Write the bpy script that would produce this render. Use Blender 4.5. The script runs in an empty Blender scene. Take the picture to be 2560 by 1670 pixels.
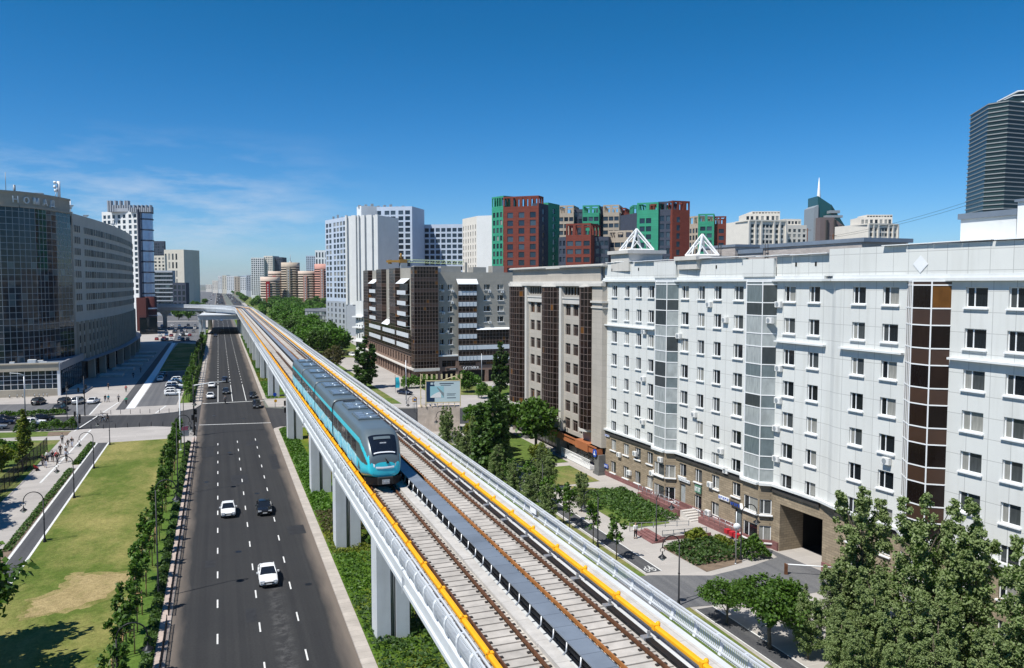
import bpy, math, random
import numpy as np
from math import sin, cos, pi, radians, hypot, atan2, sqrt
from mathutils import Vector, Matrix
sc = bpy.context.scene
COL = bpy.context.collection
RN = random.Random(11)
NP = np.random.RandomState(5)

# ------------------------------------------------------------------ camera
CZ = 28.5; TH = radians(20.2118); PH = radians(3.6498); FPX = 1991.0
cam_d = bpy.data.cameras.new('camera'); cam = bpy.data.objects.new('camera', cam_d); COL.objects.link(cam)
cam.location = (0, 0, CZ); cam.rotation_euler = (pi/2 - PH, 0, -TH)
cam_d.sensor_width = 36; cam_d.lens = 28.0; cam_d.clip_end = 20000; cam_d.clip_start = .5
sc.camera = cam

def D(px, dep):            # plan point at a photo column and a depth along the view direction
    lat = (px-1280)/FPX*dep
    return (dep*sin(TH)+lat*cos(TH), dep*cos(TH)-lat*sin(TH))

# ------------------------------------------------------------------ mesh builder
class MB:
    def __init__(s): s.v = []; s.f = []; s.m = []; s.s = []
    def face(s, pts, m=0, sm=False):
        i = len(s.v); s.v += [tuple(p) for p in pts]; s.f.append(tuple(range(i, i+len(pts)))); s.m.append(m); s.s.append(sm)
    def box(s, x0, x1, y0, y1, z0, z1, m=0):
        i = len(s.v)
        s.v += [(x0,y0,z0),(x1,y0,z0),(x1,y1,z0),(x0,y1,z0),(x0,y0,z1),(x1,y0,z1),(x1,y1,z1),(x0,y1,z1)]
        for q in ((0,3,2,1),(4,5,6,7),(0,1,5,4),(1,2,6,5),(2,3,7,6),(3,0,4,7)):
            s.f.append(tuple(i+k for k in q)); s.m.append(m); s.s.append(False)
    def prism(s, poly, z0, z1, m=0, mt=None, bottom=False, top=True):
        n = len(poly); i = len(s.v)
        s.v += [(p[0],p[1],z0) for p in poly]+[(p[0],p[1],z1) for p in poly]
        for k in range(n):
            j = (k+1) % n; s.f.append((i+k,i+j,i+n+j,i+n+k)); s.m.append(m); s.s.append(False)
        if top: s.f.append(tuple(i+n+k for k in range(n))); s.m.append(m if mt is None else mt); s.s.append(False)
        if bottom: s.f.append(tuple(i+n-1-k for k in range(n))); s.m.append(m); s.s.append(False)
    def obox(s, a, b, t0, t1, z0, z1, m=0):     # wall piece along plan segment a->b, offset t0..t1 to its outer (right) side
        dx, dy = b[0]-a[0], b[1]-a[1]; l = hypot(dx, dy) or 1; nx, ny = dy/l, -dx/l
        P = [(a[0]+nx*t1, a[1]+ny*t1), (b[0]+nx*t1, b[1]+ny*t1), (b[0]+nx*t0, b[1]+ny*t0), (a[0]+nx*t0, a[1]+ny*t0)]
        s.prism(P, z0, z1, m, bottom=True)
    def tube(s, pts, r, n=6, m=0, caps=True):
        pts = [Vector(p) for p in pts]; k = len(pts); rr = r if isinstance(r, (list, tuple)) else [r]*k
        i = len(s.v); up = Vector((0,0,1)); prev = None
        for a in range(k):
            t = (pts[min(a+1,k-1)]-pts[max(a-1,0)]).normalized()
            if prev is None: u = t.cross(up if abs(t.z) < .9 else Vector((1,0,0))).normalized()
            else: u = (prev-t*prev.dot(t)).normalized()
            prev = u; w = t.cross(u)
            for b in range(n):
                q = pts[a]+(u*cos(2*pi*b/n)+w*sin(2*pi*b/n))*rr[a]; s.v.append((q.x,q.y,q.z))
        for a in range(k-1):
            for b in range(n):
                c = (b+1) % n
                s.f.append((i+a*n+b,i+(a+1)*n+b,i+(a+1)*n+c,i+a*n+c)); s.m.append(m); s.s.append(n > 4)
        if caps:
            s.f.append(tuple(i+b for b in range(n))); s.m.append(m); s.s.append(False)
            s.f.append(tuple(i+(k-1)*n+n-1-b for b in range(n))); s.m.append(m); s.s.append(False)
    def lathe(s, prof, c=(0,0,0), n=12, m=0):
        i = len(s.v); k = len(prof)
        for r, z in prof:
            for b in range(n): s.v.append((c[0]+r*cos(2*pi*b/n), c[1]+r*sin(2*pi*b/n), c[2]+z))
        for a in range(k-1):
            for b in range(n):
                d = (b+1) % n
                s.f.append((i+a*n+b,i+a*n+d,i+(a+1)*n+d,i+(a+1)*n+b)); s.m.append(m); s.s.append(True)
    def loft(s, rings, m=0, close=True, caps=True, sm=True):
        i = len(s.v); n = len(rings[0])
        for r in rings: s.v += [tuple(p) for p in r]
        for a in range(len(rings)-1):
            for b in range(n if close else n-1):
                d = (b+1) % n
                s.f.append((i+a*n+b,i+a*n+d,i+(a+1)*n+d,i+(a+1)*n+b)); s.m.append(m(a,b) if callable(m) else m); s.s.append(sm)
        if caps:
            mm = m(0,0) if callable(m) else m
            s.f.append(tuple(i+n-1-b for b in range(n))); s.m.append(mm); s.s.append(False)
            s.f.append(tuple(i+(len(rings)-1)*n+b for b in range(n))); s.m.append(mm); s.s.append(False)
    def mesh(s, name, mats, base=(0,0,0)):
        me = bpy.data.meshes.new(name)
        me.from_pydata([(p[0]-base[0],p[1]-base[1],p[2]-base[2]) for p in s.v], [], s.f)
        for mt in (mats if isinstance(mats, (list, tuple)) else [mats]): me.materials.append(mt)
        me.polygons.foreach_set('material_index', s.m); me.polygons.foreach_set('use_smooth', s.s); me.update()
        return me
    def build(s, name, mats, parent=None, base=None):
        if base is None: base = tuple(parent['_b']) if parent is not None and '_b' in parent else (0,0,0)
        o = bpy.data.objects.new(name, s.mesh(name, mats, base)); COL.objects.link(o)
        if parent is not None: o.parent = parent
        else: o.location = base
        return o

def tag(o, label=None, cat=None, group=None, kind=None):
    if label: o['label'] = label
    if cat: o['category'] = cat
    if group: o['group'] = group
    if kind: o['kind'] = kind
    return o
def thing(name, label, cat, loc=(0,0,0), rz=0, group=None, world=False):
    o = bpy.data.objects.new(name, None); COL.objects.link(o); o.location = loc; o.rotation_euler = (0,0,rz)
    o.empty_display_size = .3
    if world: o['_b'] = loc          # parts are given in world coordinates
    return tag(o, label, cat, group)
def put(name, me, parent=None, loc=(0,0,0), rz=0, scale=None):
    o = bpy.data.objects.new(name, me); COL.objects.link(o); o.location = loc; o.rotation_euler = (0,0,rz)
    if scale: o.scale = scale if isinstance(scale, tuple) else (scale,)*3
    if parent is not None: o.parent = parent
    return o
KIDS = {}
def copy_tree(o, parent=None):
    c = o.copy(); COL.objects.link(c); c.parent = parent
    for ch in o.children: copy_tree(ch, c)
    return c
def struct(o): o['kind'] = 'structure'; return o

# ------------------------------------------------------------------ materials
def nodes(name):
    m = bpy.data.materials.new(name); m.use_nodes = True; nt = m.node_tree
    b = nt.nodes['Principled BSDF']; return m, nt, b
def N(nt, t, **kw):
    n = nt.nodes.new(t)
    for k, v in kw.items():
        if hasattr(n, k): setattr(n, k, v)
        else: n.inputs[k].default_value = v
    return n
def rgb(c): return (c[0], c[1], c[2], 1)
def mixc(nt, fac, a, b, mode='MIX'):
    n = nt.nodes.new('ShaderNodeMix'); n.data_type = 'RGBA'; n.blend_type = mode
    for sock, val in ((0, fac), (6, a), (7, b)):
        if isinstance(val, (int, float)): n.inputs[sock].default_value = val
        elif isinstance(val, (tuple, list)): n.inputs[sock].default_value = rgb(val)
        else: nt.links.new(val, n.inputs[sock])
    return n.outputs[2]
def ramp(nt, src, p0, p1, c0=(0,0,0), c1=(1,1,1)):
    r = nt.nodes.new('ShaderNodeValToRGB'); e = r.color_ramp.elements
    e[0].position = p0; e[0].color = rgb(c0); e[1].position = p1; e[1].color = rgb(c1)
    nt.links.new(src, r.inputs[0]); return r.outputs[0]
def noise(nt, vec, scale, detail=3, rough=.55):
    n = N(nt, 'ShaderNodeTexNoise'); n.inputs['Scale'].default_value = scale; n.inputs['Detail'].default_value = detail
    n.inputs['Roughness'].default_value = rough
    if vec is not None: nt.links.new(vec, n.inputs['Vector'])
    return n.outputs['Fac']
def coords(nt, plane=None, scale=None):
    t = nt.nodes.new('ShaderNodeTexCoord').outputs['Object']
    if plane == 'wall':
        sp = nt.nodes.new('ShaderNodeSeparateXYZ'); nt.links.new(t, sp.inputs[0])
        ad = N(nt, 'ShaderNodeMath', operation='ADD'); nt.links.new(sp.outputs[0], ad.inputs[0]); nt.links.new(sp.outputs[1], ad.inputs[1])
        cb = nt.nodes.new('ShaderNodeCombineXYZ'); nt.links.new(ad.outputs[0], cb.inputs[0]); nt.links.new(sp.outputs[2], cb.inputs[1])
        t = cb.outputs[0]
    if scale:
        mp = nt.nodes.new('ShaderNodeMapping'); mp.inputs['Scale'].default_value = scale; nt.links.new(t, mp.inputs[0]); t = mp.outputs[0]
    return t
def bumpn(nt, b, h, strength, dist=.05):
    n = N(nt, 'ShaderNodeBump'); n.inputs['Strength'].default_value = strength; n.inputs['Distance'].default_value = dist
    nt.links.new(h, n.inputs['Height']); nt.links.new(n.outputs[0], b.inputs['Normal'])
def mat(name, c, rough=.75, metal=0, var=.12, vs=.5, spec=.3, bump=0, brick=None, plane='wall', streak=0, stain=None):
    """solid material with broad tonal variation; brick=(w, h, mortar, mortar_factor, tile variation)"""
    m, nt, b = nodes(name); b.inputs['Roughness'].default_value = rough; b.inputs['Metallic'].default_value = metal
    b.inputs['Specular IOR Level'].default_value = spec
    v = coords(nt); out = rgb(c)
    lo = tuple(x*(1-var) for x in c); hi = tuple(min(1, x*(1+var)) for x in c)
    n1 = noise(nt, v, vs, 5, .65); out = ramp(nt, n1, .3, .7, lo, hi)
    if brick:
        w, h, mo, mf, tv = brick[:5]
        t = nt.nodes.new('ShaderNodeTexBrick'); nt.links.new(coords(nt, plane), t.inputs['Vector'])
        t.inputs['Scale'].default_value = 1; t.inputs['Brick Width'].default_value = w; t.inputs['Row Height'].default_value = h
        t.inputs['Mortar Size'].default_value = mo; t.inputs['Mortar Smooth'].default_value = .2; t.offset = brick[5] if len(brick) > 5 else .0
        t.inputs['Color1'].default_value = (1-tv,)*3+(1,); t.inputs['Color2'].default_value = (1+tv,)*3+(1,); t.inputs['Mortar'].default_value = (mf,)*3+(1,)
        out = mixc(nt, 1.0, out, t.outputs['Color'], 'MULTIPLY')
        if bump: bumpn(nt, b, t.outputs['Fac'], -bump)
    elif bump: bumpn(nt, b, noise(nt, v, vs*12, 4), bump)
    if streak:      # rain streaks running down a wall
        s2 = noise(nt, coords(nt, 'wall', (.9, .06, 1)), 1.4, 4); f = ramp(nt, s2, .5, .75)
        fm = N(nt, 'ShaderNodeMath', operation='MULTIPLY'); nt.links.new(f, fm.inputs[0]); fm.inputs[1].default_value = streak
        out = mixc(nt, fm.outputs[0], out, stain or tuple(x*.55 for x in c))
    if isinstance(out, tuple): b.inputs['Base Color'].default_value = out
    else: nt.links.new(out, b.inputs['Base Color'])
    return m
def glass(name, dark, light, share=.25, rough=.06, spec=.9, wob=0, ior=1.5, mid=None):
    """window pane: per-pane choice of a dark room or a pale curtain behind a glossy surface"""
    m, nt, b = nodes(name); b.inputs['Roughness'].default_value = rough; b.inputs['Specular IOR Level'].default_value = spec
    b.inputs['IOR'].default_value = ior
    g = nt.nodes.new('ShaderNodeNewGeometry'); oi = nt.nodes.new('ShaderNodeObjectInfo')
    ad = N(nt, 'ShaderNodeMath', operation='ADD'); nt.links.new(g.outputs['Random Per Island'], ad.inputs[0]); nt.links.new(oi.outputs['Random'], ad.inputs[1])
    fr = N(nt, 'ShaderNodeMath', operation='FRACT'); nt.links.new(ad.outputs[0], fr.inputs[0])
    r = nt.nodes.new('ShaderNodeValToRGB'); r.color_ramp.interpolation = 'CONSTANT'
    e = r.color_ramp.elements; e[0].position = 0; e[0].color = rgb(dark); e[1].position = 1-share; e[1].color = rgb(light)
    x = e.new((1-share)*.55); x.color = rgb(mid or tuple(q*1.7 for q in dark))
    nt.links.new(fr.outputs[0], r.inputs[0])
    st = noise(nt, coords(nt, 'wall', (3.5, .5, 1)), 1.5, 3)
    out = mixc(nt, .5, r.outputs[0], ramp(nt, st, .3, .7, (.55,.55,.55), (1.3,1.3,1.3)), 'MULTIPLY')
    nt.links.new(out, b.inputs['Base Color'])
    if wob: bumpn(nt, b, noise(nt, coords(nt), .55, 2), wob, .12)
    return m
def leafmat(name, c, c2, under=None, rough=.55, trans=.3):
    m, nt, b = nodes(name); b.inputs['Roughness'].default_value = rough; b.inputs['Specular IOR Level'].default_value = .35
    g = nt.nodes.new('ShaderNodeNewGeometry'); oi = nt.nodes.new('ShaderNodeObjectInfo')
    col = ramp(nt, g.outputs['Random Per Island'], .05, .95, c, c2)
    hs = N(nt, 'ShaderNodeHueSaturation'); nt.links.new(col, hs.inputs['Color'])
    mr = N(nt, 'ShaderNodeMapRange'); nt.links.new(oi.outputs['Random'], mr.inputs[0]); mr.inputs[3].default_value = .8; mr.inputs[4].default_value = 1.2
    nt.links.new(mr.outputs[0], hs.inputs['Value']); col = hs.outputs[0]
    if under: col = mixc(nt, g.outputs['Backfacing'], col, under)
    nt.links.new(col, b.inputs['Base Color'])
    tr = nt.nodes.new('ShaderNodeBsdfTranslucent'); nt.links.new(mixc(nt, 1, col, (1.1,1.3,.5), 'MULTIPLY'), tr.inputs[0])
    ms = nt.nodes.new('ShaderNodeMixShader'); ms.inputs[0].default_value = trans
    nt.links.new(b.outputs[0], ms.inputs[1]); nt.links.new(tr.outputs[0], ms.inputs[2])
    nt.links.new(ms.outputs[0], nt.nodes['Material Output'].inputs[0])
    return m

# ------------------------------------------------------------------ light and sky
SUN = Vector((-5.4, -1.9, 9.0)).normalized()
el = math.asin(SUN.z); az = atan2(SUN.x, SUN.y)
w = bpy.data.worlds.new('World'); sc.world = w; w.use_nodes = True; nt = w.node_tree
bg = nt.nodes['Background']; sky = nt.nodes.new('ShaderNodeTexSky'); sky.sky_type = 'NISHITA'; sky.sun_disc = False
sky.sun_elevation = el; sky.sun_rotation = az; sky.air_density = 1.0; sky.dust_density = .15; sky.ozone_density = 3.2; sky.altitude = 350
hs = nt.nodes.new('ShaderNodeHueSaturation'); hs.inputs['Saturation'].default_value = 1.42; hs.inputs['Hue'].default_value = .497; nt.links.new(sky.outputs[0], hs.inputs['Color'])
# thin cirrus low over the left horizon
tc = nt.nodes.new('ShaderNodeTexCoord'); mp = nt.nodes.new('ShaderNodeMapping'); mp.inputs['Rotation'].default_value = (0, radians(14), radians(20)); mp.inputs['Scale'].default_value = (2.2, 2.2, 11)
nt.links.new(tc.outputs['Generated'], mp.inputs[0]); cn = noise(nt, mp.outputs[0], 2.6, 7, .62)
sp = nt.nodes.new('ShaderNodeSeparateXYZ'); nt.links.new(tc.outputs['Generated'], sp.inputs[0])
zf = ramp(nt, sp.outputs[2], .02, .07); zf2 = ramp(nt, sp.outputs[2], .07, .18, (1,1,1), (0,0,0)); xf = ramp(nt, sp.outputs[0], .02, .2, (1,1,1), (0,0,0))
cf = ramp(nt, cn, .47, .74)
def mul(a, b):
    n = N(nt, 'ShaderNodeMath', operation='MULTIPLY'); nt.links.new(a, n.inputs[0])
    if isinstance(b, float): n.inputs[1].default_value = b
    else: nt.links.new(b, n.inputs[1])
    return n.outputs[0]
cm = mul(mul(mul(cf, zf), mul(zf2, xf)), .8)
base = mixc(nt, 1.0, hs.outputs[0], ramp(nt, sp.outputs[2], .0, .30, (.60,.80,1.20), (.34,.81,.91)), 'MULTIPLY')
nt.links.new(mixc(nt, cm, base, (6.6, 7.2, 8.0)), bg.inputs['Color']); bg.inputs['Strength'].default_value = .085
sl = bpy.data.lights.new('sun', 'SUN'); sl.energy = 4.9; sl.angle = radians(.53); sl.color = (1, .965, .9)
so = bpy.data.objects.new('sun', sl); COL.objects.link(so); so.location = (-60, -30, 120); so.rotation_euler = SUN.to_track_quat('Z', 'Y').to_euler()
sc.view_settings.view_transform = 'Standard'; sc.view_settings.look = 'None'; sc.view_settings.gamma = 1; sc.view_settings.exposure = .36
sc.cycles.max_bounces = 6; sc.cycles.transparent_max_bounces = 6; sc.cycles.volume_bounces = 0; sc.cycles.caustics_reflective = False; sc.cycles.caustics_refractive = False
sc.cycles.use_denoising = True

# ------------------------------------------------------------------ shared materials
M = {}
M['white'] = mat('white_paint', (.74,.76,.77), .5, var=.05)
M['concrete'] = mat('concrete', (.50,.475,.44), .85, var=.14, vs=.8, bump=.1)
M['slab'] = mat('track_slab', (.40,.372,.335), .9, var=.26, vs=.8, streak=0)
M['steel'] = mat('galvanised_steel', (.42,.44,.46), .45, .7, var=.08)
M['black'] = mat('black_metal', (.018,.019,.022), .45, .3, var=.1)
M['rubber'] = mat('rubber', (.02,.02,.02), .85)
M['railbar'] = mat('railing_bar', (.40,.43,.46), .6, var=.06)
M['viaduct'] = mat('viaduct_paint', (.53,.555,.575), .6, var=.09, vs=.25, streak=.35, stain=(.36,.37,.37))
M['bark'] = mat('bark', (.13,.11,.085), .95, var=.3, vs=3)
M['wood'] = mat('stake_wood', (.42,.27,.13), .85, var=.2, vs=3)
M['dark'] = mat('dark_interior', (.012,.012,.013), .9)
M['roofmetal'] = mat('roof_sheet', (.20,.24,.29), .5, .3, var=.12)

# ------------------------------------------------------------------ ground and roads
def sheet(name, poly, z, m, th=None):
    b = MB()
    if th: b.prism(poly, z-th, z, 0)
    else: b.face([(p[0],p[1],z) for p in poly])
    return struct(b.build(name, m))
def asphalt(name, base=.030, dust=True):
    m, nt, b = nodes(name); b.inputs['Roughness'].default_value = .88; b.inputs['Specular IOR Level'].default_value = .22
    v = coords(nt); sp = nt.nodes.new('ShaderNodeSeparateXYZ'); nt.links.new(v, sp.inputs[0])
    c = ramp(nt, noise(nt, v, .12, 6, .7), .3, .7, (base*.86,base*.89,base*.97), (base*1.16,base*1.17,base*1.2))
    c = mixc(nt, .35, c, ramp(nt, noise(nt, v, 6, 3), .3, .7, (base*.6,)*3, (base*1.5,)*3))
    tr = noise(nt, coords(nt, None, (1.35,.012,1)), 1.0, 3); c = mixc(nt, 1, c, ramp(nt, tr, .35, .68, (.86,.86,.88), (1.2,1.19,1.17)), 'MULTIPLY')
    if dust:     # sand and dust collected along both kerbs
        e = N(nt, 'ShaderNodeMath', operation='SUBTRACT'); nt.links.new(sp.outputs[0], e.inputs[0]); e.inputs[1].default_value = 2.45
        a = N(nt, 'ShaderNodeMath', operation='ABSOLUTE'); nt.links.new(e.outputs[0], a.inputs[0])
        nn = noise(nt, coords(nt, None, (1,.16,1)), .7, 4); k = N(nt, 'ShaderNodeMath', operation='MULTIPLY_ADD'); nt.links.new(nn, k.inputs[0]); k.inputs[1].default_value = 1.5; nt.links.new(a.outputs[0], k.inputs[2])
        f = ramp(nt, mul2(nt, k.outputs[0], .1), .63, .74); c = mixc(nt, f, c, (.15,.125,.105))
        # pale worn patch in the third lane
        wx = N(nt, 'ShaderNodeMath', operation='SUBTRACT'); nt.links.new(sp.outputs[0], wx.inputs[0]); wx.inputs[1].default_value = 4.3
        wa = N(nt, 'ShaderNodeMath', operation='ABSOLUTE'); nt.links.new(wx.outputs[0], wa.inputs[0]); wf = ramp(nt, wa.outputs[0], .25, 1.1, (1,1,1), (0,0,0))
        wy = ramp(nt, mul2(nt, sp.outputs[1], .01), .68, .86, (1,1,1), (0,0,0)); wn = ramp(nt, noise(nt, v, 1.1, 5, .75), .46, .62)
        q = mul2(nt, mul2(nt, mul2(nt, wf, wy), wn), .3); c = mixc(nt, q, c, (.19,.185,.18))
    nt.links.new(c, b.inputs['Base Color']); bumpn(nt, b, noise(nt, v, 14, 2), .15, .02); return m
def mul2(nt, a, b):
    n = N(nt, 'ShaderNodeMath', operation='MULTIPLY'); nt.links.new(a, n.inputs[0])
    if isinstance(b, (int, float)): n.inputs[1].default_value = b
    else: nt.links.new(b, n.inputs[1])
    return n.outputs[0]
def grassm(name, a, b_, dry, drys=.5, sc1=.09):
    m, nt, b = nodes(name); b.inputs['Roughness'].default_value = .95; b.inputs['Specular IOR Level'].default_value = .1
    v = coords(nt); c = ramp(nt, noise(nt, coords(nt, None, (1,.55,1)), .55, 6, .75), .3, .7, a, b_)
    f = ramp(nt, noise(nt, coords(nt, None, (1,.6,1)), sc1, 6, .68), .62-.3*drys, .82-.3*drys); c = mixc(nt, f, c, dry)
    c = mixc(nt, .75, c, ramp(nt, noise(nt, v, 3.2, 5, .8), .28, .72, (.45,.45,.4), (1.5,1.5,1.45)), 'MULTIPLY')
    nt.links.new(c, b.inputs['Base Color']); bumpn(nt, b, noise(nt, v, 7, 3), .8, .08); return m
M['asphalt'] = asphalt('asphalt'); M['asphalt2'] = asphalt('asphalt_side', .045, False); M['lot'] = asphalt('asphalt_lot', .115, False); M['bikepath'] = asphalt('asphalt_path', .075, False)
M['paver'] = mat('paver', (.36,.335,.31), .9, var=.12, vs=.12, brick=(6.0, 1.6, .05, 1.12, .05, .5), plane='ground')
M['paver2'] = mat('paver_pink', (.43,.35,.31), .9, var=.1, vs=.5, brick=(.9, .9, .03, .8, .08), plane='ground')
M['kerb'] = mat('kerb_stone', (.40,.36,.32), .9, var=.15, vs=.6, brick=(4.0, 1.0, .03, .7, .06), plane='ground')
M['lawn'] = grassm('lawn_grass', (.07,.108,.018), (.118,.152,.034), (.25,.225,.08), .68)
M['grass'] = grassm('rough_grass', (.07,.115,.025), (.12,.17,.04), (.24,.20,.09), .45)
M['strip'] = grassm('strip_grass', (.06,.115,.02), (.10,.16,.03), (.16,.17,.05), .3, .3)
M['drygrass'] = grassm('dry_turf', (.27,.21,.10), (.36,.28,.145), (.22,.19,.08), .35, .5)
M['wornturf'] = grassm('worn_turf', (.11,.13,.03), (.17,.165,.05), (.27,.22,.10), .8, .35); M['roadpatch'] = mat('road_patch', (.024,.025,.028), .85, var=.25, vs=1.5)
M['soil'] = mat('soil', (.17,.125,.09), .95, var=.3, vs=1.2, bump=.3)
M['cover'] = grassm('ground_cover', (.05,.10,.012), (.09,.16,.02), (.20,.19,.03), .4, .16)
M['land'] = mat('land', (.13,.14,.12), .95, var=.25, vs=.02)
M['mark'] = mat('marking_paint', (.62,.62,.60), .7, var=.18, vs=2)
M['redplinth'] = mat('red_granite', (.20,.095,.09), .7, var=.2, vs=1.2, brick=(.8, .3, .02, .6, .12, .5), bump=.3)

b = MB(); b.face([(-9000,-600,-.08),(9000,-600,-.08),(9000,16000,-.08),(-9000,16000,-.08)]); struct(b.build('ground', M['land']))
# main carriageway, the side street's two arms, second carriageway beyond the viaduct
sheet('main_road', [(-4.35,-40),(9.3,-40),(10.0,600),(10.0,3200),(-4.35,3200),(-4.35,600)], 0, M['asphalt'])
CN = [(-4.35,157),(-5.2,162.6),(-8.7,169.6),(-13,171.9),(-26.4,173.2),(-40,176.2),(-160,203)]       # near kerb line, left arm
CF = [(-160,222),(-44,193.6),(-27.5,190.6),(-14.1,187.8),(-9.8,189.2),(-5.6,193.2),(-4.35,199)]       # far kerb line, left arm
sheet('side_street', CN+CF, 0.0, M['asphalt2'])
SR = [(9.55,160.6),(10.2,164.6),(12.5,165.6),(29,160),(30.5,-40),(18.5,-40),(18.5,-39),(45,-39),(45,156),(120,130),(120,150),(43,174),(32,182),(31,3000),(17.6,3000),(17.6,184),(12.5,187.2),(9.6,189.2)]
sheet('side_street', [(9.47,160),(12.5,165.4),(34,157.5),(120,128),(120,150),(43,176),(12.5,187.3),(9.5,190)], 0.0, M['asphalt2'])
sheet('opposite_road', [(18.2,-40),(30.5,-40),(30.5,158.5),(18.2,163.0)], 0.0, M['asphalt2'])
sheet('opposite_road', [(18.2,186.5),(30.5,181.5),(30.5,3200),(18.2,3200)], 0.0, M['asphalt2'])
# raised paved blocks
sheet('pavement', [(-4.36,-40)]+CN+[(-160,-40)], .12, M['paver'], .2)
sheet('pavement', [(-4.36,3200),(-160,3200)]+CF, .12, M['paver'], .2)
sheet('pavement', [(30.6,-40),(120,-40),(120,127.6),(34,157.2),(30.6,158.3)], .12, M['paver'], .2)
sheet('pavement', [(30.6,181.7),(43,176.4),(120,150.5),(260,120),(260,1200),(30.6,1200)], .12, M['paver'], .2)
# kerb strips beside the carriageway
sheet('kerb_strip', [(-5.15,40),(-4.42,40),(-4.42,157),(-5.15,157)], .135, M['paver2'])
sheet('kerb_strip', [(-6.0,199),(-4.5,199),(-4.5,520),(-6.0,520)], .135, M['kerb'])
sheet('median_kerb', [(9.35,-40),(10.5,-40),(10.45,160.4),(9.5,160.4)], .14, M['kerb'], .2)
sheet('median_kerb', [(9.65,203.4),(10.6,203.4),(11.2,520),(10.1,520)], .14, M['kerb'], .2)
sheet('median_bed', [(10.52,-40),(18.1,-40),(18.1,160),(10.47,160.3)], .16, M['cover'], .2)
sheet('median_bed', [(10.65,203.5),(18.1,203.5),(18.1,900),(11.4,900),(11.22,520)], .16, M['cover'], .2)
sheet('traffic_island', [(9.6,161.2),(11.0,162.8),(18,161.6),(18,160.4),(9.6,160.6)], .12, M['kerb'], .2)
sheet('traffic_island', [(10.3,190.2),(18,187.6),(18,203.2),(9.9,203.2)], .12, M['paver'], .2)
# left of the road: lawn, planting strip, paths
sheet('lawn', [(-19.0,30),(-8.3,30),(-8.3,157),(-19.0,156.7)], .14, M['lawn'])
sheet('planting_strip', [(-8.26,30),(-5.2,30),(-5.2,152),(-8.26,152)], .14, M['strip'])
sheet('bike_path', [(-20.95,30),(-19.15,30),(-18.95,156.8),(-20.85,157)], .142, M['bikepath'])
sheet('bed', [(-22.3,30),(-21.2,30),(-21.1,136.3),(-22.2,136.3)], .14, M['soil'])
sheet('bed', [(-22.1,139.1),(-21.1,139.1),(-21.0,156.8),(-22.1,156.6)], .14, M['cover'])
sheet('park_grass', [(-160,30),(-28.2,30),(-27.0,128),(-27.5,162.4),(-38,165),(-160,190)], .14, M['grass'])
sheet('park_grass', [(-160,193.6),(-38.3,168.2),(-27.4,166.8),(-27.1,171.6),(-40,174.6),(-160,201.5)], .14, M['grass'])
sheet('bare_soil', [(-27.1,166.9),(-30.5,167.4),(-31,171.7),(-27.2,171.2)], .146, M['soil'])
# far left: car park, paths, shaded lawn
sheet('car_park', [(-18.3,200.5),(-9.8,200.5),(-9.2,277),(-18.0,277)], .14, M['lot'])
sheet('car_park', [(-21,412),(-9.5,412),(-9.5,640),(-60,640),(-60,520),(-24,520)], .14, M['lot'])
sheet('service_lane', [(-26.9,191.6),(-27.0,210.6),(-90,224),(-90,206)], .14, M['lot'])
sheet('white_path', [(-20.2,198),(-18.4,198),(-18.4,277),(-19.6,410),(-21.2,410),(-20.3,277)], .17, M['white'])
sheet('bike_path', [(-22.2,197),(-20.35,197),(-20.45,277),(-21.4,410),(-23,410)], .142, M['bikepath'])
sheet('lawn', [(-19.8,279),(-9.3,279),(-9.2,398),(-18.4,410)], .142, M['lawn'])
sheet('planting_strip', [(-9.1,203),(-6.1,203),(-6.1,520),(-9.0,520)], .14, M['strip'])
sheet('car_park', [(-70,650),(-4.9,650),(-4.9,3000),(-200,3000)], .14, M['lot'])
# right side: tree strip, bike path, beds, drive into the arch
sheet('planting_strip', [(34.8,30),(37.9,30),(37.9,47),(38.2,59),(38.4,64.5),(38.3,140),(34.8,140)], .14, M['grass'])
sheet('bike_path', [(38.7,67.2),(40.5,67.2),(40.9,140),(39.0,140)], .142, M['bikepath'])
sheet('bike_path', [(38.3,30),(40.2,30),(40.2,58),(38.4,58)], .142, M['bikepath'])
sheet('drive', [(31,58.6),(38.4,58.6),(44.5,57.6),(55.6,57.4),(54.6,70),(53.8,66.5),(49.5,65.2),(44.4,64.4),(38.7,66.6),(31,66.6)], .146, M['lot'])
sheet('bed', [(43.9,92.5),(45.5,100.6),(51.6,95.6),(51.8,90.6),(49.6,80.6),(45.1,80.2),(43.9,82.4)], .146, M['grass'])
sheet('bed', [(44.1,73.3),(48.6,74.6),(51.4,74.6),(51.7,70.0),(49.4,66.4),(44.5,65.4)], .146, M['soil'])
sheet('bed', [(43.6,101),(50.8,101.5),(50.8,112),(43.6,112)], .146, M['grass'])
sheet('park_grass', [(43.6,114.2),(51.6,114.2),(51.6,150),(44,150)], .146, M['grass'])
sheet('park_grass', [(34,186),(40,184),(37,470),(32,470)], .146, M['grass'])
sheet('park_grass', [(50.5,196),(80,184),(80,206),(51,211)], .15, M['grass'])
sheet('woodland_floor', [(38,312),(56,300),(60,420),(170,900),(200,1700),(36,1700),(34,470)], .15, M['grass'])
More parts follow.
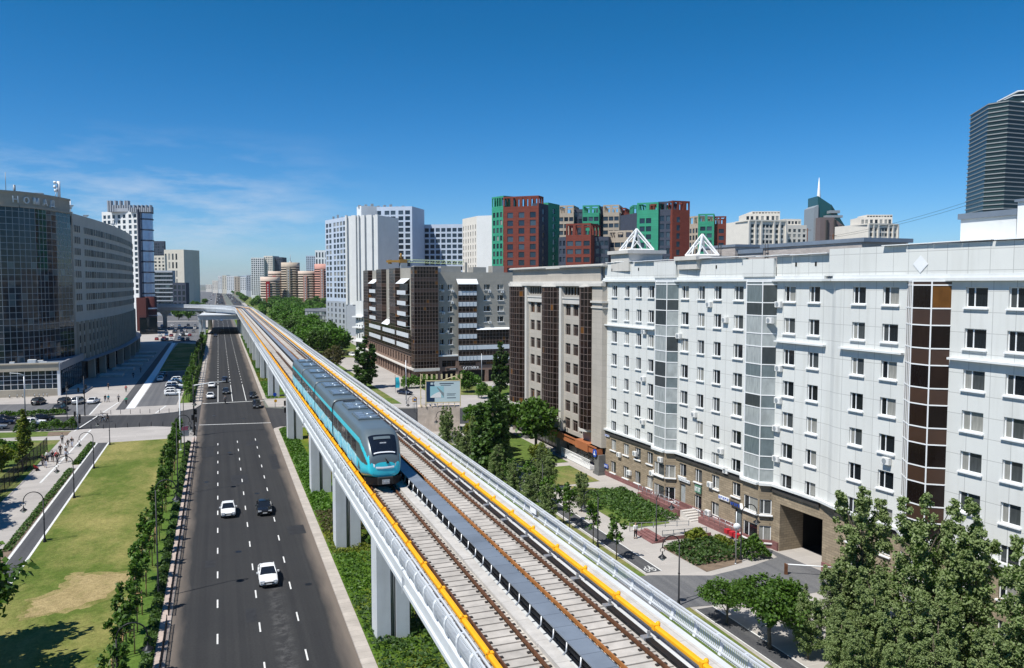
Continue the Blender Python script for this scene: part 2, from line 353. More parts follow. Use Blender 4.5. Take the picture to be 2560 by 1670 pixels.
# painted markings
def ragged(poly, j, st=.45):
    out = []
    for a, c in zip(poly, poly[1:]+poly[:1]):
        n = max(1, int(hypot(c[0]-a[0], c[1]-a[1])/st))
        for i in range(n): out.append((a[0]+(c[0]-a[0])*i/n+RN.uniform(-j,j), a[1]+(c[1]-a[1])*i/n+RN.uniform(-j,j)))
    return out
for po in ([(-16.4,75.6),(-12.6,76.4),(-9.8,77.8),(-9.2,80.9),(-8.42,82),(-8.42,85.4),(-10.0,85.7),(-14.2,86.6),(-14.6,82.4),(-15.3,81.6),(-16.8,80.3)],): sheet('worn_turf', ragged(po, .35), .143, M['wornturf'])
sheet('dry_patch', ragged([(-16.1,76.3),(-12.6,77.1),(-10.1,78.5),(-9.7,81),(-8.7,82.3),(-8.6,84.6),(-10.0,84.8),(-13.7,85.8),(-13.9,82),(-14.6,81.0),(-16.1,80.1)], .3), .147, M['drygrass'])
for x, y, w_0, l in ((1.1,118,2.4,6),(6.9,92,1.9,3.4),(-2.6,139,1.3,8),(4.0,146,2.2,4),(7.2,126,1.2,11),(-1.9,84,1.0,2.2),(1.6,69,.9,3),(-2.4,226,1.5,8),(3.9,262,2.2,12)):
    sheet('road_patch', ragged([(x,y),(x+w_0,y),(x+w_0,y+l),(x,y+l)], .03, .8), .003, M['roadpatch'])
for x, y in ((1.4,88),(4.3,112),(-2.2,121),(7.4,76),(1.2,141),(4.4,176),(-1.5,182)): sheet('manhole_cover', [(x+.34*cos(k*pi/8),y+.34*sin(k*pi/8)) for k in range(16)], .0045, M['black'])
b = MB(); z = .006
def rect(x0, x1, y0, y1, z=z): b.face([(x0,y0,z),(x1,y0,z),(x1,y1,z),(x0,y1,z)])
for x in (-.68, 2.62, 5.75):
    for k in range(-3, 13):
        y = 65.6+k*7.5+(x+.68)*.35; rect(x-.065, x+.065, y, y+1.95) if y < 153 else None
    rect(x-.08, x+.08, 202.6, 236)
    for k in range(60):
        y = 240+k*7.5; rect(x-.08, x+.08, y, y+2.4)
b.face([(-4.2,170.7,z),(9.5,168.5,z),(9.5,168.9,z),(-4.2,171.1,z)])
b.face([(-4.1,201,z),(9.8,201,z),(9.8,201.5,z),(-4.1,201.5,z)])
for i in range(4): rect(-17.8, -10.2, 286+i*10.5, 286.3+i*10.5, .152)
for (xa, ya, xb, yb) in ((-20.95,30,-20.85,157),(-19.15,30,-18.95,156.8)):
    b.face([(xa-.13,ya,.15),(xa+.13,ya,.15),(xb+.13,yb,.15),(xb-.13,yb,.15)])
for (xa, ya, xb, yb) in ((38.7,67.2,39.0,140),(40.5,67.2,40.9,140),(38.3,30,38.4,58),(40.2,30,40.2,58)):
    b.face([(xa-.06,ya,.15),(xa+.06,ya,.15),(xb+.06,yb,.15),(xb-.06,yb,.15)])
for (xa, ya, xb, yb) in ((-26.6,171,-22.9,210),(-24.4,128,-23.8,172),(-26.7,191.5,-26.9,210),(-13.5,189,-12,200)):
    b.face([(xa-.15,ya,.131),(xa+.15,ya,.131),(xb+.15,yb,.131),(xb-.15,yb,.131)])
struct(b.build('road_markings', M['mark']))
# bicycle symbol painted where the right bike path meets the drive
b = MB()
for cx in (39.25, 39.95):
    for k in range(12):
        a0, a1 = k*pi/6, (k+1)*pi/6
        b.face([(cx+.24*cos(a0),67.9+.5*sin(a0),.152),(cx+.24*cos(a1),67.9+.5*sin(a1),.152),(cx+.17*cos(a1),67.9+.36*sin(a1),.152),(cx+.17*cos(a0),67.9+.36*sin(a0),.152)])
for (xa,ya,xb,yb) in ((39.25,67.9,39.5,68.7),(39.5,68.7,39.9,68.7),(39.9,68.7,39.6,67.9),(39.6,67.9,39.25,67.9),(39.9,68.9,39.95,67.9)):
    b.face([(xa-.05,ya,.152),(xa+.05,ya,.152),(xb+.05,yb+.06,.152),(xb-.05,yb+.06,.152)])
struct(b.build('bike_symbol', M['mark']))
# ------------------------------------------------------------------ elevated railway
YC, RC, XC = 455.0, 115.0, 12.75
def path(t):               # centre point and right vector at chainage t (t = Y on the straight)
    if t <= YC: return (XC, t, 1.0, 0.0)
    a = (t-YC)/RC
    if a <= pi/2: return (XC-RC*(1-cos(a)), YC+RC*sin(a), cos(a), sin(a))
    return (XC-RC-(t-YC-RC*pi/2), YC+RC, 0.0, 1.0)
def at(t, o, z): c = path(t); return (c[0]+c[2]*o, c[1]+c[3]*o, z)
ARC = [YC+RC*pi/2*k/16 for k in range(17)]
def stations(t0, t1): return [t0]+[t for t in ARC if t0 < t < t1]+[t1]
def sweep(b, prof, t0, t1, m=0, close=True, step=None):
    st = stations(t0, t1)
    if step: st = sorted(set(st+[t0+step*k for k in range(int((t1-t0)/step))]))
    b.loft([[at(t,o,z) for o,z in prof] for t in st], m, close, close, False)
def rectp(o0, o1, z0, z1): return [(o0,z0),(o1,z0),(o1,z1),(o0,z1)]
TE = 760
M['rust'] = mat('rusty_rail', (.15,.068,.035), .6, .35, var=.3, vs=2)
M['railtop'] = mat('rail_orange', (.36,.15,.045), .6, .2, var=.25, vs=2)
M['yellow'] = mat('yellow_cover', (.80,.38,.012), .55, var=.12, vs=.9)
M['walk'] = mat('walkway_grating', (.24,.275,.315), .5, .4, var=.14, vs=.5, brick=(2.4,1.2,.02,.6,.08), plane='ground')
M['plinth'] = mat('pale_concrete', (.46,.44,.41), .9, var=.14, vs=1.5, brick=(2.0,2.0,.025,.8,.04), plane='ground')
M['clip'] = mat('rail_clip', (.035,.03,.028), .7)
V = thing('elevated_railway', 'white double-track railway viaduct on pale twin piers, curving left in the distance', 'viaduct', (XC,30,0), world=True)
b = MB()
sweep(b, [(-4.4,14.62),(-4.62,14.45),(-4.62,14.2),(-4.5,14.1),(-4.5,13.75),(-4.58,13.7),(-4.58,13.5),(-4.4,13.3),(-3.1,12.95),(-2.4,11.45),(2.3,11.45),(3.0,12.95),(4.3,13.3),(4.45,13.5),(4.45,14.6),(4.15,14.6),(4.15,14.3),(-4.15,14.3),(-4.15,14.62)], -4, TE)
for k, t in enumerate([36.5,61.3,84.7,108.7,147.7,206.2,245.9,276.3,305.3,334,362,390]):    # joints between girders
    b.box(XC-4.64, XC-4.3, t+1.1, t+1.16, 13.3, 14.55)
for t in range(8, 180, 3): b.box(XC-4.52, XC-4.36, t, t+.5, 14.6, 14.72)
b.build('deck', M['viaduct'], V)
pier = None
for k, t in enumerate([36.5,61.3,84.7,108.7,147.7,206.2,245.9,276.3,305.3,334,362,390,418,446]):
    b = MB()
    for x0 in (11.2, 12.72): b.box(x0, x0+1.1, 0, 2.3, 0, 11.47)
    b.box(11.3, 13.7, .25, 2.05, 10.2, 11.46)
    b.box(12.32, 12.7, .5, 1.8, 0, 10.2, 1)
    for x in (12.42, 12.58): b.tube([(x,.12,0),(x,.12,11.4)], .06, 6, 2)
    if pier is None: pier = b.mesh('pier', [M['viaduct'], M['dark'], M['steel']], (12.5, 0, 0))
    put('pier', pier, V, (12.5-XC, t-30, 0))
for t, s in ((520,9),(560,9),(598,9),(640,9),(672,9)):
    c = at(t,0,0); b = MB()
    b.loft([[(c[0]+q*cos(a)*1.25,c[1]+q*sin(a)*.9,zz) for a in [k*pi/8 for k in range(16)]] for q, zz in ((1,0),(1,7.4),(1.5,8.8),(2.7,10.6),(3.0,11.45))])
    b.build('pier', M['concrete'], V)
# tracks
for tr, nm in ((-2.5,'left'),(1.58,'right')):
    b = MB()
    sweep(b, rectp(tr-1.22, tr+1.22, 14.28, 14.36), -4, TE)
    t = 10.0
    while t < 190:
        c = at(t,0,0); L = .53 if RN.random() > .06 else .58
        b.box(XC+tr-1.12, XC+tr+1.12, t, t+L, 14.355, 14.43); t += .64
    b.build('track_bed', M['slab'], V)
    for sd in (-.72, .72):
        b = MB(); m2 = 1 if (tr > 0 and sd < 0) else 0
        sweep(b, rectp(tr+sd-.035, tr+sd+.035, 14.42, 14.58), -4, TE)
        sweep(b, rectp(tr+sd-.07, tr+sd+.07, 14.40, 14.43), -4, TE)
        b.build('rail', M['railtop'] if m2 else M['rust'], V)
    b = MB(); t = 10.1
    while t < 170:
        for sd in (-.72, .72):
            for e in (-.17, .17): b.box(XC+tr+sd+e-.06, XC+tr+sd+e+.06, t+.03, t+.17, 14.40, 14.48)
        t += .64
    tag(b.build('rail_clips', M['clip'], V), kind='stuff')
b = MB(); sweep(b, rectp(-1.45, -.95, 14.29, 14.60), -4, TE)
t = 8
while t < 120: b.box(XC-1.47, XC-.93, t, t+9.6, 14.28, 14.64 if int(t/9.9) % 2 else 14.58); t += 9.9
b.build('plinth', M['plinth'], V)
b = MB(); sweep(b, rectp(-.85, .02, 15.14, 15.2), -4, TE); b.build('walkway', M['walk'], V)
b = MB()
for i, (o, z) in enumerate(((-.62,14.5),(-.45,14.62),(-.3,14.5),(-.7,14.78),(-.4,14.9))): sweep(b, rectp(o-.035, o+.035, z, z+.07), -4, 460)
sweep(b, rectp(-.12, -.08, 14.3, 15.14), -4, TE)
b.build('cables', M['black'], V)
b = MB(); b.tube([(0,0,15.1),(-.02,0,14.75),(-.16,0,14.62),(-.22,0,14.36)], .045, 5); b.box(-.02,.7,-.03,.03,15.06,15.13); br = b.mesh('bracket', M['steel'])
for k in range(98): put('bracket', br, V, (-.8, 14+k*1.25-30, 0))
# third rail covers
def cover(o):
    b = MB(); sweep(b, [(o-.11,14.74),(o-.11,14.86),(o-.06,14.92),(o+.06,14.92),(o+.11,14.86),(o+.11,14.74)], -4, TE)
    c = b.build('power_rail_cover', M['yellow'], V)
    b = MB(); sg = 1 if o > 0 else -1
    b.box(-.14,.14,-.1,.1,14.72,14.95); b.lathe([(.1,14.94),(.09,15.0),(.05,15.04),(0,15.05)], (.1*sg,0,0), 8)
    kn = b.mesh('cover_clamp', M['yellow'])
    b = MB(); b.box(-.3,.12,-.16,.16,14.36,14.52); b.box(-.05,.05,-.05,.05,14.3,14.72); ins = b.mesh('insulator', M['steel'])
    for k in range(46):
        t = 17+k*3.35
        put('cover_clamp', kn, c, (o, t-30, 0)); put('insulator', ins, V, (o-.32, t-30, 0))
    return c
cover(-3.66); cover(3.32)
b = MB(); sweep(b, rectp(2.78, 3.06, 14.3, 14.5), -4, 460); sweep(b, rectp(-4.1, -3.9, 14.3, 14.42), -4, 460); b.build('cable_trough', M['black'], V)
b = MB(); sweep(b, rectp(3.55, 4.14, 14.3, 14.62), -4, TE); b.build('side_walkway', M['plinth'], V)
# railings
CURVE = [(0,14.62),(.08,14.85),(.1,15.1),(.06,15.3),(-.04,15.42)]
def railing(side):
    o0 = side*4.56
    b = MB()
    for e in (-.02, -.2): sweep(b, rectp(o0+side*e-.035, o0+side*e+.035, 15.40, 15.46), -4, TE)
    sweep(b, rectp(o0-.03, o0+.03, 14.72, 14.78), -4, TE)
    r = b.build('railing', M['viaduct'], V); r['_b'] = V['_b']
    b = MB(); b.loft([[(side*q-.05,-.09,z),(side*q+.05,-.09,z),(side*q+.05,.09,z),(side*q-.05,.09,z)] for q, z in CURVE], 0, True, True, False)
    b.box(min(side*-.24,side*.02), max(side*-.24,side*.02), -.05, .05, 15.38, 15.45); po = b.mesh('post', M['viaduct'])
    for k in range(98): put('post', po, r, (o0, 16+k*1.7-30, 0))
    b = MB()
    for k in range(98, 230): c = path(16+k*1.7); b.box(c[0]+c[2]*o0-.1, c[0]+c[2]*o0+.1, c[1]-.09, c[1]+.09, 14.6, 15.8)
    tag(b.build('post', M['viaduct'], r), kind='stuff')
    b = MB(); t = 14.0
    while t < 118:
        for (q0,z0),(q1,z1) in zip(CURVE[:-1], CURVE[1:]):
            b.face([(XC+o0+side*q0,t,z0),(XC+o0+side*q0,t+.085,z0),(XC+o0+side*q1,t+.085,z1),(XC+o0+side*q1,t,z1)])
        t += .115 if t < 60 else .092
    for (q0,z0),(q1,z1) in zip(CURVE[:-1], CURVE[1:]):
        st = stations(118, TE); b.loft([[at(t,o0+side*q0,z0), at(t,o0+side*q1,z1)] for t in st], 0, False, False)
    tag(b.build('bars', M['railbar'], r), kind='stuff')
railing(-1); railing(1)
b = MB(); b.box(17.16,17.2,42.6,43.5,14.95,15.4); pl = b.build('number_plate', M['white'], V)
b = MB()
for k in range(4): b.box(17.145,17.16,42.72+k*.18,42.8+k*.18,15.05,15.3)
b.build('plate_figures', M['black'], pl)
# slab carrying another deck over the road under the curve
O = thing('road_overpass', 'wide pale slab on side walls spanning the road beneath the curving viaduct', 'overpass', (1,500,0), world=True)
b = MB(); b.prism([(-11,470),(11.6,469),(12.6,546),(-8,548)], 8.3, 10.7, 0, bottom=True); b.prism([(-11.3,469.4),(11.8,468.5),(11.8,470),(-11.3,471)], 10.7, 11.1); b.build('deck', M['viaduct'], O)
for x0 in (-10.6, -8.6):
    b = MB(); b.box(x0,x0+1.5,471,486,0,8.3); b.build('pier', M['viaduct'], O)
b = MB(); b.box(10.9,12.3,472,545,0,8.3); b.build('side_wall', M['viaduct'], O)

# ------------------------------------------------------------------ train
M['teal'] = mat('train_teal', (.025,.54,.66), .28, var=.03, spec=.6)
M['tgrey'] = mat('train_grey', (.105,.135,.15), .35, .1, var=.05, spec=.5)
M['tdark'] = mat('train_dark_band', (.05,.058,.065), .3, var=.05, spec=.6)
m, nt, bb = nodes('train_pattern'); bb.inputs['Roughness'].default_value = .35
v = coords(nt, 'wall', (1,1,1)); vo = nt.nodes.new('ShaderNodeTexVoronoi'); nt.links.new(v, vo.inputs['Vector']); vo.inputs['Scale'].default_value = 2.6
c = ramp(nt, vo.outputs['Distance'], .15, .55, (.56,.78,.82), (.20,.58,.70)); c = mixc(nt, ramp(nt, noise(nt, v, 1.3, 3), .62, .66), c, (.55,.56,.42)); nt.links.new(c, bb.inputs['Base Color']); M['tpat'] = m
M['twin'] = glass('train_glass', (.012,.014,.016), (.05,.055,.06), .3, .05, .8)
M['lens'] = mat('lamp_lens', (.8,.82,.84), .12, spec=.8, var=.02)
M['panelblue'] = mat('roof_panel', (.20,.25,.30), .25, .4, var=.2, vs=1.5)
TX, ZB, ZT, HW = 10.25, 14.98, 18.45, 1.32
NP_ = 150
def ring(y, w, zb, zt, e):
    zc, h = (zb+zt)/2, (zt-zb)/2; r = []
    a = np.linspace(0, 2*pi, 1201); ca, sa = np.cos(a), np.sin(a)
    X = w*np.sign(ca)*np.abs(ca)**(2/e); Z = h*np.sign(sa)*np.abs(sa)**(2/e)
    s = np.concatenate([[0], np.cumsum(np.hypot(np.diff(X), np.diff(Z)))]); q = (np.arange(NP_)+.5)/NP_*s[-1]
    return [(TX+float(x), y, zc+float(z)) for x, z in zip(np.interp(q, s, X), np.interp(q, s, Z))]
T = thing('light_rail_train', 'teal and grey four-car driverless train running on the left track', 'train', (TX,83,14.58), world=True)
def zt_(d): return 16.72+1.73*sin(min(1,d/2.3)*pi/2)**.62
def w_(d): return HW*(.76+.24*min(1,d/1.5)**.55)
Y0 = 52.6
def colour(x, y, z, nose):
    ax = abs(x-TX)
    if nose:
        d = y-Y0
        if d < .25:
            if z > 16.44 and ax < 1.02: return 2
            return 0
        zs = 17.6-1.2*(1-min(1,d/2.6))**2
        if z > zs+.2: return 2
        if z > zs-.2 or (z < 16.3 and d < 3.4): return 0
        return 1 if z > 16.42 or d < 3.4 else 3
    if z > 17.72 or ax < 1.0 and z > 17: return 2
    if z > 17.42: return 0
    if z > 16.5: return 1
    return 3
TM = [M['teal'], M['tdark'], M['tgrey'], M['tpat']]
cars = [(52.6,68.9),(69.3,82.3),(82.7,95.3),(95.7,108)]
carg = []
for ci, (ya, yb) in enumerate(cars):
    rings = []
    if ci == 0:
        for s in (.02,.35,.7): rings.append([(TX+(p[0]-TX)*s, Y0-.05*(1-s*s), 16.0+(p[2]-16.0)*s) for p in ring(Y0, w_(0), ZB+.5, zt_(0), 3.2)])
        ds = [0,.03,.07,.12,.18,.25,.33,.42,.52,.63,.75,.88,1.02,1.17,1.33,1.5,1.7,1.95,2.25,2.6,3,3.6,5]+[5+k for k in range(1,12)]
        for d in ds: rings.append(ring(Y0+d, w_(d), ZB+.5*max(0,1-d/2.6), zt_(d), 3.2+1.8*min(1,d/2.5)))
    else:
        for y in np.linspace(ya, yb, 12): rings.append(ring(y, HW, ZB, ZT, 5))
    zs = [ring(60, HW, ZB, ZT, 5)]
    if ci:
        rings = [ring(ya-.0, HW*.985, ZB+.03, ZT-.03, 5)]+rings
    def mm(a, bq, rings=rings, ci=ci):
        r0, r1 = rings[a], rings[min(a+1,len(rings)-1)]; c = [(r0[bq][k]+r0[(bq+1)%NP_][k]+r1[bq][k]+r1[(bq+1)%NP_][k])/4 for k in range(3)]
        return colour(c[0], c[1], c[2], ci == 0)
    b = MB(); b.loft(rings, mm, True, True, True)
    cg = b.build('carriage', TM, T); carg.append(cg); cg['_b'] = T['_b']; base = tuple(T['_b'])
    # windows and doors of each side
    n = 5 if ci else 5; y_a = ya+(3.6 if ci == 0 else .9); pit = (yb-.7-y_a)/n
    for sd in (-1, 1):
        for k in range(n):
            y0 = y_a+k*pit; x = TX+sd*(HW+.004); door = k in (1, 3)
            b = MB()
            if door:
                for q in (0, 1): b.box(x-.012, x+.012, y0+.28+q*.78, y0+.98+q*.78, 15.4, 16.52)
                dd = b.build('door', M['tpat'], cg, base)
                b = MB()
                for q in (0, 1): b.box(x-.018, x+.018, y0+.3+q*.78, y0+.96+q*.78, 16.54, 17.36)
                b.build('door_glass', M['twin'], cg, base)
            else:
                b.box(x-.012, x+.012, y0+.2, y0+pit-.3, 16.58, 17.34); b.build('window', M['twin'], cg, base)
    # roof equipment and seams
    for f in ((.35,) if ci == 0 else (.22,)) + (.66,):
        y0 = ya+(yb-ya)*f; b = MB(); b.prism([(TX-.8,y0),(TX+.8,y0),(TX+.8,y0+3.2),(TX-.8,y0+3.2)], ZT-.1, ZT+.1, 0)
        u = b.build('roof_unit', M['tgrey'], cg, base)
        b = MB()
        for q in range(3): b.box(TX-.65,TX-.05,y0+.25+q*.95,y0+1.1+q*.95,ZT+.1,ZT+.13)
        for q in range(2): b.lathe([(.42,0),(.42,.05),(.3,.05),(0,.03)], (TX+.38,y0+.8+q*1.5,ZT+.1), 14)
        b.build('fan_panel', M['panelblue'], cg, base)
    b = MB(); b.box(TX-.5,TX+.5,yb-1.0,yb-.75,ZT-.03,ZT+.05); b.build('vent', M['black'], cg, base)
    b = MB()
    for yy in (ya+2.6+(1.2 if ci == 0 else 0), yb-2.4):
        b.box(TX-1.0,TX+1.0,yy-1.3,yy+1.3,14.72,15.1)
        for q in (-.8,.8):
            for xx in (TX-.74, TX+.74): b.lathe([(0,-.06),(.34,-.06),(.34,.06),(0,.06)], (0,0,0), 12) if False else b.tube([(xx-.06,yy+q,14.92),(xx+.06,yy+q,14.92)], .34, 12)
    b.box(TX-1.0,TX+1.0,ya+1.2,yb-.3,14.8,15.05)
    b.build('bogie', M['black'], cg, base)
for (ya, yb), (yc, yd) in zip(cars[:-1], cars[1:]):
    b = MB(); b.loft([ring(yb-.05,HW*.93,ZB+.1,ZT-.06,5), ring(yc+.05,HW*.93,ZB+.1,ZT-.06,5)]); b.build('gangway', M['rubber'], T)
# front: windscreen, display, lights, wiper, coupler
def surf(x, d):
    e = 3.2+1.8*min(1,d/2.5); w = w_(d); zb, zt = ZB+.5*max(0,1-d/2.6), zt_(d); zc, h = (zb+zt)/2, (zt-zb)/2
    return zc+h*max(0,1-abs(x/w)**e)**(1/e)
def patch(name, xa, xb, d0, d1, m, off=.012, nx=14, nd=10, par=T, taper=0):
    b = MB()
    g = [[None]*(nx+1) for _ in range(nd+1)]
    for i in range(nd+1):
        d = d0*(d1/d0)**(i/nd); k = 1-taper*(1-i/nd)
        for j in range(nx+1):
            x = (xa+(xb-xa)*j/nx)*k; g[i][j] = (TX+x, Y0+d-off*1.2, surf(x, d)+off)
    for i in range(nd):
        for j in range(nx): b.face([g[i][j], g[i][j+1], g[i+1][j+1], g[i+1][j]], 0, True)
    return b.build(name, m, par)
M['screen'] = mat('windscreen', (.008,.01,.014), .05, spec=.8, var=.02)
cg = carg[0]
ws = patch('windscreen', -.93, .93, .085, 1.2, M['screen'], .02, par=cg, taper=.14)
patch('dashboard', -.72, .72, .12, .16, M['lens'], .045, 10, 2, cg)
patch('display', -.6, .55, .82, 1.02, M['tgrey'], .045, 10, 2, cg)
b = MB()
for k in range(5): x0 = -.22+k*.09; z0 = surf(0,.58); b.box(TX+x0, TX+x0+.065, Y0+.53, Y0+.57, z0-.03, z0+.06)
b.build('front_number', M['lens'], cg)
b = MB(); b.tube([(TX+.02,Y0-.03,16.78),(TX+.2,Y0-.1,16.5)], .035, 5); b.box(TX+.1,TX+.28,Y0-.1,Y0-.02,16.42,16.5); b.build('wiper', M['black'], cg)
b = MB(); pts = [(TX-.62+1.24*k/10, Y0-.06-.02*sin(pi*k/10), 16.15-.03*sin(pi*k/10)) for k in range(11)]; b.loft([[(p[0],p[1],p[2]-.07),(p[0],p[1]-.02,p[2]),(p[0],p[1],p[2]+.08)] for p in pts], 0, False, False); b.build('light_bar', M['lens'], cg)
for sd in (-1, 1):
    b = MB(); b.loft([[(TX+sd*(.7+.3*q), Y0-.03+.25*q*q, 16.27+.1*q+.11*cos(a)) if False else (TX+sd*(.68+.3*q), Y0-.04+.22*q*q, 16.29+.1*q+.1*a) for a in (-1,0,1)] for q in (0,.35,.7,1)], 0, False, False); b.build('headlight', M['lens'], cg)
    b = MB(); b.face([(TX+sd*1.33,Y0+2.2,15.6),(TX+sd*1.33,Y0+3.0,15.6),(TX+sd*1.33,Y0+2.6,16.2)]); b.build('skirt_mark', M['tdark'], cg)
b = MB(); b.box(TX-.5,TX+.5,Y0-.28,Y0+.3,15.02,15.5); b.build('coupler_housing', M['rubber'], cg)
b = MB(); b.box(TX-.25,TX+.25,Y0-.42,Y0-.28,15.1,15.38); b.tube([(TX-.05,Y0-.42,15.24),(TX-.05,Y0-.5,15.24)], .1, 10); b.tube([(TX+.14,Y0-.42,15.24),(TX+.14,Y0-.52,15.24)], .06, 8); b.build('coupler', M['steel'], cg)
b = MB(); b.loft([[(TX-1.2,Y0+.5,15.0),(TX-.8,Y0+.05,14.95),(TX+.8,Y0+.05,14.95),(TX+1.2,Y0+.5,15.0)],[(TX-1.22,Y0+.5,15.5),(TX-.85,Y0-.02,15.5),(TX+.85,Y0-.02,15.5),(TX+1.22,Y0+.5,15.5)]], 0, False, False); b.build('bumper_skirt', M['black'], cg)
# ------------------------------------------------------------------ building helpers
M['g_dark'] = glass('window_glass', (.010,.013,.016), (.26,.26,.24), .27, .08, .45, mid=(.055,.062,.064))
M['g_blue'] = glass('window_glass_blue', (.012,.022,.035), (.05,.075,.10), .3, .08, .5, mid=(.02,.035,.055))
M['g_brown'] = glass('brown_glass', (.011,.0075,.0065), (.13,.055,.013), .035, .1, .35, ior=1.4, mid=(.02,.0115,.009))
M['g_bay'] = glass('bay_glass', (.045,.055,.06), (.34,.37,.37), .5, .08, .6, mid=(.14,.175,.185))
M['g_tower'] = glass('tower_glass', (.010,.020,.028), (.075,.115,.13), .08, .04, .5, wob=.07, ior=1.5, mid=(.014,.03,.045))
M['g_wing'] = glass('wing_glass', (.008,.010,.012), (.10,.10,.095), .1, .45, .08, mid=(.02,.023,.026))
M['f_white'] = mat('white_frame', (.76,.77,.77), .45, var=.03)
M['f_brown'] = mat('brown_frame', (.17,.13,.115), .5, var=.06)
M['f_grey'] = mat('grey_frame', (.30,.33,.35), .5, .2, var=.06)
M['spandrel'] = mat('brown_spandrel', (.05,.025,.015), .3, spec=.6, var=.2, vs=.4)
M['acwhite'] = mat('ac_white', (.68,.68,.66), .6, var=.06)

def wall_face(b, a, c, z0, z1, holes=(), rev=.22, m=0, mr=0):
    dx, dy = c[0]-a[0], c[1]-a[1]; L = hypot(dx, dy); ux, uy = dx/L, dy/L; nx, ny = uy, -ux
    P = lambda s, z, d=0: (a[0]+ux*s-nx*d, a[1]+uy*s-ny*d, z)
    S = sorted(set([0, L]+[min(max(h[k],0),L) for h in holes for k in (0,1)])); Z = sorted(set([z0, z1]+[min(max(h[k],z0),z1) for h in holes for k in (2,3)]))
    for zi in range(len(Z)-1):
        run = None; zc = (Z[zi]+Z[zi+1])/2
        for si in range(len(S)):
            inside = si == len(S)-1 or any(h[0] < (S[si]+S[si+1])/2 < h[1] and h[2] < zc < h[3] for h in holes)
            if not inside and run is None: run = S[si]
            if inside and run is not None:
                b.face([P(run,Z[zi]),P(S[si],Z[zi]),P(S[si],Z[zi+1]),P(run,Z[zi+1])], m); run = None
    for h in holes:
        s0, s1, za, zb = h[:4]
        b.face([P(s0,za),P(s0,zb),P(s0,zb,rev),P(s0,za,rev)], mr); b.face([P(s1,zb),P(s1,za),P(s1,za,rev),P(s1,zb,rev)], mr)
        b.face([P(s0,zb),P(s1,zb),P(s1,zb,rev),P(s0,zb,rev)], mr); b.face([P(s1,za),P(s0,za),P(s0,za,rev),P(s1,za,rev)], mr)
    return P, atan2(uy, ux)
WP = {}
def wproto(w, h, kind):
    k = (round(w,2), round(h,2), kind)
    if k in WP: return WP[k]
    gm = {'w':'g_dark','b':'g_brown','p':'g_dark','q':'g_blue','t':'g_tower','n':'g_brown','y':'g_bay','d':'g_wing'}[kind]
    b = MB(); sp = [(-w/2, w/2)]
    if kind in 'wb' and w > .9: sp = [(-w/2, -w/2+w*.36), (-w/2+w*.36, w/2)]
    for x0, x1 in sp: b.face([(x0,0,-h/2),(x1,0,-h/2),(x1,0,h/2),(x0,0,h/2)])
    pm = b.mesh('window', M[gm]); fm = None
    if kind in 'wb':
        b = MB(); t = .075
        b.box(-w/2,-w/2+t,-.05,.02,-h/2,h/2); b.box(w/2-t,w/2,-.05,.02,-h/2,h/2); b.box(-w/2+t,w/2-t,-.05,.02,-h/2,-h/2+t); b.box(-w/2+t,w/2-t,-.05,.02,h/2-t,h/2)
        if w > .9: x = -w/2+w*.36; b.box(x-t*.6,x+t*.6,-.05,.02,-h/2+t,h/2-t)
        if kind == 'b': b.box(-w/2+t,w/2-t,-.04,.02,h*.2,h*.2+.06); b.box(w*.2,w*.2+.07,-.045,.02,-h/2+t,h/2-t)
        else: b.box(-w/2-.12,w/2+.12,-.42,.0,-h/2-.14,-h/2-.02)
        fm = b.mesh('frame', M['f_white' if kind == 'w' else 'f_brown'])
    WP[k] = (pm, fm); return WP[k]
def add_windows(B, wins, lim=98):
    """the nearest panes are parts of their own; anything past the limit becomes one part"""
    base = Vector(B['_b']); wins = sorted(wins, key=lambda q: -(q[4]*q[5])/((q[0])**2+(q[1])**2+(q[2]-CZ)**2))
    for x, y, z, rz, w, h, kind in wins[:lim]:
        pm, fm = wproto(w, h, kind)
        o = put('window', pm, B, Vector((x,y,z))-base, rz)
        if fm is not None: put('frame', fm, o)
    rest = wins[lim:]; fr = MB()
    if rest:
        b = MB(); mats = []; 
        for x, y, z, rz, w, h, kind in rest:
            pm = wproto(w, h, kind)[0]; mt = pm.materials[0]
            if mt not in mats: mats.append(mt)
            ux, uy = cos(rz)*w/2, sin(rz)*w/2
            b.face([(x-ux,y-uy,z-h/2),(x+ux,y+uy,z-h/2),(x+ux,y+uy,z+h/2),(x-ux,y-uy,z+h/2)], mats.index(mt))
            if kind in 'wb':
                cu, su = cos(rz), sin(rz); P = lambda s: (x+cu*s, y+su*s)
                for s0, s1, t0, t1, za, zb in ((-w/2,-w/2+.08,-.02,.05,-h/2,h/2),(w/2-.08,w/2,-.02,.05,-h/2,h/2),(-w*.18,-w*.18+.09,-.02,.05,-h/2,h/2),(-w/2,w/2,-.02,.048,h/2-.08,h/2),(-w/2-.12,w/2+.12,0,.42,-h/2-.14,-h/2-.02)):
                    fr.obox(P(s0), P(s1), t0, t1, z+za, z+zb, 0 if kind == 'w' else 1)
        q = tag(b.build('windows', mats, B), kind='stuff')
        if fr.v: q['_b'] = B['_b']; fr.build('frames', [M['f_white'], M['f_brown']], q)
def facade(B, name, a, c, z0, z1, holes, mats, rev=.22, kind='w', wins=None, b=None):
    own = b is None; b = b or MB()
    P, rz = wall_face(b, a, c, z0, z1, holes, rev, 0, 0 if len(mats) < 2 else 1)
    if wins is not None:
        for h in holes:
            if len(h) > 4 and h[4] == 'x': continue
            p = P((h[0]+h[1])/2, (h[2]+h[3])/2, rev-.02); wins.append((p[0],p[1],p[2],rz,h[1]-h[0],h[3]-h[2],h[4] if len(h) > 4 else kind))
    if own: return b.build(name, mats, B)
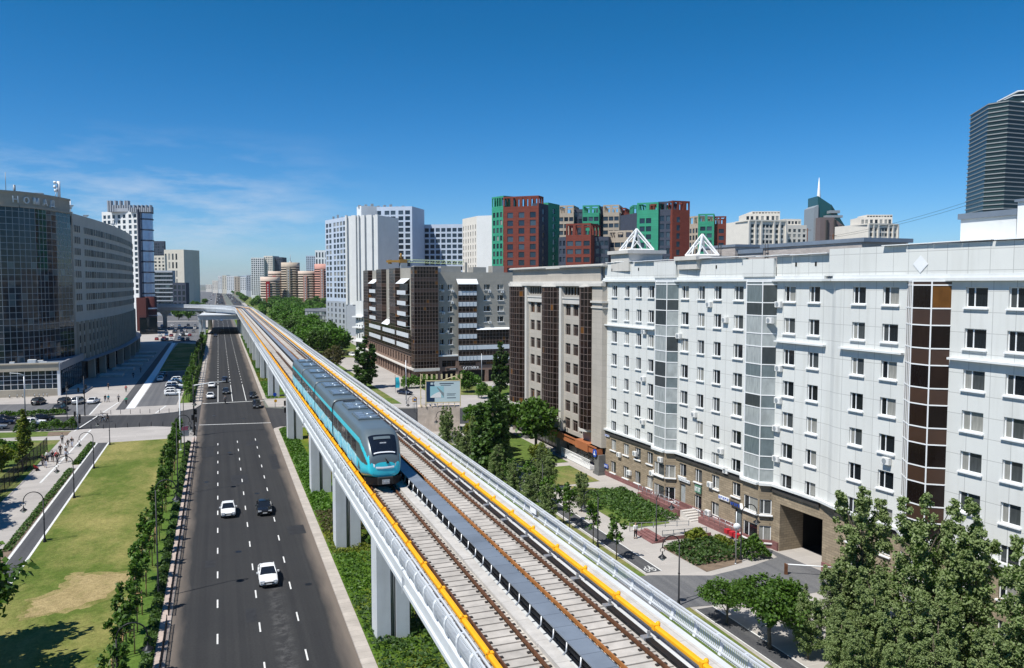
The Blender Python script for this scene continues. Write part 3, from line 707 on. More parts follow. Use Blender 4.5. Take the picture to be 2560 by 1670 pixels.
def glazing(B, name, path_, zs, cols, gm, mm, spand=None, mw=.07, sub='mullions', span_m=None, proud=.05):
    """curtain wall: path in plan, list of z levels, panes per path segment; spand = set of row indices that are opaque"""
    g = MB(); f = MB()
    for si, (a, c) in enumerate(zip(path_[:-1], path_[1:])):
        n = cols[si] if isinstance(cols, (list, tuple)) else cols
        dx, dy = c[0]-a[0], c[1]-a[1]; L = hypot(dx, dy)
        for k in range(n):
            p = (a[0]+dx*k/n, a[1]+dy*k/n); q = (a[0]+dx*(k+1)/n, a[1]+dy*(k+1)/n)
            for r in range(len(zs)-1):
                g.face([(p[0],p[1],zs[r]),(q[0],q[1],zs[r]),(q[0],q[1],zs[r+1]),(p[0],p[1],zs[r+1])], 1 if spand and r in spand else 0)
            f.obox((p[0]-dx/L*mw/2,p[1]-dy/L*mw/2), (p[0]+dx/L*mw/2,p[1]+dy/L*mw/2), -.02, proud, zs[0], zs[-1])
        for zz in zs: f.obox(a, c, -.02, proud-.008, zz-mw/2, zz+mw/2)
    o = g.build(name, [gm, span_m or gm], B); o['_b'] = B['_b']
    q = f.build(sub, mm, o, tuple(B['_b'])); return o
def ac_unit(B, p, rz):
    base = Vector(B['_b'])
    if 'ac' not in WP:
        b = MB(); b.box(-.42,.42,-.34,0,-.3,.3); b.box(-.38,-.33,-.3,.25,-.36,-.3); b.box(.33,.38,-.3,.25,-.36,-.3); b.box(-.38,.38,.0,.25,-.33,-.29)
        f = MB(); f.tube([(-.08,-.34,0),(-.08,-.37,0)], .23, 12); WP['ac'] = (b.mesh('air_conditioner', M['acwhite']), f.mesh('fan', M['f_grey']))
    o = put('air_conditioner', WP['ac'][0], B, Vector(p)-base, rz); put('fan', WP['ac'][1], o)

# ------------------------------------------------------------------ long white apartment building, right
M['wtile'] = mat('white_tile', (.635,.645,.62), .45, var=.05, vs=.12, brick=(1.75,1.64,.028,.66,.02,.0), streak=.32, stain=(.44,.44,.40), spec=.4)
M['wtrim'] = mat('white_trim', (.65,.67,.665), .55, var=.07, vs=.4, streak=.3, stain=(.50,.50,.48))
M['stone'] = mat('split_stone', (.29,.235,.165), .9, var=.16, vs=.5, brick=(.75,.26,.02,.62,.16,.5), bump=.7)
M['stone2'] = mat('grey_stone', (.18,.165,.14), .9, var=.15, vs=.5, brick=(.75,.26,.02,.62,.16,.5), bump=.5)
M['band'] = mat('dark_band', (.05,.047,.043), .8, var=.2)
M['brick_roof'] = mat('roof_brick', (.40,.36,.33), .9, var=.12, vs=.8, brick=(.5,.16,.015,.8,.12,.5))
WA = (53.3,104.9); wd = Vector((2.3,-44.9)).normalized(); wn = Vector((wd.y,-wd.x))
def WQ(s, o=0): return (WA[0]+wd.x*s+wn.x*o, WA[1]+wd.y*s+wn.y*o)
WB = thing('white_apartment_building', 'long white tiled apartment building on a brown stone base with an archway', 'building', (60,72,0), world=True)
wins = []; SEND = 76
rows = [27.4-3.28*k for k in range(7)]
segs = [(0,13.3,0),(18.2,31.0,0),(35.9,42.6,0),(45.2,52.5,.55),(56.7,SEND,.55)]
colsW = {0:[(2.5,1.35),(5.9,1.15),(9.0,1.25),(12.0,1.35)],1:[(19.6,1.5),(22.9,1.3),(26.0,1.35),(29.75,1.6)],2:[(37.8,1.6),(41.2,1.45)],3:[(47.3,1.5),(50.8,1.7)],4:[(58.9,1.85),(62.3,1.6),(66.5,1.7),(70.5,1.6)]}
bw = MB()
for i, (s0, s1, o) in enumerate(segs):
    H = [(s-s0-w/2, s-s0+w/2, r-.8, r+.8) for s, w in colsW[i] for r in rows]
    facade(WB, '', WQ(s0,o), WQ(s1,o), 7.0, 28.9, H, [1], .24, 'w', wins, bw)
for (s0,o0,s1,o1) in ((42.6,0,43.6,.1),(43.6,.1,44.4,.45),(44.4,.45,45.2,.55)): wall_face(bw, WQ(s0,o0), WQ(s1,o1), 7.0, 28.9)
BAYS = [(13.3,18.2,0),(31.0,35.9,0),(52.5,56.7,.55)]
back = [(66,104.2),(68,30)]
wall_face(bw, back[0], WQ(0), 7, 31.4); wall_face(bw, back[1], back[0], 0, 31.4); wall_face(bw, WQ(SEND,.55), back[1], 0, 31.4)
for s0, s1, o in BAYS: wall_face(bw, WQ(s0,o), WQ(s1,o), 7.0, 28.9)
bw.build('wall', M['wtile'], WB)
# stone base with the archway
bs = MB(); 
def bayp(s0, s1, o, d=1.15): return [WQ(s0,o), WQ(s0+1.5,o+d), WQ(s1-1.5+.6,o+d), WQ(s1,o)]
base_segs = [(0,13.3,0),(18.2,31.0,0),(35.9,45.2,0),(45.2,52.5,.55),(56.7,SEND,.55)]
wl = {0:[2.5,6.0,9.1,12.1],1:[19.6,22.8,26.1,29.9],3:[47.3,50.8],4:[58.9,62.3,66.5]}
for i, (s0, s1, o) in enumerate(base_segs):
    H = []
    for s in wl.get(i, []):
        H.append((s-s0-.72, s-s0+.72, 4.25, 5.85))
        if s == 19.6: H.append((s-s0-.6, s-s0+.6, .9, 3.3, 'y'))
        elif s == 29.9: H.append((s-s0-.1, s-s0+1.0, .7, 2.9, 'y'))
        else: H.append((s-s0-.72, s-s0+.72, .95, 2.6))
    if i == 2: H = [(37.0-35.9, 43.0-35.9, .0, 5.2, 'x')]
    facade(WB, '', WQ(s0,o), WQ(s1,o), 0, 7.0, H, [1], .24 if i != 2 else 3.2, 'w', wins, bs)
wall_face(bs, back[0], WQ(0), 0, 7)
pa = [WQ(37.0,-13), WQ(43.0,-13)]; wall_face(bs, pa[0], pa[1], 0, 5.2, m=1)  # inner passage closed off, its shade painted in as near-black
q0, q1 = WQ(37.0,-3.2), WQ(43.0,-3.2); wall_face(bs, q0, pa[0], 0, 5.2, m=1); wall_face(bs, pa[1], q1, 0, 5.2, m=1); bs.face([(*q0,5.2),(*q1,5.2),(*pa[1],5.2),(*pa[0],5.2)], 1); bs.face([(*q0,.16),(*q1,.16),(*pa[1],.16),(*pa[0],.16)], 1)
for s0, s1, o in BAYS[:2]+[(52.5,56.7,.55)]:
    p = bayp(s0, s1, o)
    for a, c in zip(p[:-1], p[1:]):
        L = hypot(c[0]-a[0], c[1]-a[1]); H = [(.12,L-.12,3.75,5.35,'w'),(.12,L-.12,.75,2.5,'w')] if L > 1.2 else []
        facade(WB, '', a, c, 0, 7, H, [1], .15, 'w', wins, bs)
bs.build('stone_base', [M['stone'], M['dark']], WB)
b = MB()
for (s0,s1,o) in [(0,13.3,.0),(18.2,31.0,0),(35.9,36.9,0),(43.1,45.2,0)]: b.obox(WQ(s0,o), WQ(s1,o), 0, .16, 0, .75 if s0 < 18 else 1.0)
for s0, s1, o in BAYS[:2]:
    p = bayp(s0, s1, o)
    for a, c in zip(p[:-1], p[1:]): b.obox(a, c, 0, .16, 0, 1.0)
b.obox(WQ(13.2,1.3), WQ(22.4,1.3), 0, 1.3, 0, .95); b.obox(WQ(25.2,.2), WQ(31.6,.2), 0, 1.5, 0, .85)
b.build('granite_plinth', M['redplinth'], WB)
b = MB()
for k in range(5): b.obox(WQ(22.4+k*.45,.3), WQ(22.85+k*.45,.3), 0, 2.0, .1, .95-k*.18)
b.build('steps', M['concrete'], WB)
# ledges, cornice, parapet
b = MB()
for (s0,s1,o) in segs: b.obox(WQ(s0,o), WQ(s1,o), 0, .42, 6.95, 7.2)
for s0,s1,o in BAYS:
    p = bayp(s0,s1,o)
    for a,c in zip(p[:-1],p[1:]): b.obox(a, c, 0, .4, 6.94, 7.21)
b.obox(WQ(42.6,0), WQ(45.2,.55), 0, .4, 6.95, 7.2)
for (s0,s1,o) in ((-.3,13.2,0),(36.0,42.9,0),(45.3,52.4,.55),(56.8,SEND,.55)): b.obox(WQ(s0,o), WQ(s1,o), 0, .45, 22.35, 22.52)
for (s0,s1,o) in ((-.3,42.7,0),(44.3,SEND,.5)): b.obox(WQ(s0,o), WQ(s1,o), -.3, .5, 28.7, 28.95); b.obox(WQ(s0,o), WQ(s1,o), -.3, .3, 28.95, 29.25)
b.obox(WQ(42.7,0), WQ(44.3,.5), -.3, .5, 28.71, 28.94)
b.build('cornice', M['wtrim'], WB)
b = MB()
for (s0,s1,o) in segs: b.obox(WQ(s0,o), WQ(s1,o), 0, .2, 6.3, 6.94)
b.build('dark_band', M['band'], WB)
b = MB()
for (s0,s1,o,zt) in ((-.1,13.3,.12,31.35),(13.3,18.2,.5,31.3),(18.2,31,.12,31.3),(31,35.9,.55,31.1),(35.9,43.6,.12,31.3),(43.6,52.4,.6,31.75),(52.4,SEND,.75,31.7)): b.obox(WQ(s0,o), WQ(s1,o), -.35, 0, 29.2, zt)
b.obox(back[0], WQ(0), -.3, 0, 28.9, 31.4)
b.build('parapet', M['wtile'], WB)
for s in (1.8,8.9,21,25.7,38.6,41.3): b = MB(); b.obox(WQ(s,.14), WQ(s+.22,.14), -.05, .02, 30.2, 30.6); b.build('drain_slot', M['dark'], WB)
b = MB()
for (s0,s1,z,o) in ((8,30.5,31.42,.5),(30.5,43.4,31.36,.62),(50,60.3,31.78,1.0),(60.5,SEND,31.75,1.0),(.2,7.7,31.46,.3)):
    a, c = WQ(s0), WQ(s1); n = int((s1-s0)/3)+1
    for k in range(n):
        p, q = WQ(s0+(s1-s0)*k/n), WQ(s0+(s1-s0)*(k+1)/n-.04); j = RN.uniform(-.05,.06)
        b.obox(p, q, -1.2, o+j, z+j*.6, z+.07+j*.6)
b.build('roof_flashing', M['f_white'], WB)
b = MB(); b.prism([WQ(0,-.4),WQ(SEND,-.1),back[1],back[0]], 28.9, 30.2); b.build('roof', M['roofmetal'], WB)
b = MB()
for s, z in ((53.9,30.1),(63.5,30.1)):
    c = WQ(s,.8); q = lambda ds, dz: (c[0]+wd.x*ds+wn.x*.0, c[1]+wd.y*ds+wn.y*.0, z+dz)
    b.face([q(0,.75),q(.75,0),q(0,-.75),q(-.75,0)])
b.build('diamond', M['white'], WB)
# glazed bays
lv = [7.2]
for k in range(7): lv += [27.4-3.28*(6-k)-.95, 27.4-3.28*(6-k)+.95]
lv = [z for z in lv if z > 7.3] ; lv = [7.25]+lv[1:]+[28.68] if lv[0] < 7.6 else [7.25]+lv+[28.68]
for bi, (s0,s1,o) in enumerate(BAYS):
    p = bayp(s0,s1,o)
    gm = M['g_bay'] if bi < 2 else M['g_brown']
    z2 = []
    for z in lv[:-1]: z2.append(z)
    z2.append(28.68)
    glazing(WB, 'glazed_bay', p, z2, [3,1,1], gm, M['f_white'], spand=set(range(1,20,2)) if bi == 2 else None, span_m=M['spandrel'], mw=.1)
for (s,r,o) in ((4.4,4,0),(8.7,5.0,0),(10.6,22.0,0),(10.5,15.6,0),(10.4,9.7,0),(24.6,26.0,0),(27.6,24.3,0),(18.6,21.9,0),(36.4,26.3,0),(35.8,24.6,.6),(36.6,19.6,0),(36.6,16.2,0),(36.4,13.2,0),(36.5,10,0),(27.2,9.0,0),(28.3,6.9,0),(22,12.5,0),(25.4,4.6,0),(51,12.8,.55),(12.9,3.2,0),(16.6,5.9,1.15),(7.2,2.0,0),(25.6,1.3,.4)):
    p = WQ(s, o+.05); ac_unit(WB, (p[0],p[1],r), atan2(wd.y,wd.x))
add_windows(WB, wins)
# shop signs on the stone base: pale and dark boards with raised letter strokes
def signboard(name, s0, s1, z, h, o, mboard, mlet, n, blob=None):
    b = MB(); b.obox(WQ(s0,o), WQ(s1,o), 0, .12, z, z+h); sg = b.build(name, mboard, WB)
    b = MB(); w = (s1-s0)/n
    for k in range(n):
        t = s0+k*w+w*.15; b.obox(WQ(t,o), WQ(t+w*.22,o), .12, .15, z+h*.2, z+h*.8)
        if k % 2: b.obox(WQ(t,o), WQ(t+w*.6,o), .12, .152, z+h*.62, z+h*.8)
        else: b.obox(WQ(t+w*.42,o), WQ(t+w*.62,o), .12, .15, z+h*.2, z+h*.8)
    b.build('lettering', mlet, sg, tuple(WB['_b']))
M['signblue'] = mat('sign_blue', (.02,.08,.42), .4, var=.05); M['signgreen'] = mat('sign_green', (.10,.22,.15), .5, var=.1)
signboard('shop_sign', 18.9, 21.3, 3.7, .35, .1, M['white'], M['f_grey'], 7)
signboard('shop_sign', 22.4, 23.6, 3.0, .9, .1, M['signgreen'], M['f_white'], 4)
signboard('shop_sign', 27.0, 28.9, 3.35, .45, .1, M['white'], M['signblue'], 5)
signboard('shop_sign', 29.2, 31.2, 3.1, .55, .1, M['band'], M['signblue'], 6)
signboard('shop_sign', .2, 1.5, 6.0, .32, .08, M['white'], M['signblue'], 5)
signboard('shop_sign', .15, 1.2, 1.3, .5, .08, M['signblue'], M['white'], 3)
b = MB()
for s in range(13, 23): b.tube([(*WQ(s+.1,2.4),.95),(*WQ(s+.1,2.4),1.9)], .03, 5)
for z in (1.45,1.9): b.tube([(*WQ(13.1,2.4),z),(*WQ(22.4,2.4),z)], .03, 5)
for s in range(25, 33): b.tube([(*WQ(s+.1,1.6),.85),(*WQ(s+.1,1.6),1.75)], .03, 5)
for z in (1.35,1.75): b.tube([(*WQ(25.1,1.6),z),(*WQ(32.1,1.6),z)], .03, 5)
b.build('handrail', M['steel'], WB)
# penthouses on the white roof
def roofbox(name, label, px0, px1, dep, z0, z1, back_, m, capm, cap=.35, ladder=None):
    XY = lambda px: dep*(cos(TH)-sin(TH)*(px-1280)/FPX)/(sin(TH)+cos(TH)*(px-1280)/FPX)     # dep = distance of its street face from the camera axis
    y0, y1 = XY(px1), XY(px0); t = thing(name, label, 'roof hut', (dep,y0,z0), world=True); P4 = [(dep,y0),(dep+back_,y0),(dep+back_,y1),(dep,y1)]
    b = MB(); b.prism(P4, z0, z1, 0); b.build('wall', m, t)
    c = (dep+back_/2,(y0+y1)/2); b = MB(); b.prism([(c[0]+(p[0]-c[0])*1.06,c[1]+(p[1]-c[1])*1.06) for p in P4], z1, z1+cap, 0, bottom=True); b.build('roof', capm, t)
    if ladder:
        q = (dep-.2, XY(ladder)-.6); q2 = (dep-.2, XY(ladder)-1.1); b = MB()
        b.tube([(*q,z0),(*q,z1+.5)], .04, 5); b.tube([(*q2,z0),(*q2,z1+.5)], .04, 5)
        for k in range(6): b.tube([(*q,z0+.3+k*.4),(*q2,z0+.3+k*.4)], .03, 5)
        b.build('ladder', M['black'], t)
    return t
roofbox('roof_hut', 'small brick roof hut beside the smaller white truss', 1762, 1835, 60, 30, 33.0, 4, M['brick_roof'], M['roofmetal'], .3, 1790)
roofbox('roof_hut', 'low dark-roofed hut between two brick roof huts', 1835, 1905, 60.5, 30, 32.1, 5, M['brick_roof'], M['roofmetal'], .5)
roofbox('roof_hut', 'long brick roof hut with a grey sheet roof and ladder', 1906, 2150, 60, 30, 32.6, 6, M['brick_roof'], M['roofmetal'], .4, 1905)
roofbox('roof_hut', 'white rendered roof hut with dark flat roof near the right edge', 2394, 2532, 57.2, 30, 33.7, 6, M['wtrim'], M['roofmetal'], .45)
roofbox('roof_hut', 'pale taller roof hut cut by the right edge of the photo', 2534, 2700, 56.6, 30, 34.6, 6, M['white'], M['roofmetal'], .2)
for px, dep, zt in ((2014,89,34.6),(2078,88,33.9)):
    q = D(px,dep); b = MB(); b.tube([(0,0,0),(0,0,zt-30)], .05, 5); b.tube([(-.5,0,zt-30.2),(.5,0,zt-30.2)], .025, 4); o = b.build('aerial_mast', M['rust'], None); o.location = (q[0],q[1],30)
    tag(o, 'thin dark aerial mast on the white roof, %s' % ('left of its twin' if px < 2050 else 'right of its twin and rusty red'), 'mast')
q0, q1 = D(2078,88), D(2440,64); b = MB()
for dz in (0,-.35): b.tube([(q0[0]+(q1[0]-q0[0])*t, q0[1]+(q1[1]-q0[1])*t, 33.7+dz*.5+(1.6+dz*.3)*t-1.2*t*(1-t)) for t in [k/10 for k in range(11)]], .012, 4)
tag(b.build('roof_cable', M['black']), 'thin sagging cables strung over the white roof against the sky', 'cable')

# ------------------------------------------------------------------ beige building with brown glass bays
M['beige'] = mat('beige_panel', (.42,.385,.335), .75, var=.07, vs=.3, brick=(2.6,.78,.02,.8,.03,.5), streak=.15)
M['beige2'] = mat('beige_trim', (.55,.53,.49), .7, var=.07, vs=.4, streak=.25)
M['orange'] = mat('orange_canopy', (.36,.13,.055), .6, var=.1)
M['greystone'] = mat('dark_grey_stone', (.15,.15,.145), .8, var=.12, brick=(.8,.5,.015,.7,.06,.5))
AB = thing('beige_apartment_building', 'beige apartment building with three brown glass bays left of the white building', 'building', (56,125,0), world=True)
AX = 53.0; wins = []; b = MB()
H = []
rA = [24.2,21.05,17.9,14.8,11.7,8.6,5.75]
for s in (27.2,24.35,11.7,8.75):
    for r in rA: H.append((143.6-(106+s)-1.0, 143.6-(106+s)+1.0, r-.92, r+.9, 'b'))
for s in (22.3,6.6):
    for r in rA: H.append((143.6-(106+s)-.5, 143.6-(106+s)+.5, r-.92, r+.9, 'n'))
for s0, s1 in ((22.1,28.6),(6.2,13.2)):
    n = 6; 
    for k in range(n): a = s0+(s1-s0)*k/n; H.append((143.6-106-a-(s1-s0)/n+.06, 143.6-106-a-.06, 26.6, 27.85, 'n'))
facade(AB, '', (AX,143.6), (AX,106.2), 4.2, 31.2, H, [1], .25, 'b', wins, b)
wall_face(b, (AX,106.2), (AX+.6,105.9), 4.2, 31.2); wall_face(b, (AX+16,145), (AX,143.6), 0, 31.2); wall_face(b, (AX+16,105.9), (AX+16,145), 0, 31.2); wall_face(b, (AX+.6,105.9),(AX+16,105.9), 0, 31.2)
b.prism([(AX-.45,108.0),(AX-.45,104.6),(AX+.8,104.4),(AX+.8,108.0)], 4.2, 28.0)
b.build('wall', M['beige'], AB)
add_windows(AB, wins)
for s in (13.7,29.3): b = MB(); b.box(AX-.55,AX,106+s-.45,106+s+.45,3.9,28.05); b.build('pilaster', M['beige2'], AB)
b = MB()
b.box(AX-.75,AX,104.4,143.9,28.05,28.5); b.box(AX-.5,AX,104.4,143.9,28.5,28.8)
for s0,s1 in ((22.0,29.2),(6.1,13.6)): b.box(AX-.32,AX,106+s0,106+s1,25.2,26.3); b.box(AX-.42,AX,106+s0,106+s1,26.0,26.3)
b.box(AX-.7,AX+.9,104.2,108.2,25.6,25.9); b.box(AX-.6,AX+.9,104.3,108.1,24.8,25.0)
b.box(AX-.5,AX+16,104.3,143.8,30.9,31.35); b.box(AX-.65,AX+.4,104.2,120,31.05,31.25); b.box(AX-.65,AX+.4,126,143.9,31.05,31.25)
b.build('cornice', M['beige2'], AB)
b = MB(); b.prism([(AX+.1,143.6),(AX+.1,106),(AX+16,106),(AX+16,145)], 29, 30.9); b.build('roof', M['roofmetal'], AB)
def zlev(z0, z1, st, first=None):
    r = [z0]; z = z0+st
    while z < z1-.2: r.append(z); z += st
    return r+[z1]
def curved(s0, s1, d, n=6):
    return [(AX-d*sin(pi*k/n)**.7, 106+s1+(s0-s1)*k/n) for k in range(n+1)]
glazing(AB, 'glazed_bay', [(AX,112.0),(AX-1.0,111.2),(AX-1.35,110.0),(AX-1.0,108.3),(AX-.46,108.0)], zlev(6.3,27.95,1.04), [1,2,2,1], M['g_brown'], M['f_brown'], mw=.06)
glazing(AB, 'glazed_bay', curved(14.4,21.8,1.5), zlev(6.3,27.95,1.04), 2, M['g_brown'], M['f_brown'], mw=.06)
glazing(AB, 'glazed_bay', curved(30.0,37.6,1.7), zlev(6.3,27.95,1.04), 2, M['g_brown'], M['f_brown'], mw=.06)
b = MB()
for s0,s1,d in ((1.9,6.1,1.5),(14.3,21.9,1.65),(29.9,37.7,1.85)):
    p = curved(s0,s1,d); b.prism(p+[(AX+.1,106+s0),(AX+.1,106+s1)], 5.9, 6.3, bottom=True); b.prism(p+[(AX+.1,106+s0),(AX+.1,106+s1)], 27.9, 28.06, bottom=True)
b.build('bay_trim', M['beige2'], AB)
b = MB(); b.box(AX-.95,AX,105,143.5,3.1,4.2); b.box(AX-1.2,AX,107.7,112.2,3.0,4.25); b.box(AX-1.1,AX,105,143.5,4.0,4.2); b.build('canopy', M['orange'], AB)
b = MB()
for s in (-.6,13.7,29.3): b.box(AX-.8,AX+.5,106+s-.75,106+s+.75,0,3.1); b.box(AX-.95,AX+.5,106+s-.9,106+s+.9,0,.5)
b.build('stone_pillar', M['greystone'], AB)
glazing(AB, 'shopfront', [(AX+.6,143),(AX+.6,105.2)], [.6,2.0,3.1], 26, M['g_dark'], M['f_brown'], mw=.08)
b = MB(); b.box(AX-.6,AX+.6,108,119,.2,.75)
for k in range(22):
    y = 108+k*.5
    b.tube([(AX-.6,y,.75),(AX-.6,y+.5,1.6)], .035, 4); b.tube([(AX-.6,y+.5,.75),(AX-.6,y,1.6)], .035, 4)
b.box(AX-.64,AX-.56,108,119,1.58,1.66); b.build('terrace_rail', M['f_white'], AB)
b = MB(); b.tube([(AX-.95,105.6,3.3),(AX-1.05,105.6,3.3)], .62, 16); sg = b.build('round_sign', M['signblue'], AB)
b = MB(); b.box(AX-1.08,AX-1.05,105.3,105.9,3.0,3.2); b.box(AX-1.08,AX-1.05,105.5,105.7,3.2,3.6); b.build('sign_mark', M['white'], sg, tuple(AB['_b']))
# roof trusses
def truss(px0, px1, dep, zb, zt, label):
    A, Bp = Vector((*D(px0,dep),0)), Vector((*D(px1,dep),0)); t = thing('roof_truss', label, 'truss', (A.x,A.y,zb), world=True); hw = (Bp-A).length*.42; cc = (A+Bp)/2+Vector((sin(TH),cos(TH),0))*hw; C4 = [cc+Vector((-hw,hw,0)), cc+Vector((-hw,-hw,0)), cc+Vector((hw,-hw,0)), cc+Vector((hw,hw,0))]; A, Bp = C4[0], C4[1]; c = cc; ap = cc; b = MB()
    for p in C4: b.tube([(p.x,p.y,zb),(ap.x,ap.y,zt)], .13, 4); b.tube([(p.x+(ap.x-p.x)*.12,p.y+(ap.y-p.y)*.12,zb),(ap.x,ap.y,zt-.6)], .08, 4)
    for k in range(1,9):
        f = k/9
        for p in C4[:2]:
            u = p+(ap-p)*f; b.tube([(u.x,u.y,zb+(zt-zb)*f),(u.x+(ap.x-p.x)*.05,u.y,zb+(zt-zb-.6)*f)], .06, 4)
    for p, q in zip(C4, C4[1:]+C4[:1]): b.tube([(p.x,p.y,zb),(q.x,q.y,zb)], .12, 4); b.tube([((p.x+q.x)/2,(p.y+q.y)/2,zb),((p.x+ap.x)/2,(p.y+ap.y)/2,(zb+zt)/2)], .07, 4)
    b.build('frame', M['f_white'], t)
    b = MB(); lo = [(c.x+(p.x-c.x)*1.5, c.y+(p.y-c.y)*1.5) for p in C4]; hi = [(c.x+(p.x-c.x)*1.72, c.y+(p.y-c.y)*1.72) for p in C4]
    b.prism(lo, 30.2, zb-.6); b.prism(hi, zb-.6, zb-.12, bottom=True); b.build('base', M['beige2'], t)
truss(1557, 1632, 112, 33.2, 36.2, 'larger white steel pyramid truss standing on a beige roof block')
truss(1725, 1795, 97, 31.9, 34.5, 'smaller white steel pyramid truss on the white roof beside a brick hut')

# ------------------------------------------------------------------ grey-beige corner building with brown glass tower
M['greybeige'] = mat('grey_brick', (.335,.32,.28), .85, var=.07, vs=.4, brick=(2.4,.5,.012,.88,.04,.5), streak=.1)
M['brownstone'] = mat('brown_cladding', (.23,.155,.12), .8, var=.08, vs=.5, brick=(1.2,.8,.015,.85,.05))
M['balc'] = mat('balcony_panel', (.62,.66,.70), .4, var=.05, spec=.5)
BB = thing('corner_building', 'grey apartment block with a brown glass corner tower and white balconies', 'building', (62,225,0), world=True)
wins = []; b = MB(); FY = 218.0
rB = [27.4,24.3,21.2,18.15,15.1,11.9,8.85]
H = [(x-57.7-w/2, x-57.7+w/2, r-.8, r+.8, 'w') for x, w in ((59.1,1.3),(61.6,1.35)) for r in rB]+[(x-57.7-.95, x-57.7+.95, r-.8, r+.8, 'w') for x in (72.6,76.7) for r in rB[:4]]
facade(BB, '', (57.7,FY), (81,FY), 8.0, 31.6, H, [1], .25, 'w', wins, b)
wall_face(b, (81,FY), (81,300), 0, 31.6); wall_face(b, (81,300), (51.6,300), 0, 33.3)
HL = [(300-256-d-.5, 300-256-d+.5, r-.8, r+.8, 'w') for d in (-2.2,1.6) for r in rB[:4]]
facade(BB, '', (52.3,300), (52.3,221), 8.0, 33.0, HL, [1], .2, 'w', wins, b)
b.build('wall', M['greybeige'], BB); add_windows(BB, wins)
b = MB(); b.prism([(52.5,300),(52.5,219),(57.9,219),(57.9,FY+.2),(80.8,FY+.2),(80.8,300)], 29, 31.3); b.prism([(52.6,299),(52.6,222),(60,222),(60,299)], 31.3, 32.8); b.build('roof', M['roofmetal'], BB)
zz = zlev(4.6, 33.1, 1.02)
glazing(BB, 'glass_tower', [(51.6,221.2),(50.7,219.6),(50.9,FY-1.3),(57.7,FY-1.3),(57.7,FY)], zz, [1,2,8,1], M['g_brown'], M['f_brown'], spand={2,3,5,6,11,17,21,24}, span_m=M['spandrel'], mw=.09)
b = MB(); b.prism([(51.7,221.2),(50.9,219.6),(51,FY-1.1),(57.6,FY-1.1),(57.6,221)], 32.8, 33.3); b.prism([(50.8,222),(50.2,220),(50.4,FY-1.8),(58,FY-1.8),(58,222)], 4.2, 4.7, bottom=True); b.build('tower_cap', M['beige2'], BB)
# balcony stack on the front, continuous balconies lower down
b = MB(); g = MB()
for r in rB: b.box(63.7,69.2,FY-1.1,FY-1.02,r-2.35,r-1.1); g.box(63.7,69.2,FY-1.0,FY-.9,r-1.1,r+.75); 
for r in rB[5:]: b.box(69.2,80.6,FY-1.1,FY-1.02,r-2.35,r-1.1)
for r in (11.9,8.85): pass
bp = b.build('balcony', M['balc'], BB)
g = MB(); f = MB()
glazing(BB, 'balcony_glazing', [(63.7,FY-.95),(69.2,FY-.95)], zlev(6.0,28.3,1.03), 5, M['g_brown'], M['f_brown'], mw=.09)
glazing(BB, 'balcony_glazing', [(69.2,FY-.9),(80.8,FY-.9)], zlev(6.0,15.2,1.02), 12, M['g_brown'], M['f_brown'], mw=.09)
b = MB()
b.loft([[(63.4,FY-1.6,28.3),(63.4,FY,29.7)],[(69.5,FY-1.6,28.3),(69.5,FY,29.7)]], 0, False, False, False); b.box(63.4,69.5,FY-1.6,FY-1.5,28.15,28.35)
b.loft([[(69,FY-1.5,15.2),(69,FY,15.7)],[(81,FY-1.5,15.2),(81,FY,15.7)]], 0, False, False, False)
b.box(57.8,63.8,FY-.9,FY,7.8,8.15); b.build('canopy', M['white'], BB)
b = MB()
for k in range(7):
    for q in range(6): x = 63.75+q*1.07; b.box(x,x+.06,FY-1.16,FY-1.1,rB[k]-2.35,rB[k]-1.1)
b.build('balcony_divider', M['f_grey'], BB)
for x, z in ((59.4,26.3),(62.3,26.2),(62.2,23.0),(73.3,26.1),(77.2,26.0),(59.6,20.0),(60.6,14.8),(73.4,17.2)): ac_unit(BB, (x,FY-.02,z), 0)
# brown base
b = MB(); H = [(1.2,5.2,4.8,6.6,'b'),(6.2,11.2,5.0,6.8,'b'),(13,17,5.0,6.8,'b'),(1.2,5.2,.2,3.6,'x'),(6.2,14,.2,3.6,'x'),(15,21,.2,3.6,'x')]; wins = []
facade(BB, '', (57.8,FY-.6), (81,FY-.6), 0, 8.0, H, [1,1], .5, 'b', wins, b)
HB = [(k*4+.6, k*4+3.2, 4.9, 7.4, 'b') for k in range(19)]+[(k*4+.6, k*4+3.2, .4, 3.4, 'b') for k in range(19)]
facade(BB, '', (51.4,298), (51.4,221), 0, 8.4, HB, [1,1], .4, 'b', wins, b)
facade(BB, '', (51.4,221), (51.4,FY), 0, 4.6, [], [1], b=b); facade(BB, '', (51.4,FY-.2), (57.8,FY-.2), 0, 4.6, [(.8,5.6,.2,3.0,'b')], [1,1], .4, 'b', wins, b)
b.build('brown_base', M['brownstone'], BB); add_windows(BB, wins)
b = MB(); b.face([(58,FY+.1,0),(81,FY+.1,0),(81,FY+.1,3.7),(58,FY+.1,3.7)]); b.build('shop_interior', M['dark'], BB)
b = MB(); b.box(50.6,57.9,FY-1.9,FY-.3,3.9,4.25); b.box(50.5,51.5,FY,299,4.0,4.3); b.build('ledge', M['beige2'], BB)
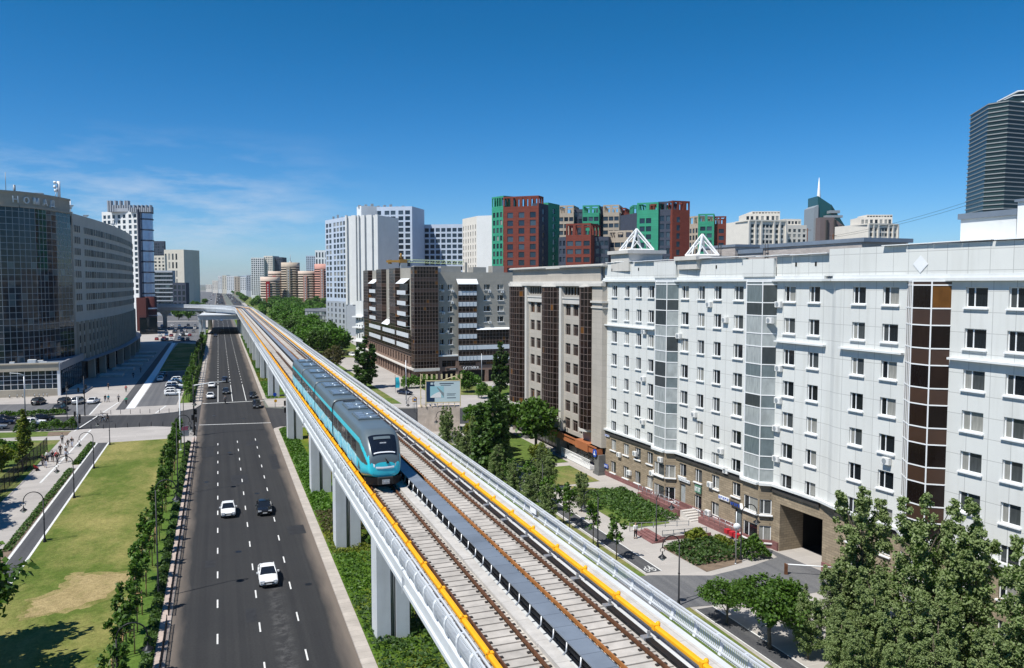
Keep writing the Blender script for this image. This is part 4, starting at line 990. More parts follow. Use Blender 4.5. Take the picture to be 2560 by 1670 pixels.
# west side: projecting glass strips and white balconies
for y0, y1 in ((241,252),(262.6,274),(288,300)):
    glazing(BB, 'glass_strip', [(52.3,y1),(50.9,y1-1.2),(50.9,y0+1.2),(52.3,y0)], zlev(15.2,33.1,1.02), [1,4,1], M['g_brown'], M['f_brown'], spand={4,5,12}, span_m=M['spandrel'], mw=.08)
glazing(BB, 'glass_strip', [(50.95,298),(50.95,221.4)], zlev(8.4,15.2,1.13), 30, M['g_brown'], M['f_brown'], mw=.08)
b = MB()
for y0, y1 in ((228,239.5),(275.5,287)):
    for r in rB[:5]: b.box(50.9,51.0,y0,y1,r-2.3,r-1.05); b.box(51,52.4,y0,y1,r-2.3,r-2.2)
for r in (11.9,15.1):
    for y0, y1 in ((224,240),(243,262),(266,287)): b.box(50.75,50.85,y0,y1,r-2.3,r-1.0)
b.build('balcony', M['balc'], BB)
b = MB()
for y0, y1 in ((228,239.5),(275.5,287),(252,262.6)): 
    z = 28.4 if y0 != 252 else 15.2
    b.loft([[(50.4,y0,z),(52.3,y0,z+1.5)],[(50.4,y1,z),(52.3,y1,z+1.5)]], 0, False, False, False)
b.build('canopy', M['white'], BB)
for y0, y1 in ((228,239.5),(275.5,287)): glazing(BB, 'balcony_glazing', [(51.6,y1),(51.6,y0)], zlev(15.2,28.4,1.02), 6, M['g_brown'], M['f_brown'], mw=.08)
b = MB(); b.box(60,66,222,227,31.3,33.4); b.box(70,74,223,228,31.3,33.2); b.box(76,79.5,223,227,31.3,33.6); b.box(67,67.6,221,221.6,31.3,34.5); b.build('roof_block', M['greybeige'], BB)
def letters(txt, loc, rz, size, m, par, depth=.08):
    cu = bpy.data.curves.new('letter_curve', 'FONT'); cu.body = txt; cu.size = size; cu.extrude = depth; cu.materials.append(m); cu.align_x = 'CENTER'
    tmp = bpy.data.objects.new('letter_curve', cu); COL.objects.link(tmp); me = bpy.data.meshes.new_from_object(tmp.evaluated_get(bpy.context.evaluated_depsgraph_get())); bpy.data.objects.remove(tmp); me.materials.clear(); me.materials.append(m)
    o = bpy.data.objects.new('lettering', me); COL.objects.link(o); o.rotation_euler = (pi/2, 0, rz); o.parent = par; o.location = Vector(loc)-Vector(par['_b']); return o
letters('ОПТИКА', (67.5,FY-.75,3.85), 0, 1.15, M['white'], BB, .1)
b = MB(); b.box(60.2,63.4,FY-.72,FY-.6,3.95,4.4); sb = b.build('shop_sign', M['band'], BB)
b = MB()
for k in range(6): b.box(61.2+k*.3,61.4+k*.3,FY-.75,FY-.72,4.05,4.3)
b.build('sign_letters', M['white'], sb, tuple(BB['_b']))
# ------------------------------------------------------------------ left: curved office tower on a glazed podium, long curved wing
M['pstone'] = mat('podium_stone', (.42,.37,.29), .8, var=.08, vs=.4, brick=(1.2,.6,.015,.85,.05))
M['tbeige'] = mat('tower_beige', (.40,.35,.285), .8, var=.08, vs=.3, brick=(1.5,.75,.015,.85,.04), streak=.2)
M['wing'] = mat('wing_plaster', (.50,.465,.41), .85, var=.07, vs=.3, streak=.18)
M['fascia'] = mat('grey_fascia', (.27,.28,.31), .5, .2, var=.05)
NB = thing('round_office_tower', 'dark glass round-fronted office tower with a beige crown and raised letters', 'building', (-46,245,0), world=True)
TP = [(-70,243),(-66,238.5),(-61,235.6),(-56,234.2),(-51.5,234.6),(-47.6,236.6),(-44.6,239.8),(-42.7,243.6)]
TQ = [(-42.7,243.6),(-41.0,247.2),(-38.6,254.2)]
glazing(NB, 'glass_curtain', TP, zlev(8.0,48.2,1.62), [3]*7, M['g_tower'], M['f_grey'], mw=.12)
glazing(NB, 'glass_curtain', TQ, zlev(8.0,47.9,1.62), [2,4], M['g_tower'], M['f_grey'], mw=.09, proud=.03)
b = MB()
for a, c in zip(TP[:-1]+TQ[:-1], TP[1:]+TQ[1:]): wall_face(b, a, c, 48.1, 51.7); b.obox(a, c, 0, .6, 47.9, 48.4); b.obox(a, c, 0, .25, 51.5, 52.0)
wall_face(b, (-38.6,254.2), (-40,262), 0, 51.7); wall_face(b, (-40,262), (-70,262), 8, 51.7); wall_face(b, (-70,262), (-70,243), 8, 51.7)
b.build('crown_wall', M['tbeige'], NB)
b = MB(); b.prism(TP[1:]+TQ[1:]+[(-40,262),(-68,262)], 8, 50.9); 
b = MB(); b.prism([(p[0]*.985-.7,p[1]*.99+2.8) for p in TP]+[(-41.5,249),(-40,255),(-41,261),(-69,261)], 48.6, 51.0); b.build('roof', M['roofmetal'], NB)
lp = [(-48.2,236.3),(-46.2,238.1),(-44.4,240.2),(-42.9,243.1),(-41.7,245.7)]
for ch, p, rz in zip('НОМАД', lp, (.47,.82,1.05,1.11,1.12)): letters(ch, (p[0]+.22*sin(rz),p[1]-.22*cos(rz),49.05), rz, 2.3, M['white'], NB, .25)
b = MB(); b.tube([(-40.8,252,51.6),(-40.8,252,56.6)], .4, 8); b.tube([(-42,252.4,51.7),(-41,252.2,55.5)], .12, 5)
for dx, z in ((-.8,56.2),(-.85,55.0),(-.7,54.0)): b.tube([(-40.8+dx-.35,251.6,z),(-40.8+dx+.3,251.6,z)], .4, 8)
b.build('antenna', M['f_white'], NB)
b = MB(); b.box(-45.5,-43.5,245,246.5,51.2,52.6); b.tube([(-50.5,238,51.6),(-50.5,238,56.8)], .08, 5); b.tube([(-48.8,239,51.6),(-48.8,239,53.8)], .3, 6); b.build('roof_plant', M['f_grey'], NB)
PB = thing('podium_hall', 'low glazed hall with a beige fascia in front of the round tower', 'building', (-50,236,0), world=True)
pf = [(-78,228.6),(-38.3,228.2)]; ps = [(-38.3,228.2),(-37.3,257)]
b = MB(); b.obox(*pf, 0, .7, 6.5, 8.4); b.obox(*pf, 0, .9, 8.2, 8.5); b.build('fascia', M['pstone'], PB)
b = MB(); b.obox(*ps, 0, .5, 6.5, 8.4); b.build('side_fascia', M['fascia'], PB)
glazing(PB, 'glass_front', [(-78,228.5),(-38.4,228.3)], [1.9,3.2,4.3,5.4,6.5], 26, M['g_tower'], M['f_white'], mw=.11)
glazing(PB, 'glass_side', [(-38.35,228.4),(-37.4,257)], [0,1.6,3.2,4.9,6.5], 12, M['g_tower'], M['black'], mw=.08)
b = MB(); b.obox((-78,228.5),(-38.4,228.2), 0, .5, 0, 1.9); b.build('stone_base', M['pstone'], PB)
b = MB(); b.box(-38.75,-38.1,227.7,228.6,0,8.3); b.build('corner_post', M['f_white'], PB)
b = MB(); b.prism([(-78,228.7),(-38.4,228.4),(-37.5,257),(-78,262)], 6.6, 8.0, 0); b.build('roof', M['roofmetal'], PB)
b = MB()
for k in range(9):
    y = 231+k*2.6; pts = [(-37.95+k*.033, y+q*.5, 5.5+.35*sin(q*2.2+k*1.3)+.15*q) for q in range(4)]; b.tube(pts, .12, 5)
b.build('script_sign', M['fascia'], PB)
b = MB()
for x,y,s in ((-46,232,1.0),(-44,233,.7),(-50,232,.6),(-42.5,231.5,.5)): b.box(x,x+1.8*s,y,y+1.4*s,8,8+1.0*s)
b.build('roof_plant', M['acwhite'], PB)
b = MB(); b.prism([(-37.6,231),(-33.2,232.5),(-32.6,241),(-37.2,247)], .1, .5); b.prism([(-37.4,233),(-34,234),(-33.4,240),(-37,245)], .5, .9); b.build('steps', M['concrete'], PB)
WG = thing('curved_wing', 'long beige office wing curving along the left side of the road', 'building', (-38,320,0), world=True)
AP = [(-38.6,258),(-37.4,268),(-36.0,281),(-34.8,295),(-33.9,310),(-33.35,327),(-33.2,345),(-33.4,362),(-34.2,378),(-36.5,396),(-41,415)]
wins = []; b = MB()
for i, (a, c) in enumerate(zip(AP[:-1], AP[1:])):
    L = hypot(c[0]-a[0], c[1]-a[1]); H = []; s = .7
    pat = [(1.15,.95),(1.15,.95),(1.15,1.0),(3.0,1.1),(1.15,.95)]; j = 0
    while s+pat[j%5][0] < L-.3:
        w_0 = pat[j%5][0]
        for r in range(8): z = 44.2-3.28*r; H.append((s, s+w_0, z-.95, z+.95, 'd'))
        s += w_0+pat[j%5][1]; j += 1
    facade(WG, '', c, a, 17.6, 48.4, [(L-h[1],L-h[0])+h[2:] for h in H], [1], .25, 'p', wins, b)
    s = 1.0; H = []
    while s+2.2 < L:
        for r in range(3): z = 15.6-3.4*r; H.append((s, s+2.2, z-1.1, z+1.1, 'd'))
        s += 4.3
    facade(WG, '', c, a, 6.0, 17.6, [(L-h[1],L-h[0])+h[2:] for h in H], [1], .3, 'p', wins, b)
wall_face(b, (-60,415), AP[-1], 0, 48.4); wall_face(b, AP[0], (-60,258), 0, 48.4)
b.build('wall', M['wing'], WG); add_windows(WG, wins)
b = MB(); b.prism([(p[0]-.3,p[1]) for p in AP]+[(-60,415),(-60,258)], 45, 47.6); b.build('roof', M['roofmetal'], WG)
b = MB(); g = MB()
for a, c in zip(AP[:-1], AP[1:]):
    L = hypot(c[0]-a[0], c[1]-a[1]); n = int(L/4.3)
    for k in range(n+1):
        for e in (0,.75):
            t = min(1,(k*4.3+e+.1)/L); p = (a[0]+(c[0]-a[0])*t, a[1]+(c[1]-a[1])*t); q = (p[0]+(c[0]-a[0])/L*.3, p[1]+(c[1]-a[1])/L*.3); b.obox(q, p, -.55, 0, 6, 17.4)
    g.obox(c, a, -2.6, .1, 6.0, 6.15)
tag(b.build('pilasters', M['tbeige'], WG), kind='stuff'); g.build('glass_awning', M['fascia'], WG)
glazing(WG, 'shopfront', list(reversed(AP)), [0,2,4,6], 4, M['g_tower'], M['black'], mw=.1)
b = MB()
for k, p in enumerate(AP[1:-1]): b.box(p[0]+.2,p[0]+2.0,p[1]-1,p[1]+1,0,6.1)
b.build('stone_pillar', M['tbeige'], WG)
for k, (x,y) in enumerate(((-31,270),(-29.5,288),(-28.2,303),(-27.5,318),(-27,334),(-27,352))):
    b = MB(); b.prism([(x-3.5,y-2.2),(x+3,y-3.2),(x+3,y+2.6),(x-3.5,y+3.6)], .1, .75); b.build('terrace', M['concrete'], WG)
b = MB()
for x, y, h in ((-40,262,3.2),(-40.2,266,5),(-41,270,2.0),(-36,330,3.5),(-37.5,275,1.2)): b.tube([(x,y,48),(x,y,48+h)], .14, 5); b.lathe([(0,0),(.7,.25),(.9,.6)], (x,y,48+h*.55), 10)
b.build('antenna', M['f_white'], WG)

# ------------------------------------------------------------------ blocks further away
def block(B, A, Bp, back_, z0, z1, m, front=None, left=None, right=None, crown=0, wins=None, name='wall', ramt=.25, ch=None):
    """box building from plan front edge A->Bp; front/left/right = (cols, pitch, w, h, top, zmin, kind)"""
    dx, dy = Bp[0]-A[0], Bp[1]-A[1]; L = hypot(dx, dy); n = (-dy/L*back_, dx/L*back_)
    C_, D_ = (Bp[0]+n[0],Bp[1]+n[1]), (A[0]+n[0],A[1]+n[1]); b = MB()
    for (a, c, sp) in ((A,Bp,front),(Bp,C_,right),(C_,D_,None),(D_,A,left)):
        l = hypot(c[0]-a[0], c[1]-a[1]); H = []
        if sp:
            cols, pitch, w0, h, top, zmin, kind = sp
            cs = cols if isinstance(cols, (list,tuple)) else [(k+.5)/cols for k in range(cols)]
            z = z1-crown-top
            while z-h/2 > max(zmin, z0+.3):
                for q in cs: H.append((l*q-w0/2, l*q+w0/2, z-h/2, z+h/2, kind))
                z -= pitch
        facade(B, '', a, c, z0, z1-crown, H, [1], ramt, 'p', wins, b)
        if crown:
            k = max(2, int(round(l/ (ch or 4)))); facade(B, '', a, c, z1-crown, z1, [((i+.16)*l/k, (i+.84)*l/k, z1-crown+.4, z1-.7, 'x') for i in range(k)], [1], .6, b=b)
    b.face([(*p, z1-crown-.4 if not crown else z1-crown) for p in (A,Bp,C_,D_)])
    return b.build(name, m, B)
def far(name, label, px0, px1, dep0, dep1, back_, z1, m, front=None, left=None, right=None, crown=0, z0=0, cat='building', group=None, mats=None):
    A, Bp = D(px0,dep0), D(px1,dep1); t = thing(name, label, cat, (A[0],A[1],z0), group=group, world=True); wn_ = []
    block(t, A, Bp, back_, z0, z1, m, front, left, right, crown, wn_); t['_w'] = 0
    return t, wn_
fm = lambda n, c, **k: M.setdefault(n, mat(n, c, .7, var=.05, vs=.2, **k))
fm('towerwhite', (.66,.67,.66)); fm('towerblue', (.46,.53,.63)); fm('towergrey', (.33,.36,.40)); fm('cream', (.60,.56,.47)); fm('creamy2', (.66,.62,.55))
M['bgreen'] = mat('green_brick', (.035,.27,.165), .8, var=.08, vs=.3, brick=(.8,.3,.02,.9,.1,.5)); M['bred'] = mat('red_brick', (.165,.04,.027), .85, var=.1, vs=.3, brick=(.8,.3,.02,.85,.12,.5)); M['bnavy'] = mat('navy_brick', (.05,.062,.09), .85, var=.08, brick=(.8,.3,.02,.85,.1,.5)); M['bsand'] = mat('sand_brick', (.40,.34,.27), .85, var=.08, brick=(.8,.3,.02,.85,.08,.5))
# pale stepped tower with ribbed end wall
t, w0 = far('ribbed_tower', 'tall pale residential tower with a ribbed blank end wall and grey lower floors', 867, 948, 430, 423, 22, 64.3, M['towerwhite'])
A = D(816,455); Bp = D(866,430)
block(t, A, Bp, 16, 18.5, 64.0, M['towerblue'], front=([.1,.26,.48,.64,.8,.95],3.02,3.3,2.1,3.2,18,'p'), wins=w0, name='side_wall')
block(t, (A[0]-.15,A[1]-.2), (Bp[0]-.15,Bp[1]-.2), 16, 0, 18.6, M['towergrey'], front=([.12,.3,.5,.7,.88],3.02,2.0,1.9,2,0,'p'), wins=w0, name='lower_wall')
b = MB(); a, c = D(867,429.6), D(948,422.6)
for f0, f1 in ((.0,.05),(.2,.33),(.38,.42),(.52,.6),(.66,.82),(.92,1)):
    b.obox((a[0]+(c[0]-a[0])*f0,a[1]+(c[1]-a[1])*f0), (a[0]+(c[0]-a[0])*f1,a[1]+(c[1]-a[1])*f1), -.2, .7, 17, 64.6)
b.build('rib', M['towerwhite'], t)
b = MB(); b.obox(a, c, -.4, .4, 0, 17); b.build('grey_end', M['towergrey'], t); add_windows(t, w0)
b = MB(); c_ = D(850,445)
for k in range(5): b.box(c_[0]-3+k*2.4, c_[0]-2+k*2.4, c_[1]+2, c_[1]+3.5, 64, 65.5+k%2)
b.build('roof_plant', M['f_grey'], t)
t, w0 = far('grid_tower', 'blue-white residential tower with a regular grid of square dark windows', 895, 1032, 462, 455, 22, 72.0, M['towerblue'], front=([.13,.27,.4,.55,.66,.8,.92],3.25,2.9,2.3,3.4,30,'q'))
block(t, D(895,462), D(906,455), 12, 20, 72.3, M['towerwhite'], wins=w0, name='corner_wall'); add_windows(t, w0)
b = MB(); c_ = D(960,462)
for k in range(8): b.box(c_[0]-14+k*3.6, c_[0]-12.6+k*3.6, c_[1], c_[1]+2, 71.5, 72.9+(k%3)*.5)
b.build('roof_plant', M['f_grey'], t)
t, w0 = far('grid_block', 'lower white residential block with square windows between two towers', 1034, 1158, 480, 474, 20, 63.4, M['towerblue'], front=(9,3.25,2.6,2.2,3.3,30,'q')); add_windows(t, w0)
t, w0 = far('slab_tower', 'cream slab tower with a windowed side and a blank grey front', 1192, 1234, 392, 388, 20, 61.3, M['towerwhite'])
block(t, D(1157,410), D(1192,392), 8, 0, 61.2, M['creamy2'], front=(6,3.3,1.0,2.2,5,28,'p'), crown=0, wins=w0, name='side_wall'); add_windows(t, w0)
# colourful complex
t, w0 = far('colour_tower', 'tall green and red brick tower with open roof frames, left end of the complex', 1258, 1346, 338, 332, 6, 64.7, M['bred'], front=([.2,.52,.84],3.3,2.6,2.3,3.2,30,'q'), left=(6,3.3,1.2,2.1,3.2,30,'p'), crown=4.6)
block(t, D(1230,345), D(1259,338.5), 8, 0, 65.3, M['bgreen'], front=([.2,.5,.8],3.3,1.5,2.1,3.2,30,'p'), crown=4.6, wins=w0, name='green_wall', ch=1.7)
block(t, D(1346,332.2), D(1370,340), 3, 0, 61.6, M['bnavy'], front=([.5],3.3,1.9,2.1,3.2,30,'q'), wins=w0, name='navy_wall')
block(t, D(1370,340), D(1398,350), 3, 0, 62.6, M['bgreen'], front=([.5],3.3,2.4,2.1,3.2,30,'q'), wins=w0, name='green_wall'); add_windows(t, w0)
t, w0 = far('colour_block', 'rear row of sand, green and navy brick blocks with open roof frames', 1396, 1433, 392, 390, 14, 66.3, M['bsand'], front=(3,3.3,2.0,2.0,2.5,35,'q'), crown=4.2)
block(t, D(1433,392), D(1455,391), 14, 0, 64.5, M['bnavy'], front=(2,3.3,1.8,2,2.5,35,'q'), wins=w0, name='navy_wall')
block(t, D(1455,388), D(1496,386), 14, 0, 66.0, M['bgreen'], front=(3,3.3,2.2,2.0,2.6,35,'q'), crown=4, wins=w0, name='green_wall')
block(t, D(1496,391), D(1506,391), 12, 0, 65.8, M['bnavy'], wins=w0, name='navy_wall')
block(t, D(1506,388), D(1546,386), 14, 0, 66.2, M['bsand'], front=(3,3.3,2.2,2,2.6,35,'q'), crown=4, wins=w0, name='sand_wall')
block(t, D(1546,392), D(1562,391), 12, 0, 65.2, M['bred'], crown=3.5, wins=w0, name='red_wall'); add_windows(t, w0)
t, w0 = far('colour_block', 'lower red, navy and sand front blocks in the middle of the coloured complex', 1414, 1476, 326, 322, 14, 52.6, M['bred'], front=(3,3.3,2.6,2.0,3,30,'q'), crown=5, left=(3,3.3,1.6,2,3,30,'q'))
block(t, D(1396,332), D(1414,328), 12, 0, 47.5, M['bnavy'], front=(2,3.3,1.4,2,2.6,30,'q'), wins=w0, name='navy_wall')
block(t, D(1476,327), D(1520,325), 14, 0, 47.4, M['bnavy'], front=(4,3.3,1.5,2,2.6,30,'q'), wins=w0, name='navy_wall')
block(t, D(1520,330), D(1580,326), 14, 0, 50.0, M['bsand'], front=(4,3.3,2.4,2,2.6,30,'q'), crown=3.2, wins=w0, name='sand_wall'); add_windows(t, w0)
t, w0 = far('colour_tower', 'navy, green and red brick tower at the right of the coloured complex', 1590, 1643, 330, 326, 20, 61.4, M['bgreen'], front=([.25,.55],3.3,2.2,2.1,4,30,'q'), crown=3.4)
block(t, D(1549,344), D(1590,330), 16, 0, 57.4, M['bnavy'], wins=w0, name='navy_wall')
block(t, D(1643,327), D(1678,325), 18, 0, 61.6, M['bnavy'], front=(2,3.3,2.0,2.2,3.2,30,'q'), crown=3.6, wins=w0, name='navy_wall')
block(t, D(1678,324), D(1721,327), 20, 0, 61.8, M['bred'], front=([.35],3.3,1.7,2.2,3.6,30,'q'), crown=4, wins=w0, name='red_wall', ch=3)
block(t, D(1580,350), D(1600,350), 10, 0, 62.5, M['bgreen'], crown=4, wins=w0, name='green_wall'); add_windows(t, w0)
t, w0 = far('colour_block', 'smaller sand, green and red block standing apart at the right of the coloured complex', 1742, 1782, 382, 380, 16, 61.4, M['bgreen'], front=([.3,.7],3.3,2.4,2.0,3,30,'q'), crown=4)
block(t, D(1720,388), D(1742,382), 12, 0, 60.6, M['bsand'], front=(3,3.3,1.4,2.2,3,30,'q'), crown=4, wins=w0, name='sand_wall')
block(t, D(1782,382), D(1812,381), 16, 0, 60.3, M['bred'], front=([.6],3.3,2.4,2,3,30,'q'), crown=4, wins=w0, name='red_wall'); add_windows(t, w0)
# cream stepped palaces
def palace(label, px0, pxc, px1, dep, zt, second=None):
    t, w0 = far('stepped_block', label, pxc, px1, dep, dep+8, 40, zt-8.5, M['creamy2'], front=([.1,.24,.4,.5,.6,.76,.9],4.2,2.6,2.6,4.5,40,'p'))
    block(t, D(px0,dep+22), D(pxc-1,dep+2), 12, 0, zt-8.6, M['creamy2'], front=([.12,.3,.5,.7,.88],4.2,2.2,2.8,4.5,40,'p'), wins=w0, name='side_wall')
    wpx = px1-px0
    block(t, D(px0+wpx*.18,dep+16), D(px0+wpx*.88,dep+14), 24, zt-9, zt-2.2, M['creamy2'], front=([.08,.2,.35,.5,.65,.8,.92],9,2.2,3.4,3.6,40,'p'), wins=w0, name='upper_storey')
    block(t, D(px0+wpx*.32,dep+18), D(px0+wpx*.88,dep+17), 20, zt-2.6, zt, M['creamy2'], front=(9,9,1.8,1,1.3,40,'p'), wins=w0, name='top_storey')
    if second:
        a, c, z2 = second; block(t, D(a,dep+14), D(c,dep+18), 30, 0, z2-5.5, M['creamy2'], front=(5,4.2,2.4,2.6,4.5,40,'p'), wins=w0, name='side_wall')
        block(t, D(a+4,dep+22), D(c-14,dep+24), 22, z2-6, z2, M['creamy2'], front=(5,8,2,2.4,3,40,'p'), wins=w0, name='upper_storey')
    b = MB(); a, c = D(pxc,dep), D(px1,dep+8); b.obox(a, c, -.2, 1.0, zt-9.2, zt-8.2); a2 = D(px0,dep+20); b.obox(a2, a, -.2, 1.0, zt-9.25, zt-8.25); b.build('cornice', M['creamy2'], t)
    for s in (.0,.17,.33,.67,.83,1): 
        q = (a[0]+(c[0]-a[0])*s, a[1]+(c[1]-a[1])*s); b = MB(); b.box(q[0]-.7,q[0]+.7,q[1]-1.0,q[1]+.4,0,zt-9.2); b.build('pilaster', M['creamy2'], t)
    add_windows(t, w0)
palace('cream stepped residential block with a tower, left of the green glass spire', 1836, 1868, 1960, 640, 87.3, (1952,2012,81.5))
palace('cream stepped residential block, right of the green glass spire', 2124, 2165, 2238, 640, 84.5)
# green glass tower with spire
fm('granite', (.16,.125,.12)); M['g_green'] = glass('green_glass', (.006,.045,.05), (.012,.07,.078), .2, .15, .4); M['g_band'] = glass('band_glass', (.014,.030,.030), (.024,.048,.046), .2, .2, .25)
t = thing('spire_tower', 'dark green glass office tower with a sloping top and white spire', 'building', (630,727,0), world=True)
def slanted(name, px0, px1, d0, zl, zr, m, back_=30):
    A, Bp = D(px0,d0), D(px1,d0); n = (sin(TH)*back_, cos(TH)*back_); b = MB(); i = [(A[0],A[1]),(Bp[0],Bp[1]),(Bp[0]+n[0],Bp[1]+n[1]),(A[0]+n[0],A[1]+n[1])]; zt = [zl,zr,zr,zl]
    b.v = [(*p,0) for p in i]+[(*p,z) for p, z in zip(i,zt)]; b.f = [(0,1,5,4),(1,2,6,5),(2,3,7,6),(3,0,4,7),(4,5,6,7)]; b.m = [0]*5; b.s = [False]*5; return b.build(name, m, t)
slanted('glass_body', 2038, 2072, 900, 126, 116, M['g_green']); slanted('glass_slope', 2072, 2114, 905, 117, 88, M['g_green'])
slanted('edge_wall', 2029, 2040, 898, 113, 116, M['f_grey']); slanted('granite_wing', 2045, 2080, 885, 101, 101, M['granite']); slanted('granite_wing', 2080, 2114, 886, 100, 88, M['granite'])
b = MB(); c_ = D(2040,905); b.tube([(*c_,112),(*c_,126),(*c_,147)], [2.6,2.0,.2], 8); b.build('spire', M['white'], t)
for px in (2062,2082,2096):
    b = MB(); c_ = D(px,884); b.box(c_[0]-1.3,c_[0]+1.3,c_[1]-1,c_[1]+.5,0,98 if px < 2090 else 92); b.build('dark_strip', M['band'], t)
b = MB(); a, c = D(2068,890), D(2092,890); b.obox(a, c, -8, 2, 106, 109); b.obox(D(2060,888), D(2100,888), -8, 1, 101, 103.5); b.build('terrace', M['f_grey'], t)
# big wavy tower at the right edge
t = thing('wavy_tower', 'very tall dark tower with pale horizontal floor bands, cut by the right edge', 'building', (720,590,0), world=True)
g = MB(); f = MB(); f2 = MB()
for k in range(46):
    z = 8+k*4.3; wv = 2.5*sin((z-150)/42.0); 
    if z > 204: break
    A0, A1, A2 = D(2450+wv*.9,800), D(2500+wv*.6,786), D(2660,815)
    P4 = [A0, A1, A2, (A2[0]+20,A2[1]+40), (A0[0]+30,A0[1]+45)]
    g.prism(P4, z, z+4.3, 0); c = (sum(p[0] for p in P4)/5, sum(p[1] for p in P4)/5)
    f.prism([(c[0]+(p[0]-c[0])*1.015,c[1]+(p[1]-c[1])*1.03) for p in P4], z+3.0, z+3.9, 0, bottom=True)
g.build('glass_wall', M['g_band'], t); f.build('floor_band', M['cream'] if False else mat('band_grey', (.27,.285,.29), .6, var=.05), t)
b = MB(); A0, A1, A2 = D(2486,800), D(2540,792), D(2650,812); P4 = [A0,A1,A2,(A2[0]+10,A2[1]+30),(A0[0]+20,A0[1]+35)]
b.prism(P4, 205, 209, 0); P5 = [D(2512,800),D(2556,794),D(2650,812),(A2[0]+10,A2[1]+30),(A0[0]+30,A0[1]+35)]; b.prism(P5, 209, 213.5, 0); b.prism([D(2525,800),D(2560,796),D(2650,812),(A2[0]+10,A2[1]+30),(A0[0]+36,A0[1]+35)], 213.5, 217.5, 0); b.build('crown', M['g_band'], t)
b = MB(); b.prism([(p[0]-1,p[1]-1) for p in P4], 205.2, 206.2, 0, bottom=True); b.prism([(p[0]-1,p[1]-1) for p in P5], 212.8, 213.8, 0, bottom=True); b.prism([D(2522,799),D(2562,794),D(2655,811),(A2[0]+10,A2[1]+30),(A0[0]+36,A0[1]+35)], 217.2, 218.2, 0, bottom=True); b.build('crown_trim', M['white'], t)
# left: blue-white tower with glass cylinder
fm('redbase', (.075,.02,.018))
t, w0 = far('cylinder_tower', 'white and blue tower with a glass cylinder corner and dark red base', 262, 352, 486, 474, 5, 71.5, M['towerwhite'], front=([.08,.2,.33,.48,.62,.78,.92],3.2,2.3,2.1,3.2,22,'q'))
c_ = D(369,480); b = MB(); b.lathe([(4.4,20),(4.4,73)], (*c_,0), 20); b.build('glass_cylinder', M['towerblue'] if False else mat('mirror_blue', (.34,.42,.56), .22, .5, var=.1), t)
b = MB()
for k in range(9): b.lathe([(4.45,0),(4.75,.05),(4.75,.75),(4.45,.8)], (*c_,22+k*6.3), 20)
b.lathe([(4.8,0),(4.8,4)], (*c_,70), 20); b.build('dark_ring', M['bnavy'], t)
b = MB(); b.obox(D(350,474),D(356,475), -3, 1, 20, 72); b.build('dark_strip', M['bnavy'], t)
b = MB(); b.lathe([(5.2,0),(5.2,20.5),(0,20.5)], (*c_,0), 20); b.obox(D(344,474), D(368,474), -2, 1.5, 0, 20); b.build('red_base', M['redbase'], t)
b = MB()
for z in (4,8.5,13.0): b.lathe([(5.25,0),(5.5,.05),(5.5,.8),(5.25,.85)], (*c_,z), 20)
b.build('white_ring', M['white'], t)
b = MB()
for k in range(9):
    a, c = D(276+k*6,478), D(279.5+k*6,478); b.obox(a, c, -3, 0, 71, 77.6 if k in (0,1,3,5,7,8) else 75)
for k in range(11):
    a, c = D(330+k*5,474), D(333+k*5,474); b.obox(a, c, -3, 0, 70.5, 74.6-(k%2)*1.5)
b.obox(D(276,479), D(328,477), -6, 0, 71, 73); b.build('roof_fins', M['towergrey'], t); add_windows(t, w0)
b = MB(); a = D(348,440); c = D(392,446); b.prism([a,c,D(392,470),D(348,470)], 0, 9.5); b.build('entrance_block', M['g_tower'], t)
# beige office, dark low blocks
t, w0 = far('beige_office', 'tall beige office block with paired narrow windows behind the viaduct', 414, 463, 905, 900, 30, 66.3, M['cream'], front=([.08,.26,.44,.62],9.6,2.2,7.0,8,4,'p'))
block(t, D(463,900), D(486,912), 28, 0, 66.0, M['cream'], wins=w0, name='side_wall'); add_windows(t, w0)
t, w0 = far('glass_block', 'dark blue glass office block left of the beige office', 384, 433, 700, 698, 5, 39.6, M['towergrey'], front=(6,3.6,4.2,2.6,3,2,'t')); add_windows(t, w0)
t, w0 = far('cream_block', 'cream block with an orange side behind the dark glass office', 388, 416, 800, 798, 3, 56, M['cream'], front=(3,3.5,2.2,2,3,30,'p')); add_windows(t, w0)
t, w0 = far('dark_tower', 'distant dark blue tower peeking above the cream block', 386, 415, 1000, 1000, 4, 81, M['bnavy'], front=(5,3.4,2.2,2.2,4,40,'q')); add_windows(t, w0)
t, w0 = far('black_block', 'low black-windowed block at the foot of the beige office', 434, 466, 690, 688, 5, 29, M['bnavy'], front=(3,5,2.6,3.4,4,2,'t')); add_windows(t, w0)
t, w0 = far('glass_box', 'small grey-green glass building among the trees below the ribbed tower', 762, 818, 500, 494, 18, 12.6, M['fascia'], front=(8,2.6,2.2,1.9,2.6,.3,'y'), left=(5,2.6,2.6,1.9,2.6,.3,'y')); add_windows(t, w0)
t, w0 = far('white_villa', 'old white rendered building between the corner block and the ribbed tower', 889, 908, 318, 312, 14, 21.5, M['wtrim'], front=(3,3.4,1.2,1.9,7,1,'p'), left=(4,3.4,1.2,1.9,7,1,'p'))
b = MB(); a, c = D(884,317.5), D(909,311.5); 
for z in (5.4,10.8,15): b.obox(a, c, -2, .8, z, z+.5)
b.build('ledge', M['white'], t); add_windows(t, w0)
